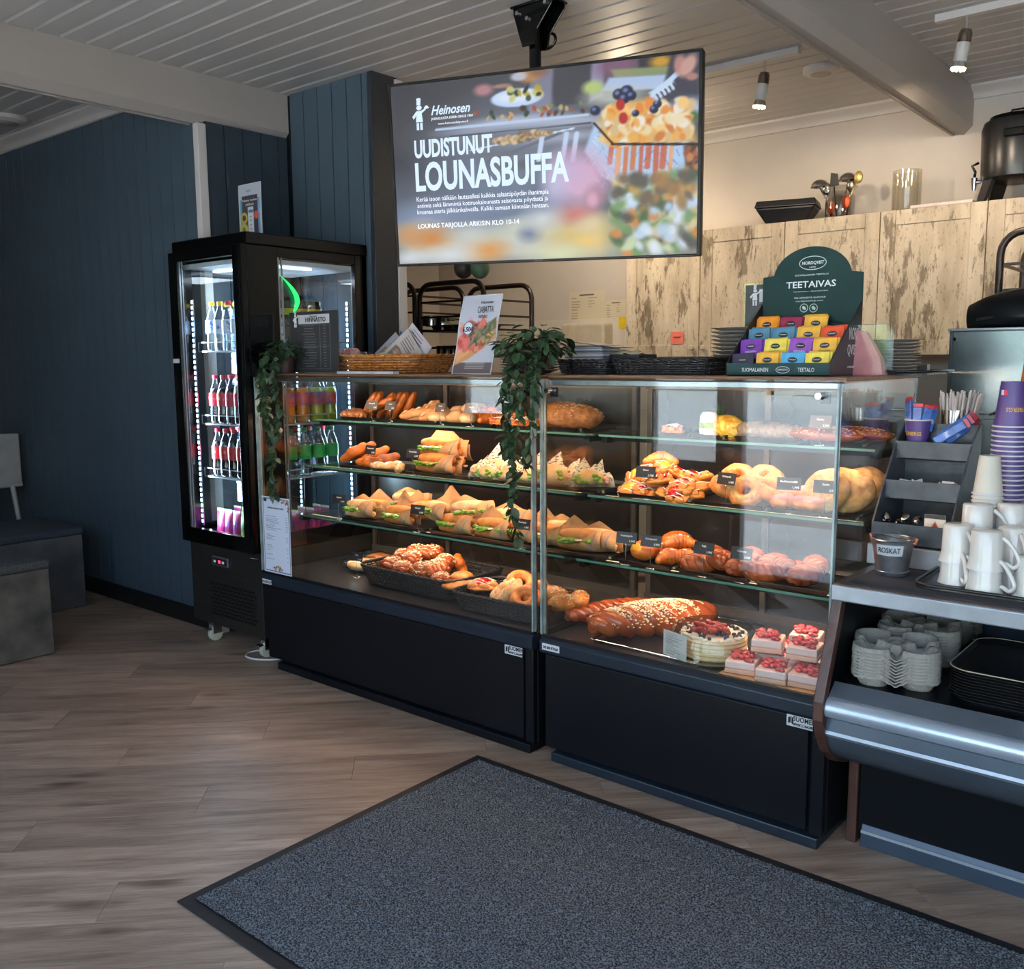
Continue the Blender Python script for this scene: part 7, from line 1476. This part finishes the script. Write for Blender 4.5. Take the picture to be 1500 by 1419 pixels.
for k in range(70):
    a = g.uniform(0, 6.28); r_ = .034*math.sqrt(g.random()); x, y = r_*math.cos(a), r_*math.sin(a); t = obj('straw', MB().cyl((x, y, .30), (x*1.9+.010, y*1.5, .490+g.uniform(-.015, .012)), .0030, n=6), m_straw, None, loc=cn.location); tag(t, 'thin clear straw in the steel cup behind the bars', 'straw', 'straws in the steel cup')
# bucket
bk_ = thing('small_bucket', 'small zinc bucket with a hand written ROSKAT label', 'bucket', (-.825, 2.635, ZK)); m_zinc = mat('zinc', H('8c9298'), .3, metal=.8, col2=H('6c727a'), vscale=25)
obj('body', MB().lathe([(0, .002), (.040, .002), (.042, 0), (.044, .002), (.045, .012), (.043, .014), (.056, .098), (.059, .100), (.056, .103), (.053, .100), (.041, .006)], 32), m_zinc, bk_, smooth=True)
obj('handle', MB().tube([(.059*math.cos(a), .059*math.sin(a)*.9-.006, .095+.012*abs(math.cos(a))) for a in [math.pi*k/14 for k in range(15)]], .0018, 6), m_zinc, bk_, smooth='all')
for s_ in (-1, 1): obj('ear', MB().cyl((s_*.056, 0, .092), (s_*.064, 0, .108), .006, .004, 8), mat('copper_ear', H('a5664a'), .4, metal=.5), bk_)
lbm = MB(); lbm.surf(lambda u, v: ((.0505+.0052*v+.0008)*math.sin(-.55+1.35*u), -(.0505+.0052*v+.0008)*math.cos(-.55+1.35*u), .060+.030*v), 14, 4); obj('tape_label', lbm, mat('pale_tape', H('aeb6bc'), .5), bk_, smooth='all'); curved_text(bk_, 'ROSKAT', .0565, .068, .083, -.40, .66, m_ink)
# mugs on a tray
tr_ = thing('serving_tray', 'black tray under the white mugs on the coffee counter', 'tray', (-.745, 2.49, ZK)); tr_.location = (-.735, 2.505, ZK)
def rrect(w, d, r, n=5): return [(x+r*math.cos(a), y+r*math.sin(a)) for (x, y, a0) in ((w-r, r, -math.pi/2), (w-r, d-r, 0), (r, d-r, math.pi/2), (r, r, math.pi)) for a in [a0+math.pi/2*k/n for k in range(n+1)]]
obj('plate', MB().prism(rrect(.62, .34, .05), 0, .004), m_tray, tr_); obj('rim', MB().tube([(x, y, .012) for x, y in rrect(.62, .34, .05)], .0045, 6, closed=True), m_tray, tr_, smooth='all')
m_mug = mat('white_porcelain', H('cfcdc8'), .12, var=.03, coat=.3)
mugm = MB().lathe([(0, .100), (.034, .100), (.037, .096), (.0385, .03), (.043, .008), (.045, 0), (.042, 0), (.040, .01), (.036, .03)], 32)
mp_ = None
def mug(x, y, z, rz, label, s=1.0):
    global mp_
    if mp_ is None:
        mp_ = thing('mug', label, 'mug', (x, y, z), rz, 'upside down white mugs'); obj('body', mugm, m_mug, mp_, smooth=True, angle=55)
        obj('handle', MB().tube(smooth_pts([(.037, 0, .085), (.055, 0, .070), (.072, 0, .045), (.078, 0, .025), (.066, 0, .012), (.052, 0, .018), (.044, 0, .020)], 5), [.0055]*31, 10), m_mug, mp_, smooth='all'); mp_.scale = (s,)*3
    else: dup(mp_, (x, y, z), rz=rz, label=label)
zm = ZK+.0045; sh = .058
for k, (px, y, n, rz, lb_) in enumerate([(1401, 2.62, 2, -1.0, 'at the left of the tray'), (1443, 2.565, 2, -.35, 'at the front of the tray'), (1428, 2.70, 3, -.2, 'behind the front mugs'), (1482, 2.66, 2, -1.2, 'between the front mugs and the picture edge'), (1478, 2.76, 3, -.1, 'at the back right of the tray'), (1512, 2.585, 1, 0, 'cut off by the picture edge')]):
    x = PX(px, y, zm+.05)
    for q_ in range(n): mug(x, y, zm+q_*(sh if n == 2 else .052), rz+.25*q_, 'white upside down mug %s, %s of its stack' % (lb_, ['lowest', 'upper' if n == 2 else 'middle', 'top'][q_]) if n > 1 else 'white upside down mug %s' % lb_)
def cupstack(px, y, z, n, pitch, r0, r1, h, m, label, grp, text_on_top=None):
    x = PX(px, y, z+.2)
    pr = lofcup('paper_cup', x, y, z, r0, r1, h, m, label+', lowest of the stack', 'cup', False); pr['group'] = grp
    for k in range(1, n): last = dup(pr, (x, y, z+k*pitch), rz=0, label='%s, %s' % (label, 'topmost of the stack' if k == n-1 else '%s up' % ordw(k+1)))
    return last
pc = cupstack(1474, 2.90, ZK, 31, .0135, .031, .044, .125, m_pur, 'purple paper cup in the tall stack behind the mugs', 'purple paper cups in a tall stack')
curved_text(pc, 'LÖFBERGS', .0415, .040, .054, -.15, 1.5, m_gold, flip=True)
def eco(t): 
    for u0, c in ((-.72, 'd8dce8'), (-.45, 'c83048')):
        mb = MB(); mb.surf(lambda u, v: (.0355*math.sin(u0+.26*u), -.0355*math.cos(u0+.26*u), .088+.014*v), 4, 3); obj('eco_mark', mb, mat('eco_'+c, H(c), .5), t)
eco(pc)
wc = cupstack(1446, 2.78, ZK, 22, .0108, .026, .037, .105, mat('white_paper_cup', H('c9c4b8'), .6, var=.04), 'white paper cup in the stack behind the mugs', 'white paper cups in a stack')
oc = cupstack(1507, 3.00, ZK, 36, .0135, .031, .044, .145, mat('orange_paper_cup', H('c8682c'), .5, var=.05), 'orange paper cup in the tallest stack at the picture edge', 'orange paper cups in the tallest stack')
# ================================================================== pulp cup carriers and trays on the lower deck
m_pulp = mat('grey_pulp', H('8f8c84'), .95, var=.12, vscale=60, bump=.5, bscale=200)
def carrier_mesh():
    N_ = 46; S = .110; cs = [(a, b) for a in (-.054, .054) for b in (-.054, .054)]; vs = []; ok = []
    def sm(a, b, x): t_ = max(0, min(1, (x-a)/(b-a))); return t_*t_*(3-2*t_)
    for j in range(N_):
        for i in range(N_):
            x = -S+2*S*i/(N_-1); y = -S+2*S*j/(N_-1); d = min(math.hypot(x-a, y-b) for a, b in cs); r = math.hypot(x, y); n_ = min(abs(x), abs(y))
            z = .032
            if d < .046: z = -.004+.036*sm(.034, .046, d)
            elif d > .052: z = .032-.018*sm(.052, .066, d)
            if r > .05 and n_ < .016: z = min(z, .006+.012*n_/.016)
            if r < .026: z = .024+.010*(1-r/.026)
            lim = .056 if r > .07 else 1
            if d > lim and n_ > .018:
                c_ = min(cs, key=lambda q: math.hypot(x-q[0], y-q[1])); x = c_[0]+(x-c_[0])*lim/d; y = c_[1]+(y-c_[1])*lim/d; z = .018; 
            vs.append((x, y, z))
    fs = [(j*N_+i, j*N_+i+1, (j+1)*N_+i+1, (j+1)*N_+i) for j in range(N_-1) for i in range(N_-1)]
    mb = MB(); mb.add(vs, fs); return mb.mesh('pulp_carrier', m_pulp, True)
cme = carrier_mesh(); cme.shade_smooth()
def carriers(px, y, n, rz, label, grp, pitch=.0085):
    x = PX(px, y, ZD+.05)
    for k in range(n):
        o = bpy.data.objects.new('cup_carrier', cme); COL.objects.link(o); o.location = (x, y, ZD+.0055+k*pitch); o.rotation_euler = (0, 0, rz+random.uniform(-.02, .02)); tag(o, '%s, %s' % (label, ordw(k+1)+' from the bottom'), 'cup carrier', grp)
        s_ = o.modifiers.new('s', 'SOLIDIFY'); s_.thickness = .0022
carriers(1312, 2.52, 9, .30, 'grey pulp cup carrier in the front stack', 'cup carriers in the front stack'); carriers(1346, 2.76, 9, .26, 'grey pulp cup carrier in the middle stack', 'cup carriers in the middle stack')
carriers(1375, 2.98, 22, .0, 'grey pulp cup carrier in the tall rear stack', 'cup carriers in the tall rear stack')
tm = MB(); rr_ = rrect(.44, .33, .06, 6)
tm.prism(rr_, 0, .0022); inner = rr_; top_ = [(x+(-.010 if x < .22 else .010), y+(-.010 if y < .165 else .010), .012) for x, y in rr_]; n_ = len(rr_)
tm.add([(x, y, .002) for x, y in rr_]+top_, [(i, (i+1) % n_, n_+(i+1) % n_, n_+i) for i in range(n_)])
tme = tm.mesh('cafeteria_tray', m_tray)
x = PX(1384, 2.46, ZD+.05)
for k in range(10):
    o = bpy.data.objects.new('cafeteria_tray', tme); COL.objects.link(o); o.location = (x+.012, 2.455, ZD+.001+k*.0075); s_ = o.modifiers.new('s', 'SOLIDIFY'); s_.thickness = .0018; tag(o, 'black cafeteria tray in the stack on the lower deck, %s from the bottom' % ORD[k+1], 'tray', 'cafeteria trays stacked on the lower deck')
    if k == 9: obj('worn_rim', MB().tube([(a, b, c+.001) for a, b, c in top_], .0016, 6, closed=True), mat('worn_tray_edge', H('a09880'), .5), o)
